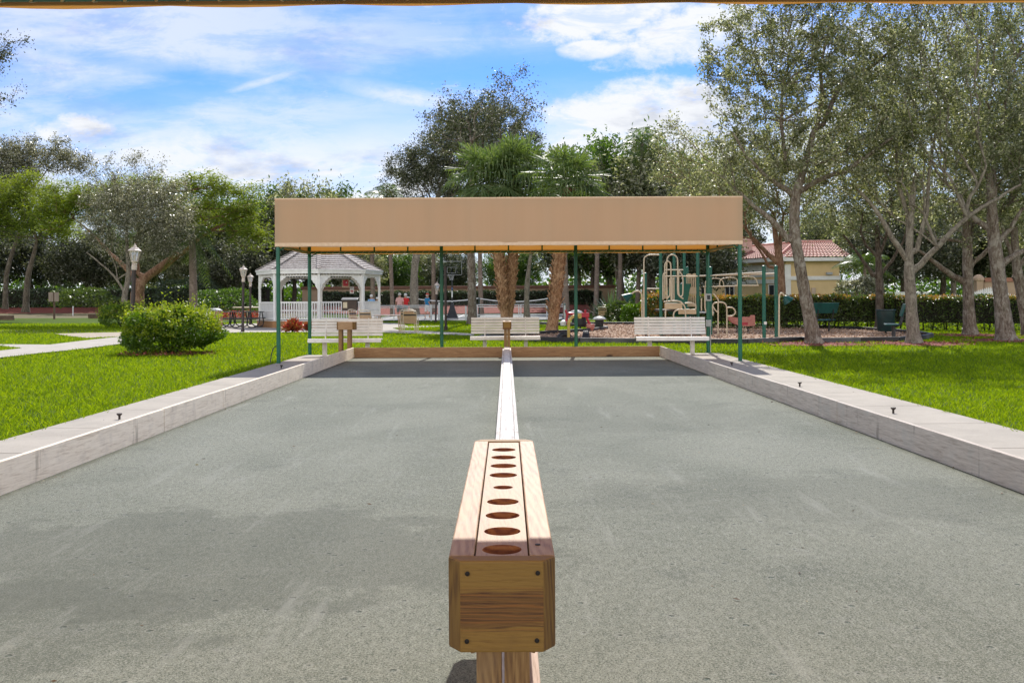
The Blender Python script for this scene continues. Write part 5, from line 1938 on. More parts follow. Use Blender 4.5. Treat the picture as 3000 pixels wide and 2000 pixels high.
M_PAINT = mat('white paint', (0.80, 0.79, 0.77), (0.70, 0.69, 0.67), 4, 0.45)
M_STEEL = mat('white tube', (0.72, 0.73, 0.74), (0.6, 0.61, 0.62), 5, 0.4)
M_TAN = mat('tan paint', (0.55, 0.44, 0.30), (0.48, 0.37, 0.25), 5, 0.45)
M_BROWN = mat('dark brown paint', (0.055, 0.030, 0.020), (0.035, 0.02, 0.014), 5, 0.5)
M_WALL = mat('tan stucco', (0.42, 0.30, 0.20), (0.36, 0.25, 0.165), 2, 0.9)
M_CAP = mat('brown cap', (0.20, 0.095, 0.06), (0.15, 0.07, 0.045), 3, 0.8)
M_YEL = mat('yellow stucco', (0.68, 0.50, 0.26), (0.62, 0.45, 0.23), 1.5, 0.9)
M_GLASS = mat('dark glass', (0.03, 0.035, 0.04), (0.02, 0.022, 0.026), 1, 0.08)
M_RED = mat('red plastic', (0.50, 0.03, 0.05), (0.42, 0.02, 0.04), 4, 0.35)
M_PINK = mat('faded red plastic', (0.55, 0.22, 0.17), (0.46, 0.15, 0.12), 4, 0.5)
M_PLAYG = mat('play green', (0.006, 0.13, 0.085), (0.004, 0.09, 0.06), 4, 0.4)
M_BEIGE = mat('beige plastic', (0.60, 0.46, 0.30), (0.52, 0.39, 0.25), 4, 0.5)
M_PIPE = mat('beige pipe', (0.62, 0.52, 0.38), (0.53, 0.44, 0.32), 5, 0.4)
M_YELP = mat('yellow pipe', (0.62, 0.43, 0.11), (0.5, 0.34, 0.08), 5, 0.4)
M_TGRN = mat('teal green', (0.004, 0.085, 0.075), (0.003, 0.06, 0.055), 4, 0.4)
M_BARREL = mat('dark green barrel', (0.008, 0.035, 0.035), (0.005, 0.022, 0.024), 4, 0.4)
M_LOG = mat('old timber', (0.16, 0.10, 0.07), (0.08, 0.05, 0.035), 5, 0.9)

# ------------------------------------------------------------------ back wall
t = thing('garden_wall', 'long tan wall with a brown cap behind the courts', 'wall', (-20, 97, .2))
mb = MB()
mb.box(0, 30.6, -.1, .1, 0, 2.28)
mb.build('wall_face', M_WALL, t)
mb = MB()
mb.box(-.1, 30.7, -.24, .24, 2.283, 2.55)
mb.build('cap', M_CAP, t, bevel=.03)

# ------------------------------------------------------------------ gazebo
def shingle_material():
    m, nt, b = new_mat('weathered shingle')
    f = noise(nt, coords(nt, (1, 1, 1)), 9, 6, 0.7)
    f2 = noise(nt, coords(nt, (1, 1, 1)), 1.1, 4, 0.6)
    c = ramp(nt, f, [(0.3, (0.17, 0.14, 0.125)), (0.5, (0.38, 0.34, 0.315)), (0.7, (0.56, 0.52, 0.49))])
    c = mixc(nt, nmath(nt, 'MULTIPLY', step(nt, f2, 0.5, 0.7), 0.4), c, (0.20, 0.15, 0.13))
    nt.links.new(c, b.inputs['Base Color'])
    b.inputs['Roughness'].default_value = 0.9
    bump(nt, b, f, 0.5, 0.03)
    return m


gc = at(938, 900, 54)
GZ = terr(54) + .0
t = thing('gazebo', 'white octagonal gazebo with a weathered shingle roof', 'gazebo', (gc.x, 54, GZ))
RG, A0 = 3.2, R(-90 - 35.4)
GV = [(RG * math.cos(A0 + k * math.pi / 4), RG * math.sin(A0 + k * math.pi / 4)) for k in range(8)]
FLZ = .36
mb = MB()
mb.prism([(x * 1.05, y * 1.05) for x, y in GV], 0, FLZ - .02)
mb.build('base_skirt', mat('orange brown skirt', (0.36, 0.185, 0.075), (0.27, 0.13, 0.05), 3, 0.7, stretch=(.4, .4, 3)), t)
mb = MB()
mb.prism([(x * 1.06, y * 1.06) for x, y in GV], FLZ - .02, FLZ + .03)
mb.build('floor', M_WLEG, t)
for k in range(8):
    x, y = GV[k]
    a = A0 + k * math.pi / 4
    Mz = Matrix.Rotation(a, 3, 'Z')
    mb = MB()
    mb.obox((x, y, FLZ + 1.25), (.13, .13, 2.45), Mz)
    mb.build('post', M_PAINT, t, bevel=.008)
    x2, y2 = GV[(k + 1) % 8]
    p, q = Vector((x, y, 0)), Vector((x2, y2, 0))
    d = (q - p).normalized()
    ln = (q - p).length
    # frieze of short spindles between two rails
    mb = MB()
    for zz_ in (2.68, 2.86):
        mb.bar(p + d * .07 + Vector((0, 0, zz_)), q - d * .07 + Vector((0, 0, zz_)), .05, .05)
    for j in range(15):
        c = p.lerp(q, (j + .5) / 15)
        if .1 < (c - p).length < ln - .1:
            mb.bar(c + Vector((0, 0, 2.70)), c + Vector((0, 0, 2.84)), .055, .03, up=d)
    mb.build('frieze', M_PAINT, t)
    # scrolled corner brackets
    for o, dd in ((p, d), (q, -d)):
        mb = MB()
        prof = [(.065, 2.655), (.62, 2.655), (.60, 2.58), (.50, 2.56), (.46, 2.48), (.35, 2.44), (.31, 2.33), (.21, 2.27), (.17, 2.12), (.10, 2.02), (.065, 1.98)]
        nrm = Vector((-d.y, d.x, 0)) * .02
        vs = [o + dd * r_ + Vector((0, 0, z_)) + nrm for r_, z_ in prof] + [o + dd * r_ + Vector((0, 0, z_)) - nrm for r_, z_ in prof]
        n_ = len(prof)
        mb.add(vs, [tuple(range(n_)), tuple(range(2 * n_ - 1, n_ - 1, -1))] + [(i, (i + 1) % n_, n_ + (i + 1) % n_, n_ + i) for i in range(n_)])
        mb.build('bracket', M_PAINT, t)
    if k == 4:
        continue                                        # the way in, on the far side
    mb = MB()
    for zz_, h_ in ((FLZ + .10, .06), (FLZ + .52, .045), (FLZ + .95, .075)):
        mb.bar(p + d * .067 + Vector((0, 0, zz_)), q - d * .067 + Vector((0, 0, zz_)), .06, h_)
    nb_ = 17
    for j in range(nb_):
        c = p.lerp(q, (j + .7) / (nb_ + .4))
        mb.bar(c + Vector((0, 0, FLZ + .13)), c + Vector((0, 0, FLZ + .912)), .045, .045, up=d)
    mb.build('railing', M_PAINT, t)
# roof: stepped courses of shingles on eight faces, fascia below
mb = MB()
ra, rb, z0_, z1_ = 3.42, .10, 2.99, 4.72
nc = 15
for i in range(nc):
    f0, f1 = i / nc, (i + 1) / nc
    r0, r1 = ra + (rb - ra) * f0, ra + (rb - ra) * f1
    za, zb_ = z0_ + (z1_ - z0_) * f0, z0_ + (z1_ - z0_) * f1
    lo = [(r0 / math.cos(0) * math.cos(A0 + k * math.pi / 4), r0 * math.sin(A0 + k * math.pi / 4), za + .045) for k in range(8)]
    lo2 = [(x, y, za - .012) for x, y, z in lo]
    hi = [(r1 * math.cos(A0 + k * math.pi / 4), r1 * math.sin(A0 + k * math.pi / 4), zb_ + .005) for k in range(8)]
    mb.add(lo + hi + lo2, [(k, (k + 1) % 8, 8 + (k + 1) % 8, 8 + k) for k in range(8)] + [(k, (k + 1) % 8, 16 + (k + 1) % 8, 16 + k) for k in range(8)])
for k in range(8):
    a = A0 + k * math.pi / 4
    for i in range(nc):
        f0, f1 = i / nc, (i + 1.15) / nc
        r0, r1 = ra + (rb - ra) * f0, max(.08, ra + (rb - ra) * f1)
        mb.bar((r0 * math.cos(a), r0 * math.sin(a), z0_ + (z1_ - z0_) * f0 + .075), (r1 * math.cos(a), r1 * math.sin(a), z0_ + (z1_ - z0_) * f1 + .05), .20, .03)
mb.lathe([(.16, 4.7), (.2, 4.8), (.1, 4.9), (.13, 5.0), (.02, 5.15)], 10)
mb.build('roof', shingle_material(), t)
mb = MB()
for k in range(8):
    a, b_ = A0 + k * math.pi / 4, A0 + (k + 1) * math.pi / 4
    for r_, zl, zh in ((3.36, 2.80, 2.975), (3.41, 2.95, 3.02)):
        mb.bar((r_ * math.cos(a), r_ * math.sin(a), (zl + zh) / 2), (r_ * math.cos(b_), r_ * math.sin(b_), (zl + zh) / 2), .05, zh - zl)
    mb.add([(3.35 * math.cos(a), 3.35 * math.sin(a), 2.90), (3.35 * math.cos(b_), 3.35 * math.sin(b_), 2.90), (3.0 * math.cos(b_), 3.0 * math.sin(b_), 2.905), (3.0 * math.cos(a), 3.0 * math.sin(a), 2.905)], [(0, 1, 2, 3)])
mb.build('fascia', M_PAINT, t)

# first aid sign and red box on the gazebo's back post
p = at(1013, 829, 56.6)
t = thing('equipment_box', 'red box in a pale frame on the back post of the gazebo', 'box', p)
mb = MB()
mb.box(-.21, .21, -.02, .04, -.26, .22)
mb.build('frame', M_TAN, t)
mb = MB()
mb.box(-.145, .145, -.09, -.022, -.17, .17)
mb.build('red_door', M_RED, t, bevel=.01)
mb = MB()
mb.lathe([(.035, 0), (.03, .01)], 10)
o = mb.build('handle', M_PAINT, t)
o.rotation_euler = (R(90), 0, 0)
o.location = (.05, -.092, .03)
p = at(1031, 850, 55.8)
t = thing('aed_sign', 'small white sign with AED and a red heart on the back post', 'sign', p, R(8))
mb = MB()
mb.box(-.115, .115, -.012, .012, -.19, .19)
mb.build('plate', M_PAINT, t)
mb = MB()
hp = [(.082 * 1.0 * (16 * math.sin(a) ** 3) / 16, .082 * (13 * math.cos(a) - 5 * math.cos(2 * a) - 2 * math.cos(3 * a) - math.cos(4 * a)) / 14 - .065) for a in [2 * math.pi * k / 36 for k in range(36)]]
mb.prism(hp, -.019, -.0125, axis=1)
mb.build('heart', M_RED, t)
cu_ = bpy.data.curves.new('lettering', 'FONT')
cu_.body = 'AED'
cu_.size = .12
cu_.align_x = 'CENTER'
cu_.extrude = .002
cu_.materials.append(M_DARK)
tmp = bpy.data.objects.new('tmp', cu_)
COL.objects.link(tmp)
bpy.context.view_layer.update()
lm_ = bpy.data.meshes.new_from_object(tmp.evaluated_get(bpy.context.evaluated_depsgraph_get()))
bpy.data.objects.remove(tmp)
o = bpy.data.objects.new('lettering', lm_)
COL.objects.link(o)
o.parent = t
o.rotation_euler = (R(90), 0, 0)
o.location = (0, -.015, .08)
mb = MB()
mb.add([(.012, -.021, -.025), (-.03, -.021, -.085), (-.004, -.021, -.085), (-.014, -.021, -.135), (.03, -.021, -.07), (.004, -.021, -.07), (.03, -.021, -.025)], [(0, 1, 2, 3, 4, 5, 6)])
mb.build('bolt', M_PAINT, t)

# lidded brown box on a pale post in front of the gazebo
p = at(1025, 890, 48.5)
t = thing('lidded_box', 'dark brown lidded box with a pale notice, on a post before the gazebo', 'box', (p.x, 48.5, terr(48.5)))
mb = MB()
mb.box(-.36, .36, -.2, .2, .93, 1.42)
mb.build('box_body', M_BROWN, t, bevel=.01)
mb = MB()
mb.prism([(-.24, 1.425), (.24, 1.45), (.24, 1.55), (.20, 1.57), (-.24, 1.47)], -.40, .40, axis=0)
mb.build('lid', mat('dark grey lid', (0.10, 0.095, 0.09), (0.04, 0.038, 0.036), 3, .35), t, bevel=.01)
mb = MB()
mb.box(-.30, -.10, -.207, -.203, 1.06, 1.34)
mb.build('notice', mat('paper', (0.62, 0.54, 0.38), (0.5, 0.43, 0.3), 9), t)
mb = MB()
mb.box(-.06, .06, -.06, .06, 0, .93)
mb.build('post', M_TAN, t)

# ------------------------------------------------------------------ lamp posts
M_LPOST = mat('brown lamp post', (0.045, 0.026, 0.02), (0.03, 0.018, 0.014), 5, 0.5)
M_LAMP = mat('cream lamp metal', (0.66, 0.56, 0.48), (0.56, 0.46, 0.39), 8, 0.5)
m, nt, b = new_mat('lamp glass')
b.inputs['Base Color'].default_value = (0.85, 0.83, 0.78, 1)
b.inputs['Roughness'].default_value = 0.25
b.inputs['Transmission Weight'].default_value = 0.75
M_LGLASS = m


def lamp(loc, h, label, tilt=0.0):
    t = thing('lamp_post', label, 'lamp post', loc, 0, 'cream lantern lamp posts')
    t.rotation_euler = (0, R(tilt), 0)
    mb = MB()
    hb = h - .79
    mb.lathe([(.085, 0), (.085, .10), (.062, .14), (.060, hb)], 14)
    mb.build('pole', M_LPOST, t, smooth=40)
    mb = MB()
    zz = lambda d: hb + d * .8
    mb.lathe([(.078, zz(0)), (.08, zz(.16)), (.065, zz(.17)), (.065, zz(.2)), (.085, zz(.22)), (.05, zz(.25)), (.095, zz(.30)), (.098, zz(.33))], 12)
    mb.lathe([(.195, zz(.70)), (.19, zz(.73)), (.145, zz(.77)), (.10, zz(.83)), (.05, zz(.85)), (.058, zz(.88)), (.025, zz(.91)), (.033, zz(.94)), (.006, zz(.98))], 8, a0=R(22.5))
    for k in range(8):
        a = R(22.5) + k * math.pi / 4
        mb.bar((.090 * math.cos(a), .090 * math.sin(a), zz(.32)), (.165 * math.cos(a), .165 * math.sin(a), zz(.71)), .016, .016)
    mb.build('lantern_frame', M_LAMP, t)
    mb = MB()
    mb.lathe([(.080, zz(.335)), (.148, zz(.695))], 8, a0=R(22.5))
    gl = mb.build('lantern_glass', M_LGLASS, t)
    mb = MB()
    mb.lathe([(.025, zz(.34)), (.035, zz(.45)), (.015, zz(.56))], 8)
    mb.build('bulb', M_PAINT, gl)
    return t


b0 = at(384, 1020, 29.6)
lamp((b0.x, 29.6, 0), 3.2, 'brown lamp post with cream lantern behind the big bush', 2.4)
b0 = g(711, 972)
lamp((b0.x, b0.y, terr(b0.y)), 3.12, 'lamp post at the path left of the gazebo, nearer of two', 1)
b0 = g(733, 951)
lamp((b0.x, b0.y, terr(b0.y)), 3.0, 'farther lamp post close to the left gazebo corner', .5)
b0 = g(1276, 944)
lamp((b0.x, b0.y, terr(b0.y)), 2.5, 'leaning lamp post half hidden by the green canopy post', 2.5)
p = g(1306, 968)
mb = MB()
mb.tube([(0, 0, 0), (0, 0, 3.0)], .06, 8)
mb.lathe([(.09, 0), (.09, .2), (.06, .22)], 8)
o = mb.build('dark_pole', M_LPOST)
o.location = (p.x, p.y, 0)
tag(o, 'plain dark pole right beside the second green canopy post', 'pole')

# ------------------------------------------------------------------ picnic table, bins, chairs
p = at(700, 950, 52)
t = thing('picnic_table', 'dark green picnic table with bent pipe legs left of the gazebo', 'picnic table', (p.x, 52, terr(52) + .02))
mb = MB()
for j in range(6):
    mb.box(-1.25, 1.25, -.38 + j * .13, -.38 + j * .13 + .11, .80, .84)
mb.build('tabletop', M_BARREL, t)
for s in (-1, 1):
    mb = MB()
    for j in range(2):
        mb.box(-1.25, 1.25, s * .75 - .13 + j * .135, s * .75 - .13 + j * .135 + .12, .46, .495)
    mb.build('seat', M_BARREL, t)
for x in (-.8, -.1, .75):
    mb = MB()
    mb.tube(smooth_path([(x - .18, -.2, .79), (x - .18, -.35, .5), (x - .2, -.5, .2), (x - .02, -.7, .04), (x + .25, -.7, .04), (x + .42, -.5, .2), (x + .42, -.3, .6), (x + .42, -.2, .79)], 5), .032, 6)
    mb.tube(smooth_path([(x - .18, .2, .79), (x - .18, .35, .5), (x - .2, .5, .2), (x - .02, .7, .04), (x + .25, .7, .04), (x + .42, .5, .2), (x + .42, .3, .6), (x + .42, .2, .79)], 5), .032, 6)
    mb.tube([(x, -.8, .45), (x, .8, .45)], .025, 6)
    mb.build('leg', M_DARK, t, smooth=60)
p = at(627, 950, 49.5)
t = thing('litter_bin', 'round wooden slatted litter bin behind the big bush', 'litter bin', (p.x, 49.5, terr(49.5)))
WS = mat('bin slat', (0.42, 0.25, 0.13), (0.32, 0.18, 0.09), 4, 0.6, stretch=(1, 1, .2))
mb = MB()
for k in range(20):
    a = 2 * math.pi * k / 20
    mb.obox((.40 * math.cos(a), .40 * math.sin(a), .5), (.03, .108, .86), Matrix.Rotation(a, 3, 'Z'))
mb.build('slats', WS, t)
mb = MB()
mb.lathe([(.38, .03), (.38, .93)], 20)
mb.build('liner', M_DARK, t)
mb = MB()
mb.lathe([(.42, .93), (.40, .98), (.26, 1.05), (.1, 1.07)], 20)
mb.build('lid', M_GREY, t, smooth=50)
p = at(725, 900, 66)
t = thing('round_table', 'round tan table beyond the lamp posts', 'table', (p.x, 66, terr(66)))
mb = MB()
mb.lathe([(.98, .86), (.98, .93), (.9, .95)], 24)
mb.build('tabletop', M_TAN, t)
mb = MB()
mb.lathe([(.32, 0), (.3, .05), (.08, .08), (.08, .86)], 12)
mb.build('pedestal', M_TAN, t)

M_SLING = mat('tan sling', (0.50, 0.33, 0.20), (0.42, 0.27, 0.16), 9, 0.8)


def pool_chair(loc, rz, label, h=.98):
    t = thing('patio_chair', label, 'chair', loc, rz, 'tan sling patio chairs')
    for s in (-1, 1):
        mb = MB()
        mb.tube(smooth_path([(s * .31, -.30, 0), (s * .31, -.30, .55), (s * .31, -.18, .64), (s * .31, .18, .64), (s * .30, .30, .5), (s * .31, .34, 0)], 5), .016, 6)
        mb.build('side_frame', M_PIPE, t, smooth=60)
    mb = MB()
    mb.tube(smooth_path([(-.28, .20, .40), (-.28, .36, h - .08), (-.20, .385, h), (.20, .385, h), (.28, .36, h - .08), (.28, .20, .40)], 5), .017, 6)
    mb.tube([(-.28, -.28, .42), (.28, -.28, .42)], .016, 6)
    mb.tube([(-.28, -.28, .42), (-.28, .20, .40)], .016, 6)
    mb.tube([(.28, -.28, .42), (.28, .20, .40)], .016, 6)
    mb.build('seat_frame', M_PIPE, t, smooth=60)
    mb = MB()
    for j in range(6):
        a, c = j / 6, (j + .9) / 6
        mb.add([(-.27, -.27 + .46 * a, .425), (.27, -.27 + .46 * a, .425), (.27, -.27 + .46 * c, .42), (-.27, -.27 + .46 * c, .42)], [(0, 1, 2, 3)])
    mb.build('seat', M_SLING, t)
    mb = MB()
    for j in range(7):
        a, c = .44 + (h - .52) * j / 7, .44 + (h - .52) * (j + .92) / 7
        f = lambda z: .20 + .16 * (z - .4) / (h - .48)
        mb.add([(-.27, f(a), a), (.27, f(a), a), (.27, f(c), c), (-.27, f(c), c)], [(0, 1, 2, 3)], 1 if j == 5 else 0)
    mb.build('backrest', [M_SLING, M_DARK], t)
    return t


p = g(1203, 976)
c0 = pool_chair((p.x, p.y, .0), R(180), 'front tan patio chair of the nested pair by the path')
dup(c0, (p.x - .12, p.y + .16, .05), R(180), 'rear tan patio chair of the nested pair, standing higher')
p = at(1078, 960, 46)
dup(c0, (p.x, 46, terr(46)), R(165), 'patio chair with dark bands left of the patio table')
p = at(1049, 955, 47.5)
dup(c0, (p.x, 47.5, terr(47.5)), R(60), 'patio chair turned sideways below the lidded brown box')
p = at(1771, 935, 60)
dup(c0, (p.x, 60, terr(60)), R(150), 'low patio chair on the grass left of the play frame', scale=(.95, .95, .9))
p = at(1788, 925, 63)
dup(c0, (p.x, 63, terr(63)), R(120), 'patio chair by the shrubs behind the mushroom stool')
p = g(1140, 973)
t = thing('patio_table', 'brown topped patio table beside the nested chairs', 'table', (p.x, p.y + .3, .0))
mb = MB()
mb.box(-.66, .66, -.45, .45, .74, .79)
mb.build('tabletop', mat('table top', (0.52, 0.40, 0.34), (0.42, 0.30, 0.25), 3, .4), t, bevel=.01)
for sx_ in (-.45, .42):
    for sy_ in (-.3, .3):
        mb = MB()
        mb.tube([(sx_, sy_, .74), (sx_ * 1.1, sy_ * 1.15, 0)], .024, 6)
        mb.build('leg', M_SLING, t)

# ------------------------------------------------------------------ far courts: rails, nets, hoop, people
def railing(label, pxs, Y, tops, px0, px1, name='white_railing'):
    a, b_ = at(px0, 900, Y), at(px1, 900, Y)
    t = thing(name, label, 'railing', (a.x, Y, terr(Y)))
    for zz_ in tops:
        mb = MB()
        mb.tube([(0, 0, zz_), (b_.x - a.x, 0, zz_)], .03, 6)
        mb.build('rail', M_STEEL, t)
    for q in pxs:
        x = at(q, 900, Y).x - a.x
        mb = MB()
        mb.tube([(x, 0, 0), (x, 0, max(tops))], .032, 6)
        mb.build('post', M_STEEL, t)
    return t


railing('white tube railing in front of the man in pink', (1103, 1154, 1284), 65, (.98, .86, .34), 1102, 1286)
railing('white tube railing between the two sabal palms', (1398, 1520, 1526, 1602), 66.5, (.99, .85, .32), 1396, 1650)
for px, Y, h, lab in ((1263, 64, .95, 'short thick white post beside the leaning lamp'), (1287, 66, 1.05, 'thin pale post behind the second canopy post'), (1365, 64.5, .82, 'short white post left of the brown trunk'), (1654.5, 63, .98, 'white post with a dark cap beside the third canopy post'),
                      (597, 84, .75, 'tiny white post by the litter bin'), (214, 84, .75, 'tiny white post in front of the left hedge')):
    p = at(px, 920, Y)
    t = thing('marker_post', lab, 'post', (p.x, Y, terr(Y)), 0, 'white posts round the far courts')
    mb = MB()
    mb.lathe([(.055, 0), (.055, h)], 8)
    mb.build('shaft', M_STEEL, t)
    mb = MB()
    mb.lathe([(.062, h), (.062, h + .09), (.02, h + .11)], 8)
    mb.build('cap', M_TGRN if 'dark cap' in lab else M_STEEL, t)


def net(label, pxa, pya, pxb, pyb, Y, sag):
    a, b_ = at(pxa, pya, Y), at(pxb, pyb, Y)
    t = thing('court_net', label, 'net', (a.x, Y, terr(Y)), 0, 'nets across the far courts')
    n = 16
    top = []
    for i in range(n + 1):
        f = i / n
        q = a.lerp(b_, f) - Vector((a.x, Y, terr(Y)))
        q.z -= sag * 4 * f * (1 - f)
        top.append(q)
    mb = MB()
    for i in range(n):
        mb.bar(top[i], top[i + 1], .012, .075)
    mb.build('tape', M_STEEL, t)
    mb = MB()
    for i in range(0, n + 1):
        mb.tube([top[i] - Vector((0, 0, .04)), Vector((top[i].x, 0, .62))], .005, 3, caps=False)
    for k in range(1, 5):
        mb.tube([Vector((q.x, 0, q.z + (.62 - q.z) * k / 4)) for q in top], .005, 3, caps=False)
    mb.build('mesh', M_DARK, t)
    for q in (top[0], top[-1]):
        mb = MB()
        mb.tube([(q.x, 0, 0), (q.x, 0, q.z + .08)], .045, 8)
        mb.build('post', M_BARREL, t)


net('sagging white taped net behind the man in the blue shirt', 1190, 869, 1403, 873, 74, .28)
net('sagging white taped net behind the middle bench', 1404, 874, 1606, 874, 74.5, .24)

p = at(1325, 935, 67.5)
t = thing('basketball_hoop', 'portable basketball hoop with clear backboard and black base', 'basketball hoop', (p.x, 67.5, terr(67.5)))
mb = MB()
mb.lathe([(.95, 0), (.95, .05), (.55, .55), (.18, 1.15), (.08, 1.2)], 4, sx=.6, sy=.8, a0=math.pi / 4)
mb.build('base', M_BLACK, t)
mb = MB()
mb.box(-.42, .42, -.56, -.40, .01, .09)
mb.build('base_edge', M_GREY, t)
mb = MB()
mb.tube([(0, 0, .5), (0, 0, 3.1)], .055, 8)
mb.tube([(0, 0, 2.7), (0, -.5, 3.4)], .035, 6)
mb.build('pole', M_DARK, t)
mb = MB()
for zz_, hh_, mi in ((1.5, .5, 0), (1.05, .22, 0), (1.95, .22, 1)):
    mb.box(-.045, .045, -.062, -.056, zz_, zz_ + hh_, mi)
mb.build('pole_label', [M_STEEL, mat('blue label', (.08, .14, .3), (.06, .1, .22), 5)], t)
m, nt, b = new_mat('clear acrylic')
b.inputs['Base Color'].default_value = (0.85, 0.9, 0.92, 1)
b.inputs['Roughness'].default_value = 0.05
b.inputs['Transmission Weight'].default_value = 1.0
b.inputs['IOR'].default_value = 1.05
mb = MB()
mb.box(-.68, .68, -.62, -.60, 3.02, 3.92)
bb = mb.build('backboard', m, t)
mb = MB()
for x0, x1, za, zb_ in ((-.70, .70, 3.91, 3.94), (-.70, .70, 3.0, 3.025), (-.70, -.675, 3.0, 3.94), (.675, .70, 3.0, 3.94)):
    mb.box(x0, x1, -.635, -.585, za, zb_)
for x0, x1, za, zb_ in ((-.3, .3, 3.52, 3.54), (-.3, .3, 3.14, 3.16), (-.3, -.28, 3.14, 3.54), (.28, .3, 3.14, 3.54)):
    mb.box(x0, x1, -.632, -.622, za, zb_)
mb.build('backboard_frame', mat('dull grey metal', (.36, .37, .38), (.28, .29, .3), 5), bb)
mb = MB()
mb.tube([(.22 * math.cos(a), -.88 + .22 * math.sin(a), 3.05) for a in [2 * math.pi * k / 16 for k in range(17)]], .014, 6)
rim = mb.build('rim', M_DARK, t)
mb = MB()
for k in range(10):
    a, c = 2 * math.pi * k / 10, 2 * math.pi * (k + 1) / 10
    mb.tube([(.22 * math.cos(a), -.88 + .22 * math.sin(a), 3.05), (.15 * math.cos(c), -.88 + .15 * math.sin(c), 2.85), (.11 * math.cos(a), -.88 + .11 * math.sin(a), 2.66)], .006, 3, caps=False)
mb.build('hoop_net', M_STEEL, rim)

# ---- people
SKIN = mat('skin', (0.50, 0.27, 0.18), (0.44, 0.23, 0.15), 6, 0.6)
HAIRW = mat('grey hair', (0.55, 0.52, 0.48), (0.4, 0.38, 0.35), 20, 0.9)


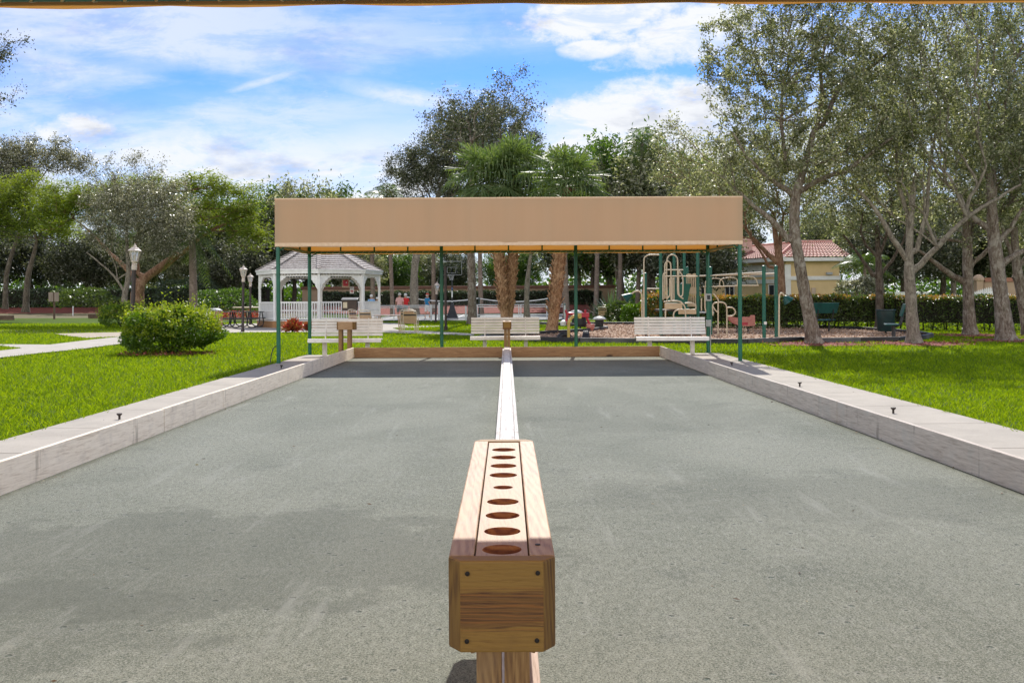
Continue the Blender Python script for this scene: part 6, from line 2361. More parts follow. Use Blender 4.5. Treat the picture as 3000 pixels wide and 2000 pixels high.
def person(label, loc, rz, shirt, shorts, hat, hatm, pose, h=1.74, hair=HAIRW):
    t = thing('person', label, 'person', loc, rz, None)
    k = h / 1.74
    V_, E_, Rr = [], [], []

    def vx(p, r):
        V_.append(Vector(p) * k)
        Rr.append(r * k)
        return len(V_) - 1

    def chain(start, pts):
        a = start
        for p, r in pts:
            b_ = vx(p, r)
            E_.append((a, b_))
            a = b_
        return a
    root = vx((0, 0, .96), .135)
    chest = chain(root, [((0, 0, 1.12), .125), ((0, 0, 1.30), .145), ((0, 0, 1.42), .11)])
    neck = chain(chest, [((0, -.01, 1.50), .055), ((0, -.02, 1.57), .072), ((0, -.02, 1.66), .088), ((0, -.01, 1.72), .055)])
    step_ = pose.get('step', 0.0)
    for s in (-1, 1):
        fy = step_ * s
        foot = chain(root, [((s * .10, fy * .25, .88), .085), ((s * .11, fy * .6 - .02, .50), .058), ((s * .115, fy, .10), .038)])
        chain(foot, [((s * .125, fy - .12, .04), .038), ((s * .13, fy - .17, .03), .03)])
        sh = chain(chest, [((s * .17, 0, 1.42), .058)])
        el, ha = pose[s]
        hnd = chain(sh, [(el, .040), (tuple(Vector(el).lerp(Vector(ha), .9)), .027), (ha, .030)])
        hv = Vector(ha)
        d = (hv - Vector(el)).normalized()
        sd = d.cross(Vector((0, 1, .2))).normalized()
        palm = chain(hnd, [(tuple(hv + d * .05), .030)])
        for f in range(4):
            o = sd * (f - 1.5) * .020
            lng = (.065, .078, .072, .055)[f]
            chain(palm, [(tuple(hv + d * .075 + o), .009), (tuple(hv + d * (.075 + lng * .55) + o + Vector((0, -.006, 0))), .0085), (tuple(hv + d * (.075 + lng) + o + Vector((0, -.018, 0))), .007)])
        chain(hnd, [(tuple(hv + d * .02 + sd * .038), .010), (tuple(hv + d * .06 + sd * .056 + Vector((0, -.01, 0))), .009)])
    me = bpy.data.meshes.new('body')
    me.from_pydata([tuple(v) for v in V_], E_, [])
    me.materials.append(SKIN)
    o = bpy.data.objects.new('body', me)
    COL.objects.link(o)
    o.parent = t
    o.modifiers.new('skin', 'SKIN')
    for i, sv in enumerate(me.skin_vertices[0].data):
        sv.radius = (Rr[i] * (1.18 if i < 4 else 1), Rr[i] * (.82 if i < 4 else 1))
        sv.use_root = (i == 0)
    o.modifiers['skin'].use_smooth_shade = True
    sm_ = o.modifiers.new('sub', 'SUBSURF')
    sm_.levels = sm_.render_levels = 1
    # shirt, shorts, shoes, hat or hair follow the body
    mb = MB()
    mb.lathe([(.165, .90), (.17, 1.0), (.168, 1.12), (.185, 1.30), (.175, 1.40), (.10, 1.465), (.07, 1.48)], 14, sx=1.12 * k, sy=.78 * k, c=(0, 0, 0))
    for s in (-1, 1):
        el, ha = pose[s]
        a = Vector((s * .15, 0, 1.42))
        b_ = Vector((s * .17, 0, 1.42)).lerp(Vector(el), .8)
        mb.tube([a, a.lerp(b_, .5), b_], [.085, .078, .07], 10)
    sc_ = mb.v
    mb.v = [(x, y, z * k) for x, y, z in sc_]
    mb.build('shirt', shirt, t, smooth=70)
    mb = MB()
    mb.lathe([(.150, .78), (.165, .90), (.166, .98)], 14, sx=1.1 * k, sy=.82 * k)
    for s in (-1, 1):
        fy = step_ * s
        mb.tube([(s * .085, fy * .1, .90), (s * .105, fy * .35, .70), (s * .112, fy * .6 - .02, .52)], [.105, .10, .092], 10)
    mb.v = [(x, y, z * k) for x, y, z in mb.v]
    mb.build('shorts', shorts, t, smooth=70)
    for s in (-1, 1):
        fy = step_ * s
        mb = MB()
        mb.lathe([(.05, 0), (.055, .03), (.045, .08), (.03, .10)], 10, (s * .125, fy - .05, 0), sx=.95, sy=2.3)
        mb.build('shoe', M_PAINT, t, smooth=60)
    mb = MB()
    if hat == 'hair':
        mb.lathe([(.100, 1.60), (.108, 1.66), (.09, 1.73), (.03, 1.765)], 12, (0, .005, 0), sy=1.08)
    else:
        mb.lathe([(.103, 1.665), (.105, 1.70), (.085, 1.755), (.03, 1.775)], 12, (0, -.01, 0), sy=1.08)
        mb.obox((0, -.15, 1.672), (.15, .13, .012), Matrix.Rotation(R(8), 3, 'X'))
    mb.v = [(x, y, z * k) for x, y, z in mb.v]
    mb.build('hair' if hat == 'hair' else 'cap', hatm, t, smooth=60)
    if hat != 'hair':
        mb = MB()
        mb.lathe([(.094, 1.58), (.098, 1.66)], 12, (0, .012, 0), sy=1.06)
        mb.v = [(x, y, z * k) for x, y, z in mb.v]
        mb.build('hair', hair, t, smooth=60)
    mb = MB()
    mb.obox((0, -.112, 1.625), (.022, .03, .04))
    for s in (-1, 1):
        mb.obox((s * .092, -.01, 1.63), (.016, .035, .055))
    mb.v = [(x, y, z * k) for x, y, z in mb.v]
    mb.build('ears_and_nose', SKIN, t, bevel=.006)
    mb = MB()
    for s in (-1, 1):
        mb.obox((s * .033, -.100, 1.648), (.022, .008, .010))
    mb.obox((0, -.096, 1.585), (.045, .008, .008))
    mb.v = [(x, y, z * k) for x, y, z in mb.v]
    mb.build('eyes_and_mouth', M_DARK, t)
    return t


S_PINK = mat('pale pink shirt', (0.72, 0.42, 0.38), (0.66, 0.36, 0.33), 12, 0.9)
S_RED = mat('red shirt', (0.62, 0.03, 0.03), (0.5, 0.02, 0.02), 12, 0.9)
S_BLUE = mat('bright blue shirt', (0.03, 0.22, 0.42), (0.02, 0.18, 0.36), 12, 0.9)
S_LBL = mat('light blue shirt', (0.22, 0.42, 0.68), (0.18, 0.36, 0.6), 12, 0.9)
S_LIME = mat('pale yellow shirt', (0.55, 0.56, 0.30), (0.45, 0.46, 0.22), 12, 0.9)
S_KHA = mat('grey shorts', (0.17, 0.19, 0.19), (0.13, 0.15, 0.15), 12, 0.9)
S_WH = mat('white cotton', (0.75, 0.74, 0.72), (0.65, 0.64, 0.62), 12, 0.9)
S_REDC = mat('red cap', (0.50, 0.08, 0.05), (0.4, 0.05, 0.03), 12, 0.9)
hang = {-1: ((-.24, .03, 1.14), (-.26, -.04, .90)), 1: ((.24, .03, 1.14), (.26, -.04, .90))}
front = {-1: ((-.26, -.03, 1.16), (-.16, -.26, 1.04)), 1: ((.26, -.03, 1.16), (.18, -.26, 1.04))}
for px, Y, rz, sh_, so_, ht, hm, ps, hh_, lab in (
        (1171, 67.2, 180, S_PINK, S_KHA, 'hair', HAIRW, hang, 1.80, 'person with grey hair in a pale pink shirt, seen from behind at the rail'),
        (1188, 69.5, 160, S_RED, S_KHA, 'cap', S_WH, front, 1.76, 'person in a red shirt and white cap beside the one in pink'),
        (1252, 68.5, 130, S_BLUE, S_WH, 'cap', S_REDC, {-1: ((-.25, .06, 1.15), (-.33, -.06, .93)), 1: hang[1], 'step': .12}, 1.76, 'person in a bright blue shirt and red cap walking by the net'),
        (1088, 70.5, 200, S_LBL, S_KHA, 'cap', S_WH, hang, 1.68, 'person in a light blue shirt and white cap behind the gazebo corner'),
        (1106, 73, 215, S_LIME, S_KHA, 'cap', S_WH, front, 1.5, 'person in a pale yellow shirt partly behind the gazebo post')):
    p = at(px, 900, Y)
    person(lab, (p.x, Y, terr(Y)), R(rz), sh_, so_, ht, hm, ps, hh_)

# ------------------------------------------------------------------ left lawn: notice boards, timbers
p = at(159, 934, 74)
t = thing('notice_board', 'post with two weathered grey boards on the far left lawn', 'sign', (p.x, 74, terr(74)))
mb = MB()
mb.box(-.06, .06, -.05, .05, 0, 2.0)
mb.build('post', M_LOG, t)
for x in (-.22, .21):
    mb = MB()
    for j in range(4):
        mb.box(x - .17 + j * .087, x - .17 + j * .087 + .08, -.075, -.052, 1.32, 2.02)
    mb.build('board', mat('grey board', (0.36, 0.28, 0.24), (0.26, 0.2, 0.17), 7, .8, stretch=(1, 1, .2)), t)
for px, Y, ln, lab in ((10, 72, 1.5, 'stacked timber seat at the left edge of the lawn'), (278, 76, .95, 'low timber edge left of the small bush')):
    p = at(px, 930, Y)
    t = thing('timber_block', lab, 'timber', (p.x, Y, terr(Y)))
    for j, zz_ in enumerate((0, .17)):
        mb = MB()
        mb.box(-ln / 2, ln / 2, -.12 - .05 * j, .12 - .05 * j, zz_ + .003, zz_ + .165)
        mb.build('timber', M_LOG, t, bevel=.01)

# ------------------------------------------------------------------ playground
PB = g(2081, 983)
t = thing('play_structure', 'green and beige climbing frame with an overhead ladder in the playground', 'climbing frame', (PB.x, PB.y, .03))
O = Vector((PB.x, PB.y, .03))


def L4(x, y, Y):
    return at(*z4(x, y), Y) - O


def pipe(nm, pts, r=.028, m=None, sm=5):
    mb = MB()
    mb.tube(smooth_path(pts, sm), r, 8)
    return mb.build(nm, m or M_PIPE, t, smooth=60)


POSTS = [(515, 39.5, 555), (680, 38.5, 40), (824, 41, 40), (932, 41, 40), (1076, 38.5, 40), (963, 43, 490), (1212, 38.9, 490), (1782, 34.0, 480), (1912, 36.0, 478)]
for x, Y, ty in POSTS:
    q = L4(x, 1200, Y)
    zt_ = L4(x, ty, Y).z if ty > 50 else 4.1
    q.z = -.05
    mb = MB()
    mb.tube([q, Vector((q.x, q.y, zt_))], .064, 12)
    mb.lathe([(.066, 0), (.06, .035), (.02, .05)], 12, (q.x, q.y, zt_))
    mb.build('post', M_PLAYG, t, smooth=50)
# overhead ladder: two rails and hanging grips
za = L4(1212, 575, 38.9).z
qa, qb, qc = L4(1212, 575, 38.9), L4(1782, 575, 34.0), L4(1912, 577, 36.0)
pipe('overhead_rail', [Vector((qa.x, qa.y - .05, za)), Vector((qb.x, qb.y - .05, za))], .03)
pipe('overhead_rail', [L4(1092, 578, 40.5) + Vector((0, 0, 0)), Vector((qc.x, qc.y, za))], .03)
for fx in (.08, .38, .72):
    c = Vector((qa.x, qa.y, za)).lerp(Vector((qb.x, qb.y, za)), fx + .05) + Vector((0, .6, 0))
    pipe('hand_grip', [c + Vector((-.34, 0, -.42)), c + Vector((-.30, 0, -.2)), c + Vector((-.12, 0, -.12)), c + Vector((.22, 0, -.12)), c + Vector((.36, 0, -.24)), c + Vector((.40, 0, -.42))], .018)
    pipe('rung', [c + Vector((-.42, 0, -.43)), c + Vector((.44, 0, -.43))], .02)
    pipe('hanger', [c + Vector((.02, -.6, -.0)), c + Vector((.02, 0, -.12))], .014)
# trombone loops
Yl = 38.0
for pts in ([(745, 830), (742, 700), (742, 430), (760, 370), (800, 350), (842, 370), (858, 430), (858, 720), (872, 785), (918, 822)],
            [(722, 820), (722, 640), (720, 480), (735, 430), (755, 422), (778, 440), (786, 500), (786, 700), (790, 845)],
            [(702, 830), (702, 600), (712, 550), (735, 545)], [(868, 515), (890, 545), (912, 590), (914, 740), (905, 790), (880, 790), (868, 740), (868, 515)],
            [(740, 820), (770, 790), (775, 740), (775, 600)], [(660, 352), (560, 352), (515, 372), (498, 420), (498, 700), (497, 1080)]):
    pipe('climbing_loop', [L4(x, y, Yl) for x, y in pts], .026)
pipe('crossbar', [L4(530, 714, 39), L4(668, 714, 39)], .024)
pipe('crossbar', [L4(710, 580, 38.2), L4(1075, 580, 38.2)], .02)
pipe('crossbar', [L4(715, 513, 38.2), L4(918, 513, 38.2)], .02)
for x in (800, 818):
    pipe('handrail', [L4(x, 590, 39.6), L4(x, 850, 39.6)], .03)
# panel with slots
mb = MB()
Yp = 40.4
x0, x1 = L4(950, 560, Yp).x, L4(1066, 560, Yp).x
zt_, zb_ = L4(950, 560, Yp).z, L4(950, 905, Yp).z
w_ = x1 - x0
h_ = zt_ - zb_
cols = 6
for j in range(cols + 1):
    xx_ = x0 + w_ * j / cols
    mb.box(xx_ - w_ * .045 if j else x0, xx_ + w_ * .045 if j < cols else x1, Yp - O.y - .02, Yp - O.y + .02, zb_ + .1 * h_, zt_ - .1 * h_)
for a, c in ((0, .101), (.40, .60), (.899, 1.0)):
    mb.box(x0, x1, Yp - O.y - .023, Yp - O.y + .023, zb_ + a * h_, zb_ + c * h_)
for a in (.25, .75):
    mb.lathe([(w_ * .2, -.021), (w_ * .2, .021)], 14, (0, 0, 0))
    n_ = len(mb.v)
    for i in range(n_ - 28, n_):
        x, y, z = mb.v[i]
        mb.v[i] = (x0 + w_ * a + x, Yp - O.y + z, zt_ - .02 + y * .6)
mb.build('slotted_panel', M_BEIGE, t)
# bench like transfer steps and deck
for (xa, ya, xb, yb, Y) in ((718, 868, 908, 930, 38.0), (866, 938, 1056, 985, 38.2)):
    a, c = L4(xa, ya, Y), L4(xb, yb, Y)
    mb = MB()
    mb.box(a.x, c.x, a.y - .03, a.y + .03, c.z, a.z)
    mb.build('step_panel', M_BEIGE, t, bevel=.015)
mb = MB()
a, c = L4(700, 865, 38.6), L4(1070, 930, 38.6)
mb.box(a.x, c.x, a.y + .05, a.y + 2.2, .93, 1.0)
mb.build('deck', M_BROWN, t)
mb = MB()
a, c = L4(1090, 960, 41), L4(1170, 975, 41)
mb.box(a.x - .2, c.x + .3, a.y, a.y + 1.0, a.z - .05, a.z)
mb.build('deck', M_STEEL, t)
for pts in ([(706, 853), (800, 845), (880, 850), (925, 890), (942, 960), (944, 1200)], [(730, 930), (728, 990), (722, 1200)], [(935, 868), (1000, 866), (1045, 885), (1052, 912), (1040, 935), (960, 937), (860, 940), (822, 965), (815, 1010), (840, 1050)],
            [(1235, 1000), (1232, 900), (1250, 868), (1300, 858), (1355, 866), (1380, 905), (1384, 1000), (1384, 1210)], [(1290, 860), (1290, 1000), (1289, 1212)], [(1386, 915), (1440, 915), (1470, 945), (1472, 975), (1440, 1003), (1388, 1005)],
            [(1235, 900), (1262, 945), (1290, 965)], [(1240, 765), (1290, 830), (1291, 870)], [(1112, 815), (1112, 950)], [(1150, 700), (1150, 900), (1160, 960)]):
    pipe('bent_rail', [L4(x, y, 37.6 if x < 1100 else 38.4) for x, y in pts], .027)
# green wave slide behind
mb = MB()
pr = [L4(*q, 39.8) for q in ((785, 660), (770, 720), (755, 800), (745, 860), (740, 930), (760, 985), (830, 1000))]
for a, c in zip(pr[:-1], pr[1:]):
    mb.add([a, c, c + Vector((.85, 0.15, 0)), a + Vector((.85, .15, 0))], [(0, 1, 2, 3)])
    mb.add([a, c, c + Vector((0, -.0, .22)), a + Vector((0, -.0, .22))], [(0, 1, 2, 3)])
mb.build('slide', M_PLAYG, t)
# talk tubes: bent pipe with a cone
for base, pts, cone, m_ in ((None, [(480, 1200), (478, 900), (476, 790), (455, 745), (420, 738), (385, 752), (368, 770)], (368, 770, 292, 822, 39.5), M_TGRN), (None, [(1940, 1255), (1942, 900), (1944, 800), (1958, 765), (1980, 765), (2000, 790)], (2000, 790, 2045, 848, 35.6), M_TGRN)):
    Y = cone[4]
    tube = pipe('talk_tube', [L4(x, y, Y) for x, y in pts], .032)
    a, c = L4(cone[0], cone[1], Y), L4(cone[2], cone[3], Y)
    mb = MB()
    d = c - a
    mb.tube([a, a + d * .3, c, c + d * .04], [.04, .10, .205, .21], 14)
    o = mb.build('horn', m_, t, smooth=60)
    mb = MB()
    mb.tube([c + d * .042, c + d * .046], [.185, .18], 14)
    mb.build('horn_mouth', M_BARREL, o)
mb = MB()
q = L4(1795, 1080, 33.93)
mb.box(q.x - .05, q.x + .05, q.y - .005, q.y + .0, q.z - .05, q.z + .05)
mb.build('sticker', M_PAINT, t)


# ride-ons
p = at(*z4(1545, 1110), 41.5)
t = thing('boat_rocker', 'faded red boat shaped rocker behind the right canopy post', 'spring rocker', (p.x, 41.5, .19))
t.scale = (.57, .57, .57)
mb = MB()
for yy_ in (-.32, .28):
    mb.prism([(-1.9 * .5, .62), (-.93, .98), (-.86, 1.0), (-.84, .86), (-.2, .80), (.25, .86), (.62, .84), (.72, .98), (.88, .98), (.90, .20), (.2, .16), (-.35, .24), (-.72, .42)], yy_, yy_ + .045, axis=1)
mb.build('side_panel', M_PINK, t, bevel=.01)
mb = MB()
mb.box(-.25, .35, -.336, -.325, .26, .46)
mb.build('emblem', M_RED, t)
for x in (-.35, .45):
    mb = MB()
    mb.box(x - .18, x + .18, -.27, .27, .48, .54)
    mb.build('seat', M_RED, t)
    mb = MB()
    mb.tube([(x + .09 * math.cos(a), .09 * math.sin(a), -.30 + .0082 * k) for k, a in enumerate([k * .5 for k in range(95)])], .02, 5, caps=False)
    mb.build('spring', M_DARK, t)
p = at(*z3(1610, 1140), 44)
t = thing('spring_rider', 'red spring rider on black spring housing by the third canopy post', 'spring rider', (p.x, 44, .03))
mb = MB()
mb.tube(smooth_path([(-.5, 0, .30), (-.46, 0, .62), (-.40, 0, .78), (0, 0, .72), (.35, 0, .70), (.48, 0, .45), (.58, 0, .22)], 5), [.06] * 31, 8)
mb.tube([(-.46, 0, .74), (-.52, 0, .95)], .05, 8)
mb.tube([(.36, 0, .68), (.36, 0, .95)], .05, 8)
mb.box(.18, .52, -.12, .12, .62, .82)
mb.build('rider_body', M_RED, t, smooth=50, bevel=.01)
mb = MB()
mb.lathe([(.10, .02), (.20, .18), (.18, .32)], 10, (.58, 0, 0))
mb.build('foot_ring', M_PINK, t)
mb = MB()
mb.lathe([(.13, .03), (.15, .2), (.05, .28)], 10, (-.62, 0, .22))
mb.build('head_knob', M_WHITE, t, smooth=50)
mb = MB()
mb.lathe([(.24, .18), (.26, .3), (.24, .62), (.20, .68)], 12, (.16, .3, 0))
mb.tube([(.16, .3, -.03), (.16, .3, .2)], .04, 6)
mb.build('spring_housing', M_BLACK, t)
p = at(*z3(1845, 1128), 46)
t = thing('mushroom_seat', 'black drum seat with a grey domed cap on the wood chips', 'seat', (p.x, 46, .03))
mb = MB()
mb.lathe([(.05, -.03), (.05, .16), (.19, .17), (.2, .5)], 12)
mb.build('drum', M_BLACK, t)
mb = MB()
mb.lathe([(.30, .46), (.31, .5), (.22, .58), (.05, .62)], 14)
mb.build('cap', M_GREY, t, smooth=50)
p = at(1688, 952, 49.3)
dup(t, (p.x, 49.3, .05), 0, 'black drum seat with grey cap behind the red spring rider', 'drum seats', (1.15, 1.15, 1.4))
t['group'] = 'drum seats'
p = g(*z3(1518, 1278))
t = thing('balance_pipe', 'bent yellow pipe rising from the chips left of the third canopy post', 'play pipe', (p.x, p.y, .03))
mb = MB()
mb.tube(smooth_path([(0, 0, -.03), (0, 0, .5), (.02, 0, .68), (.16, .1, .83), (.38, .3, .85)], 6), .055, 10)
mb.build('pipe', M_YELP, t, smooth=60)
mb = MB()
mb.lathe([(.07, 0), (.07, .16), (.055, .18)], 10, (.40, .32, .76))
mb.build('pipe_end', M_YELP, t)
for (x, y, r_, a, lab) in ((1472, 1268, .27, 20, 'half buried black tyre behind the yellow pipe'), (1703, 1280, .34, 80, 'half buried black tyre right of the third canopy post')):
    p = g(*z3(x, y))
    mb = MB()
    prof = []
    for k in range(17):
        an = math.pi * k / 16
        prof.append((math.cos(an) * r_ * .8, 0, math.sin(an) * r_ * .8))
    mb.tube(prof, r_ * .34, 10)
    for k in range(1, 16):
        an = math.pi * k / 16
        d = Vector((math.cos(an), 0, math.sin(an)))
        mb.bar(d * r_ * 1.13 + Vector((0, -r_ * .25, 0)), d * r_ * 1.13 + Vector((0, r_ * .25, 0)), .03, .02, up=d)
    o = mb.build('half_tyre', M_BLACK, smooth=40)
    o.location = (p.x, p.y, 0)
    o.rotation_euler = (0, 0, R(a))
    tag(o, lab, 'tyre', 'half buried tyres')

# ------------------------------------------------------------------ right side: green benches, barrel
def gbench(loc, rz, label):
    t = thing('green_bench', label, 'bench', loc, rz, 'green perforated benches by the playground')
    mb = MB()
    mb.prism([(-.95, .78), (-1.0, 1.22), (1.0, 1.22), (.95, .78)], .21, .25, axis=1)
    o = mb.build('backrest', M_TGRN, t, bevel=.02)
    for v in o.data.vertices:
        v.co.y += (v.co.z - .78) * .3
    mb = MB()
    mb.box(-.95, .95, -.30, .16, .47, .52)
    mb.build('seat', M_TGRN, t, bevel=.02)
    for s in (-.6, .6):
        mb = MB()
        mb.tube([(s, 0, -.03), (s, 0, .47)], .045, 8)
        mb.tube(smooth_path([(s, 0, .40), (s, .2, .50), (s, .27, .68), (s, .31, .95)], 5), .03, 6)
        mb.build('leg', M_DARK, t, smooth=60)
    return t


p = g(2415, 974)
gb = gbench((p.x - .12, p.y, .03), R(-162), 'green bench with its back to the camera, beside the leaning oak')
p = g(2618, 994)
gb.scale = (.62, 1, 1)
dup(gb, (p.x, p.y, .03), R(-108), 'green bench seen from its end in front of the trash barrel')
p = g(2595, 979)
t = thing('trash_barrel', 'dark green trash barrel beside the green end-on bench', 'trash can', (p.x, p.y, 0.02))
mb = MB()
mb.lathe([(.30, .10), (.33, .14), (.36, .90), (.385, .92), (.385, .96), (.36, .965), (.35, .93)], 24)
mb.build('barrel', M_BARREL, t, smooth=40)
mb = MB()
mb.tube([(0, 0, -.03), (0, 0, .12)], .04, 8)
mb.build('stand', M_DARK, t)

# ------------------------------------------------------------------ yellow house
def tile_material():
    m, nt, b = new_mat('red roof tile')
    f = noise(nt, coords(nt), 3, 5, 0.6)
    c = ramp(nt, f, [(0.3, (0.36, 0.13, 0.09)), (0.55, (0.48, 0.20, 0.15)), (0.75, (0.60, 0.32, 0.26))])
    nt.links.new(c, b.inputs['Base Color'])
    b.inputs['Roughness'].default_value = 0.7
    return m


M_TILE = tile_material()
M_HTRIM = mat('white trim', (0.74, 0.72, 0.68), (0.66, 0.64, 0.6), 3, .6)


def roof_face(mb, a, b_, c, d, step_u=.28):
    """barrel tiles: rippled strips from eave a-b up to ridge d-c"""
    a, b_, c, d = map(Vector, (a, b_, c, d))
    nrm = (b_ - a).cross(d - a).normalized()
    if nrm.z < 0:
        nrm = -nrm
    n = max(6, int((b_ - a).length / step_u))
    rows = max(4, int((d - a).length / .38))
    for r_ in range(rows):
        f0, f1 = r_ / rows, (r_ + 1) / rows
        e0, e1 = a.lerp(d, f0), b_.lerp(c, f0)
        g0, g1 = a.lerp(d, f1), b_.lerp(c, f1)
        vs = []
        m4 = n * 4
        for i in range(m4 + 1):
            u = i / m4
            hgt = .055 * abs(math.sin(u * n * math.pi))
            vs.append(e0.lerp(e1, u) + nrm * (hgt + .05))
            vs.append(g0.lerp(g1, u) + nrm * (hgt + .005))
        mb.add(vs, [(2 * i, 2 * i + 2, 2 * i + 3, 2 * i + 1) for i in range(m4)])


HY = 72.0
hc = at(2304, 774, HY)
hr = at(2459, 774, HY)
er = at(2492, 772, HY)
EZ = 4.05
t = thing('yellow_house', 'yellow stucco house with a red barrel tile roof behind the hedge', 'house', (hc.x, HY, terr(HY)))
X1 = hr.x - hc.x
XR = er.x - hc.x
wing_len = 11.5
wa = Vector((0, 0, 0))
wd = Vector((-.42, .907, 0))          # the left wing runs back and to the left
wb = wd * wing_len
mb = MB()
mb.box(0, X1, 0, 7, 0, EZ)
mb.bar(Vector((.02, .02, EZ / 2)), wb + Vector((0, 0, EZ / 2)), .2, EZ)
mb.bar(wb + Vector((0, 0, EZ / 2)), wb + Vector((5, 2.2, EZ / 2)), .2, EZ)
mb.build('wall', M_YEL, t)
mb = MB()
mb.bar(Vector((-.05, -.06, 2.76)), Vector((X1 + .05, -.06, 2.76)), .12, .28)
mb.bar(Vector((-.06, -.1, 2.55)), wb + Vector((-.13, -.05, 2.55)), .14, .30)
mb.bar(Vector((-.5, -.50, EZ + .06)), Vector((XR, -.50, EZ + .06)), .12, .26)
mb.bar(Vector((-.62, -.5, EZ + .06)), wb + Vector((-.6, 0, EZ + .06)), .12, .26)
mb.add([(-.55, -.5, EZ - .06), (XR, -.5, EZ - .06), (XR, 0, EZ - .06), (-.1, 0, EZ - .06)], [(0, 1, 2, 3)])
mb.box(-.14, .30, -.08, -.003, 0, EZ - .3)
mb.bar(Vector((-.16, .3, 3.35)), wb * .45 + Vector((-.14, 0, 3.35)), .1, .9)
mb.build('trim', M_HTRIM, t)
mb = MB()
rz_ = EZ + 1.45
rp0, rp1 = Vector((1.35, 2.6, rz_)), Vector((XR - .5, 2.6, rz_))
roof_face(mb, (-.7, -.6, EZ + .2), (XR, -.6, EZ + .2), rp1, rp0)
roof_face(mb, wb + Vector((-.7, 0, EZ + .2)), (-.7, -.6, EZ + .2), rp0 + Vector((0, 0, -.1)), wb * .7 + Vector((2.6, .8, rz_ - .1)))
roof_face(mb, (XR, 7.5, EZ + .2), (-.5, 7.5, EZ + .2), rp0 + Vector((0, .02, 0)), rp1 + Vector((0, .02, 0)), .6)
rf = mb.build('roof', M_TILE, t, smooth=60)
mb = MB()
for a, c in ((rp0, rp1), (rp0, Vector((-.7, -.6, EZ + .26))), (rp0 + Vector((0, 0, -.05)), wb * .7 + Vector((2.6, .8, rz_ - .05)))):
    mb.tube([a + Vector((0, 0, .04)), c + Vector((0, 0, .04))], .11, 8)
mb.build('ridge_tiles', M_TILE, rf, smooth=60)
mb = MB()
q = wb * .52 + Vector((.9, .5, 0))
mb.box(q.x - .5, q.x + .5, q.y - .4, q.y + .4, EZ + .2, EZ + 1.75)
mb.box(q.x - .58, q.x + .58, q.y - .48, q.y + .48, EZ + 1.753, EZ + 1.9)
mb.build('chimney', mat('pink chimney', (0.52, 0.36, 0.30), (0.45, 0.3, 0.25), 4, .9), rf)
wang = math.atan2(wd.y, wd.x)
for f, w_ in ((.10, 1.3), (.56, 1.1), (.84, 1.1)):
    c = wb * f + Vector((-.11 * math.sin(wang), .11 * math.cos(wang), 0)) * 1
    n_ = Vector((-math.sin(wang), math.cos(wang), 0))
    c = wb * f + n_ * .10
    mb = MB()
    mb.bar(c - wd * w_ / 2 + Vector((0, 0, 1.45)), c + wd * w_ / 2 + Vector((0, 0, 1.45)), .06, 1.7)
    win = mb.build('window', M_GLASS, t)
    mb = MB()
    for e in (-.5, 0, .5):
        mb.bar(c + n_ * .04 + wd * w_ * e + Vector((0, 0, .6)), c + n_ * .04 + wd * w_ * e + Vector((0, 0, 2.3)), .07, .05, up=(0, 1, 0))
    mb.bar(c + n_ * .04 - wd * w_ / 2 + Vector((0, 0, 2.3)), c + n_ * .04 + wd * w_ / 2 + Vector((0, 0, 2.3)), .06, .07)
    mb.build('window_frame', M_HTRIM, win)
q = at(2427.5, 801, HY) - Vector((hc.x, HY, terr(HY)))
mb = MB()
mb.box(q.x - .22, q.x + .22, -.26, -.003, q.z - .10, q.z + .09)
mb.build('wall_lamp', M_GREY, t, bevel=.03)
q = at(2383, 868, HY) - Vector((hc.x, HY, terr(HY)))
mb = MB()
mb.box(q.x - .15, q.x + .15, -.12, -.003, .9, 2.05)
mb.build('meter_cabinet', mat('beige metal', (0.5, 0.38, 0.28), (0.42, 0.32, 0.23), 3, .6), t, bevel=.02)

# stop sign far away
p = at(2113, 852, 80)
t = thing('road_sign', 'red octagonal road sign on a pale post beyond the hedge', 'sign', (p.x, 80, terr(80)), R(12))
mb = MB()
mb.tube([(0, 0, 0), (0, 0, 1.9)], .05, 6)
mb.build('post', M_STEEL, t)
mb = MB()
mb.prism([(.31 * math.cos(R(22.5) + k * math.pi / 4), 1.98 + .31 * math.sin(R(22.5) + k * math.pi / 4)) for k in range(8)], -.075, -.055, axis=1)
mb.build('plate', mat('faded sign red', (0.42, 0.08, 0.05), (0.32, 0.05, 0.035), 4, .6), t)

# white picket fence with an arched gate, brown wall behind it
p0 = at(2690, 900, 58)
FY = 58.0
t = thing('picket_fence', 'white picket fence with arched panels beyond the right hedge', 'fence', (p0.x, FY, terr(FY)))
xg = lambda px: at(px, 900, FY).x - p0.x
x_end = xg(3080)


def ztop(x):
    px = 2690 + (x / x_end) * 390
    if px < 2845:
        return at(px, 868 - 4 * (px - 2690) / 155, FY).z - terr(FY)
    if px < 2925:
        return at(px, 858 - 17 * math.sin((px - 2850) / 75 * math.pi / 2), FY).z - terr(FY)
    return at(px, 841 + 24 * math.sin(min(1, (px - 2925) / 48) * math.pi / 2), FY).z - terr(FY)


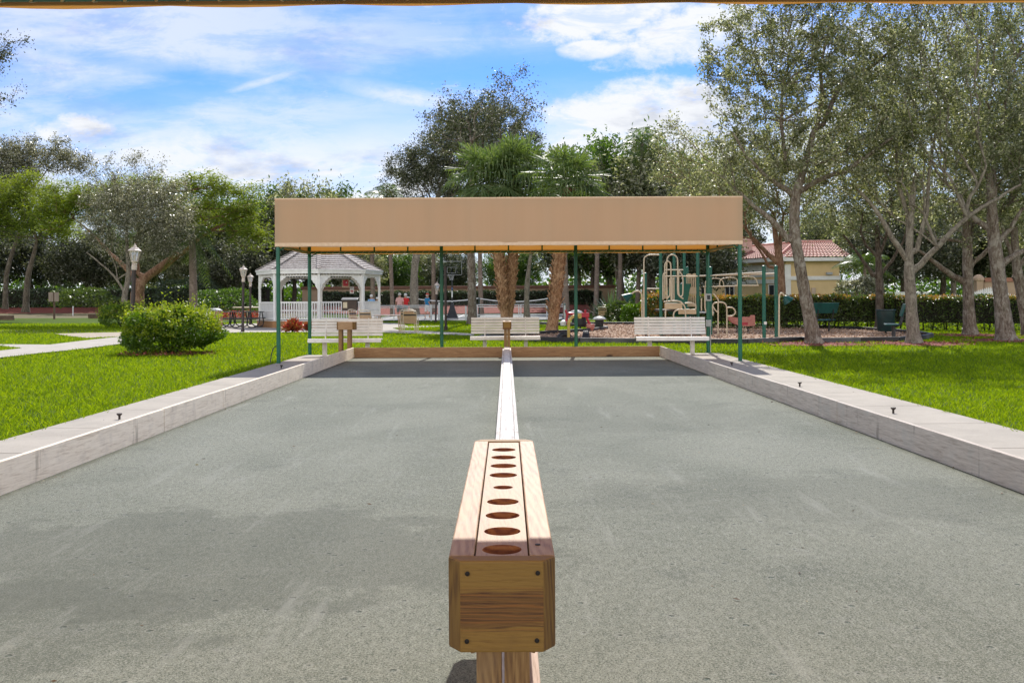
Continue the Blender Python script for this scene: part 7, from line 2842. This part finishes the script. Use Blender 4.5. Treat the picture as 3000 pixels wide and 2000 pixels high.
mb = MB()
x = 0
while x < x_end:
    h_ = ztop(x)
    mb.prism([(x - .04, 0), (x + .04, 0), (x + .04, h_ - .05), (x, h_ + .06), (x - .04, h_ - .05)], -.012, .012, axis=1)
    x += .115
mb.build('pickets', M_PAINT, t)
for dz in (-.28, -.50, -1.5):
    mb = MB()
    pts = [Vector((x_end * i / 60, -.03, max(.2, ztop(x_end * i / 60) + dz))) for i in range(61)]
    for a, c in zip(pts[:-1], pts[1:]):
        mb.bar(a, c, .035, .085)
    mb.build('rail', M_PAINT, t)
for px in (2690, 2870, 2975):
    mb = MB()
    mb.box(xg(px) - .1, xg(px) + .1, -.1, .1, 0, ztop(xg(px)) * .9)
    mb.build('post', M_PAINT, t)
a = at(2866, 830, 66)
b_ = at(3100, 830, 66)
t = thing('brown_wall', 'tan wall with a red brown cap and pier behind the picket fence', 'wall', (a.x, 66, terr(66)))
mb = MB()
mb.box(.35, b_.x - a.x, -.1, .1, 0, 2.35)
mb.build('wall_face', M_WALL, t)
mb = MB()
mb.box(.36, b_.x - a.x, -.2, .2, 2.353, 2.62)
mb.build('cap', mat('red brown cap', (0.36, 0.16, 0.10), (0.28, 0.12, 0.075), 3, .8), t)
mb = MB()
mb.box(-.2, .25, -.22, .22, 0, 2.45)
mb.lathe([(.36, 2.453), (.36, 2.6), (.2, 2.8), (.04, 2.84)], 12, (.02, 0, 0))
mb.build('pier', M_WALL, t)
for px, w_, lab in ((2633, .95, 'low white cabinet behind the hedge, wider one'), (2692, .28, 'narrow white cabinet behind the hedge left of the pickets'), (2704, .42, 'white box with a cap beside the narrow cabinet')):
    p = at(px, 868, 56)
    t = thing('utility_box', lab, 'box', (p.x, 56, terr(56)), 0, 'white boxes behind the hedge')
    mb = MB()
    mb.box(-w_ / 2, w_ / 2, -.2, .2, 0, 1.62)
    mb.build('cabinet', M_PAINT, t, bevel=.02)
    mb = MB()
    mb.box(-w_ / 2 - .03, w_ / 2 + .03, -.23, .23, 1.623, 1.70)
    mb.build('lid', M_PAINT, t, bevel=.01)
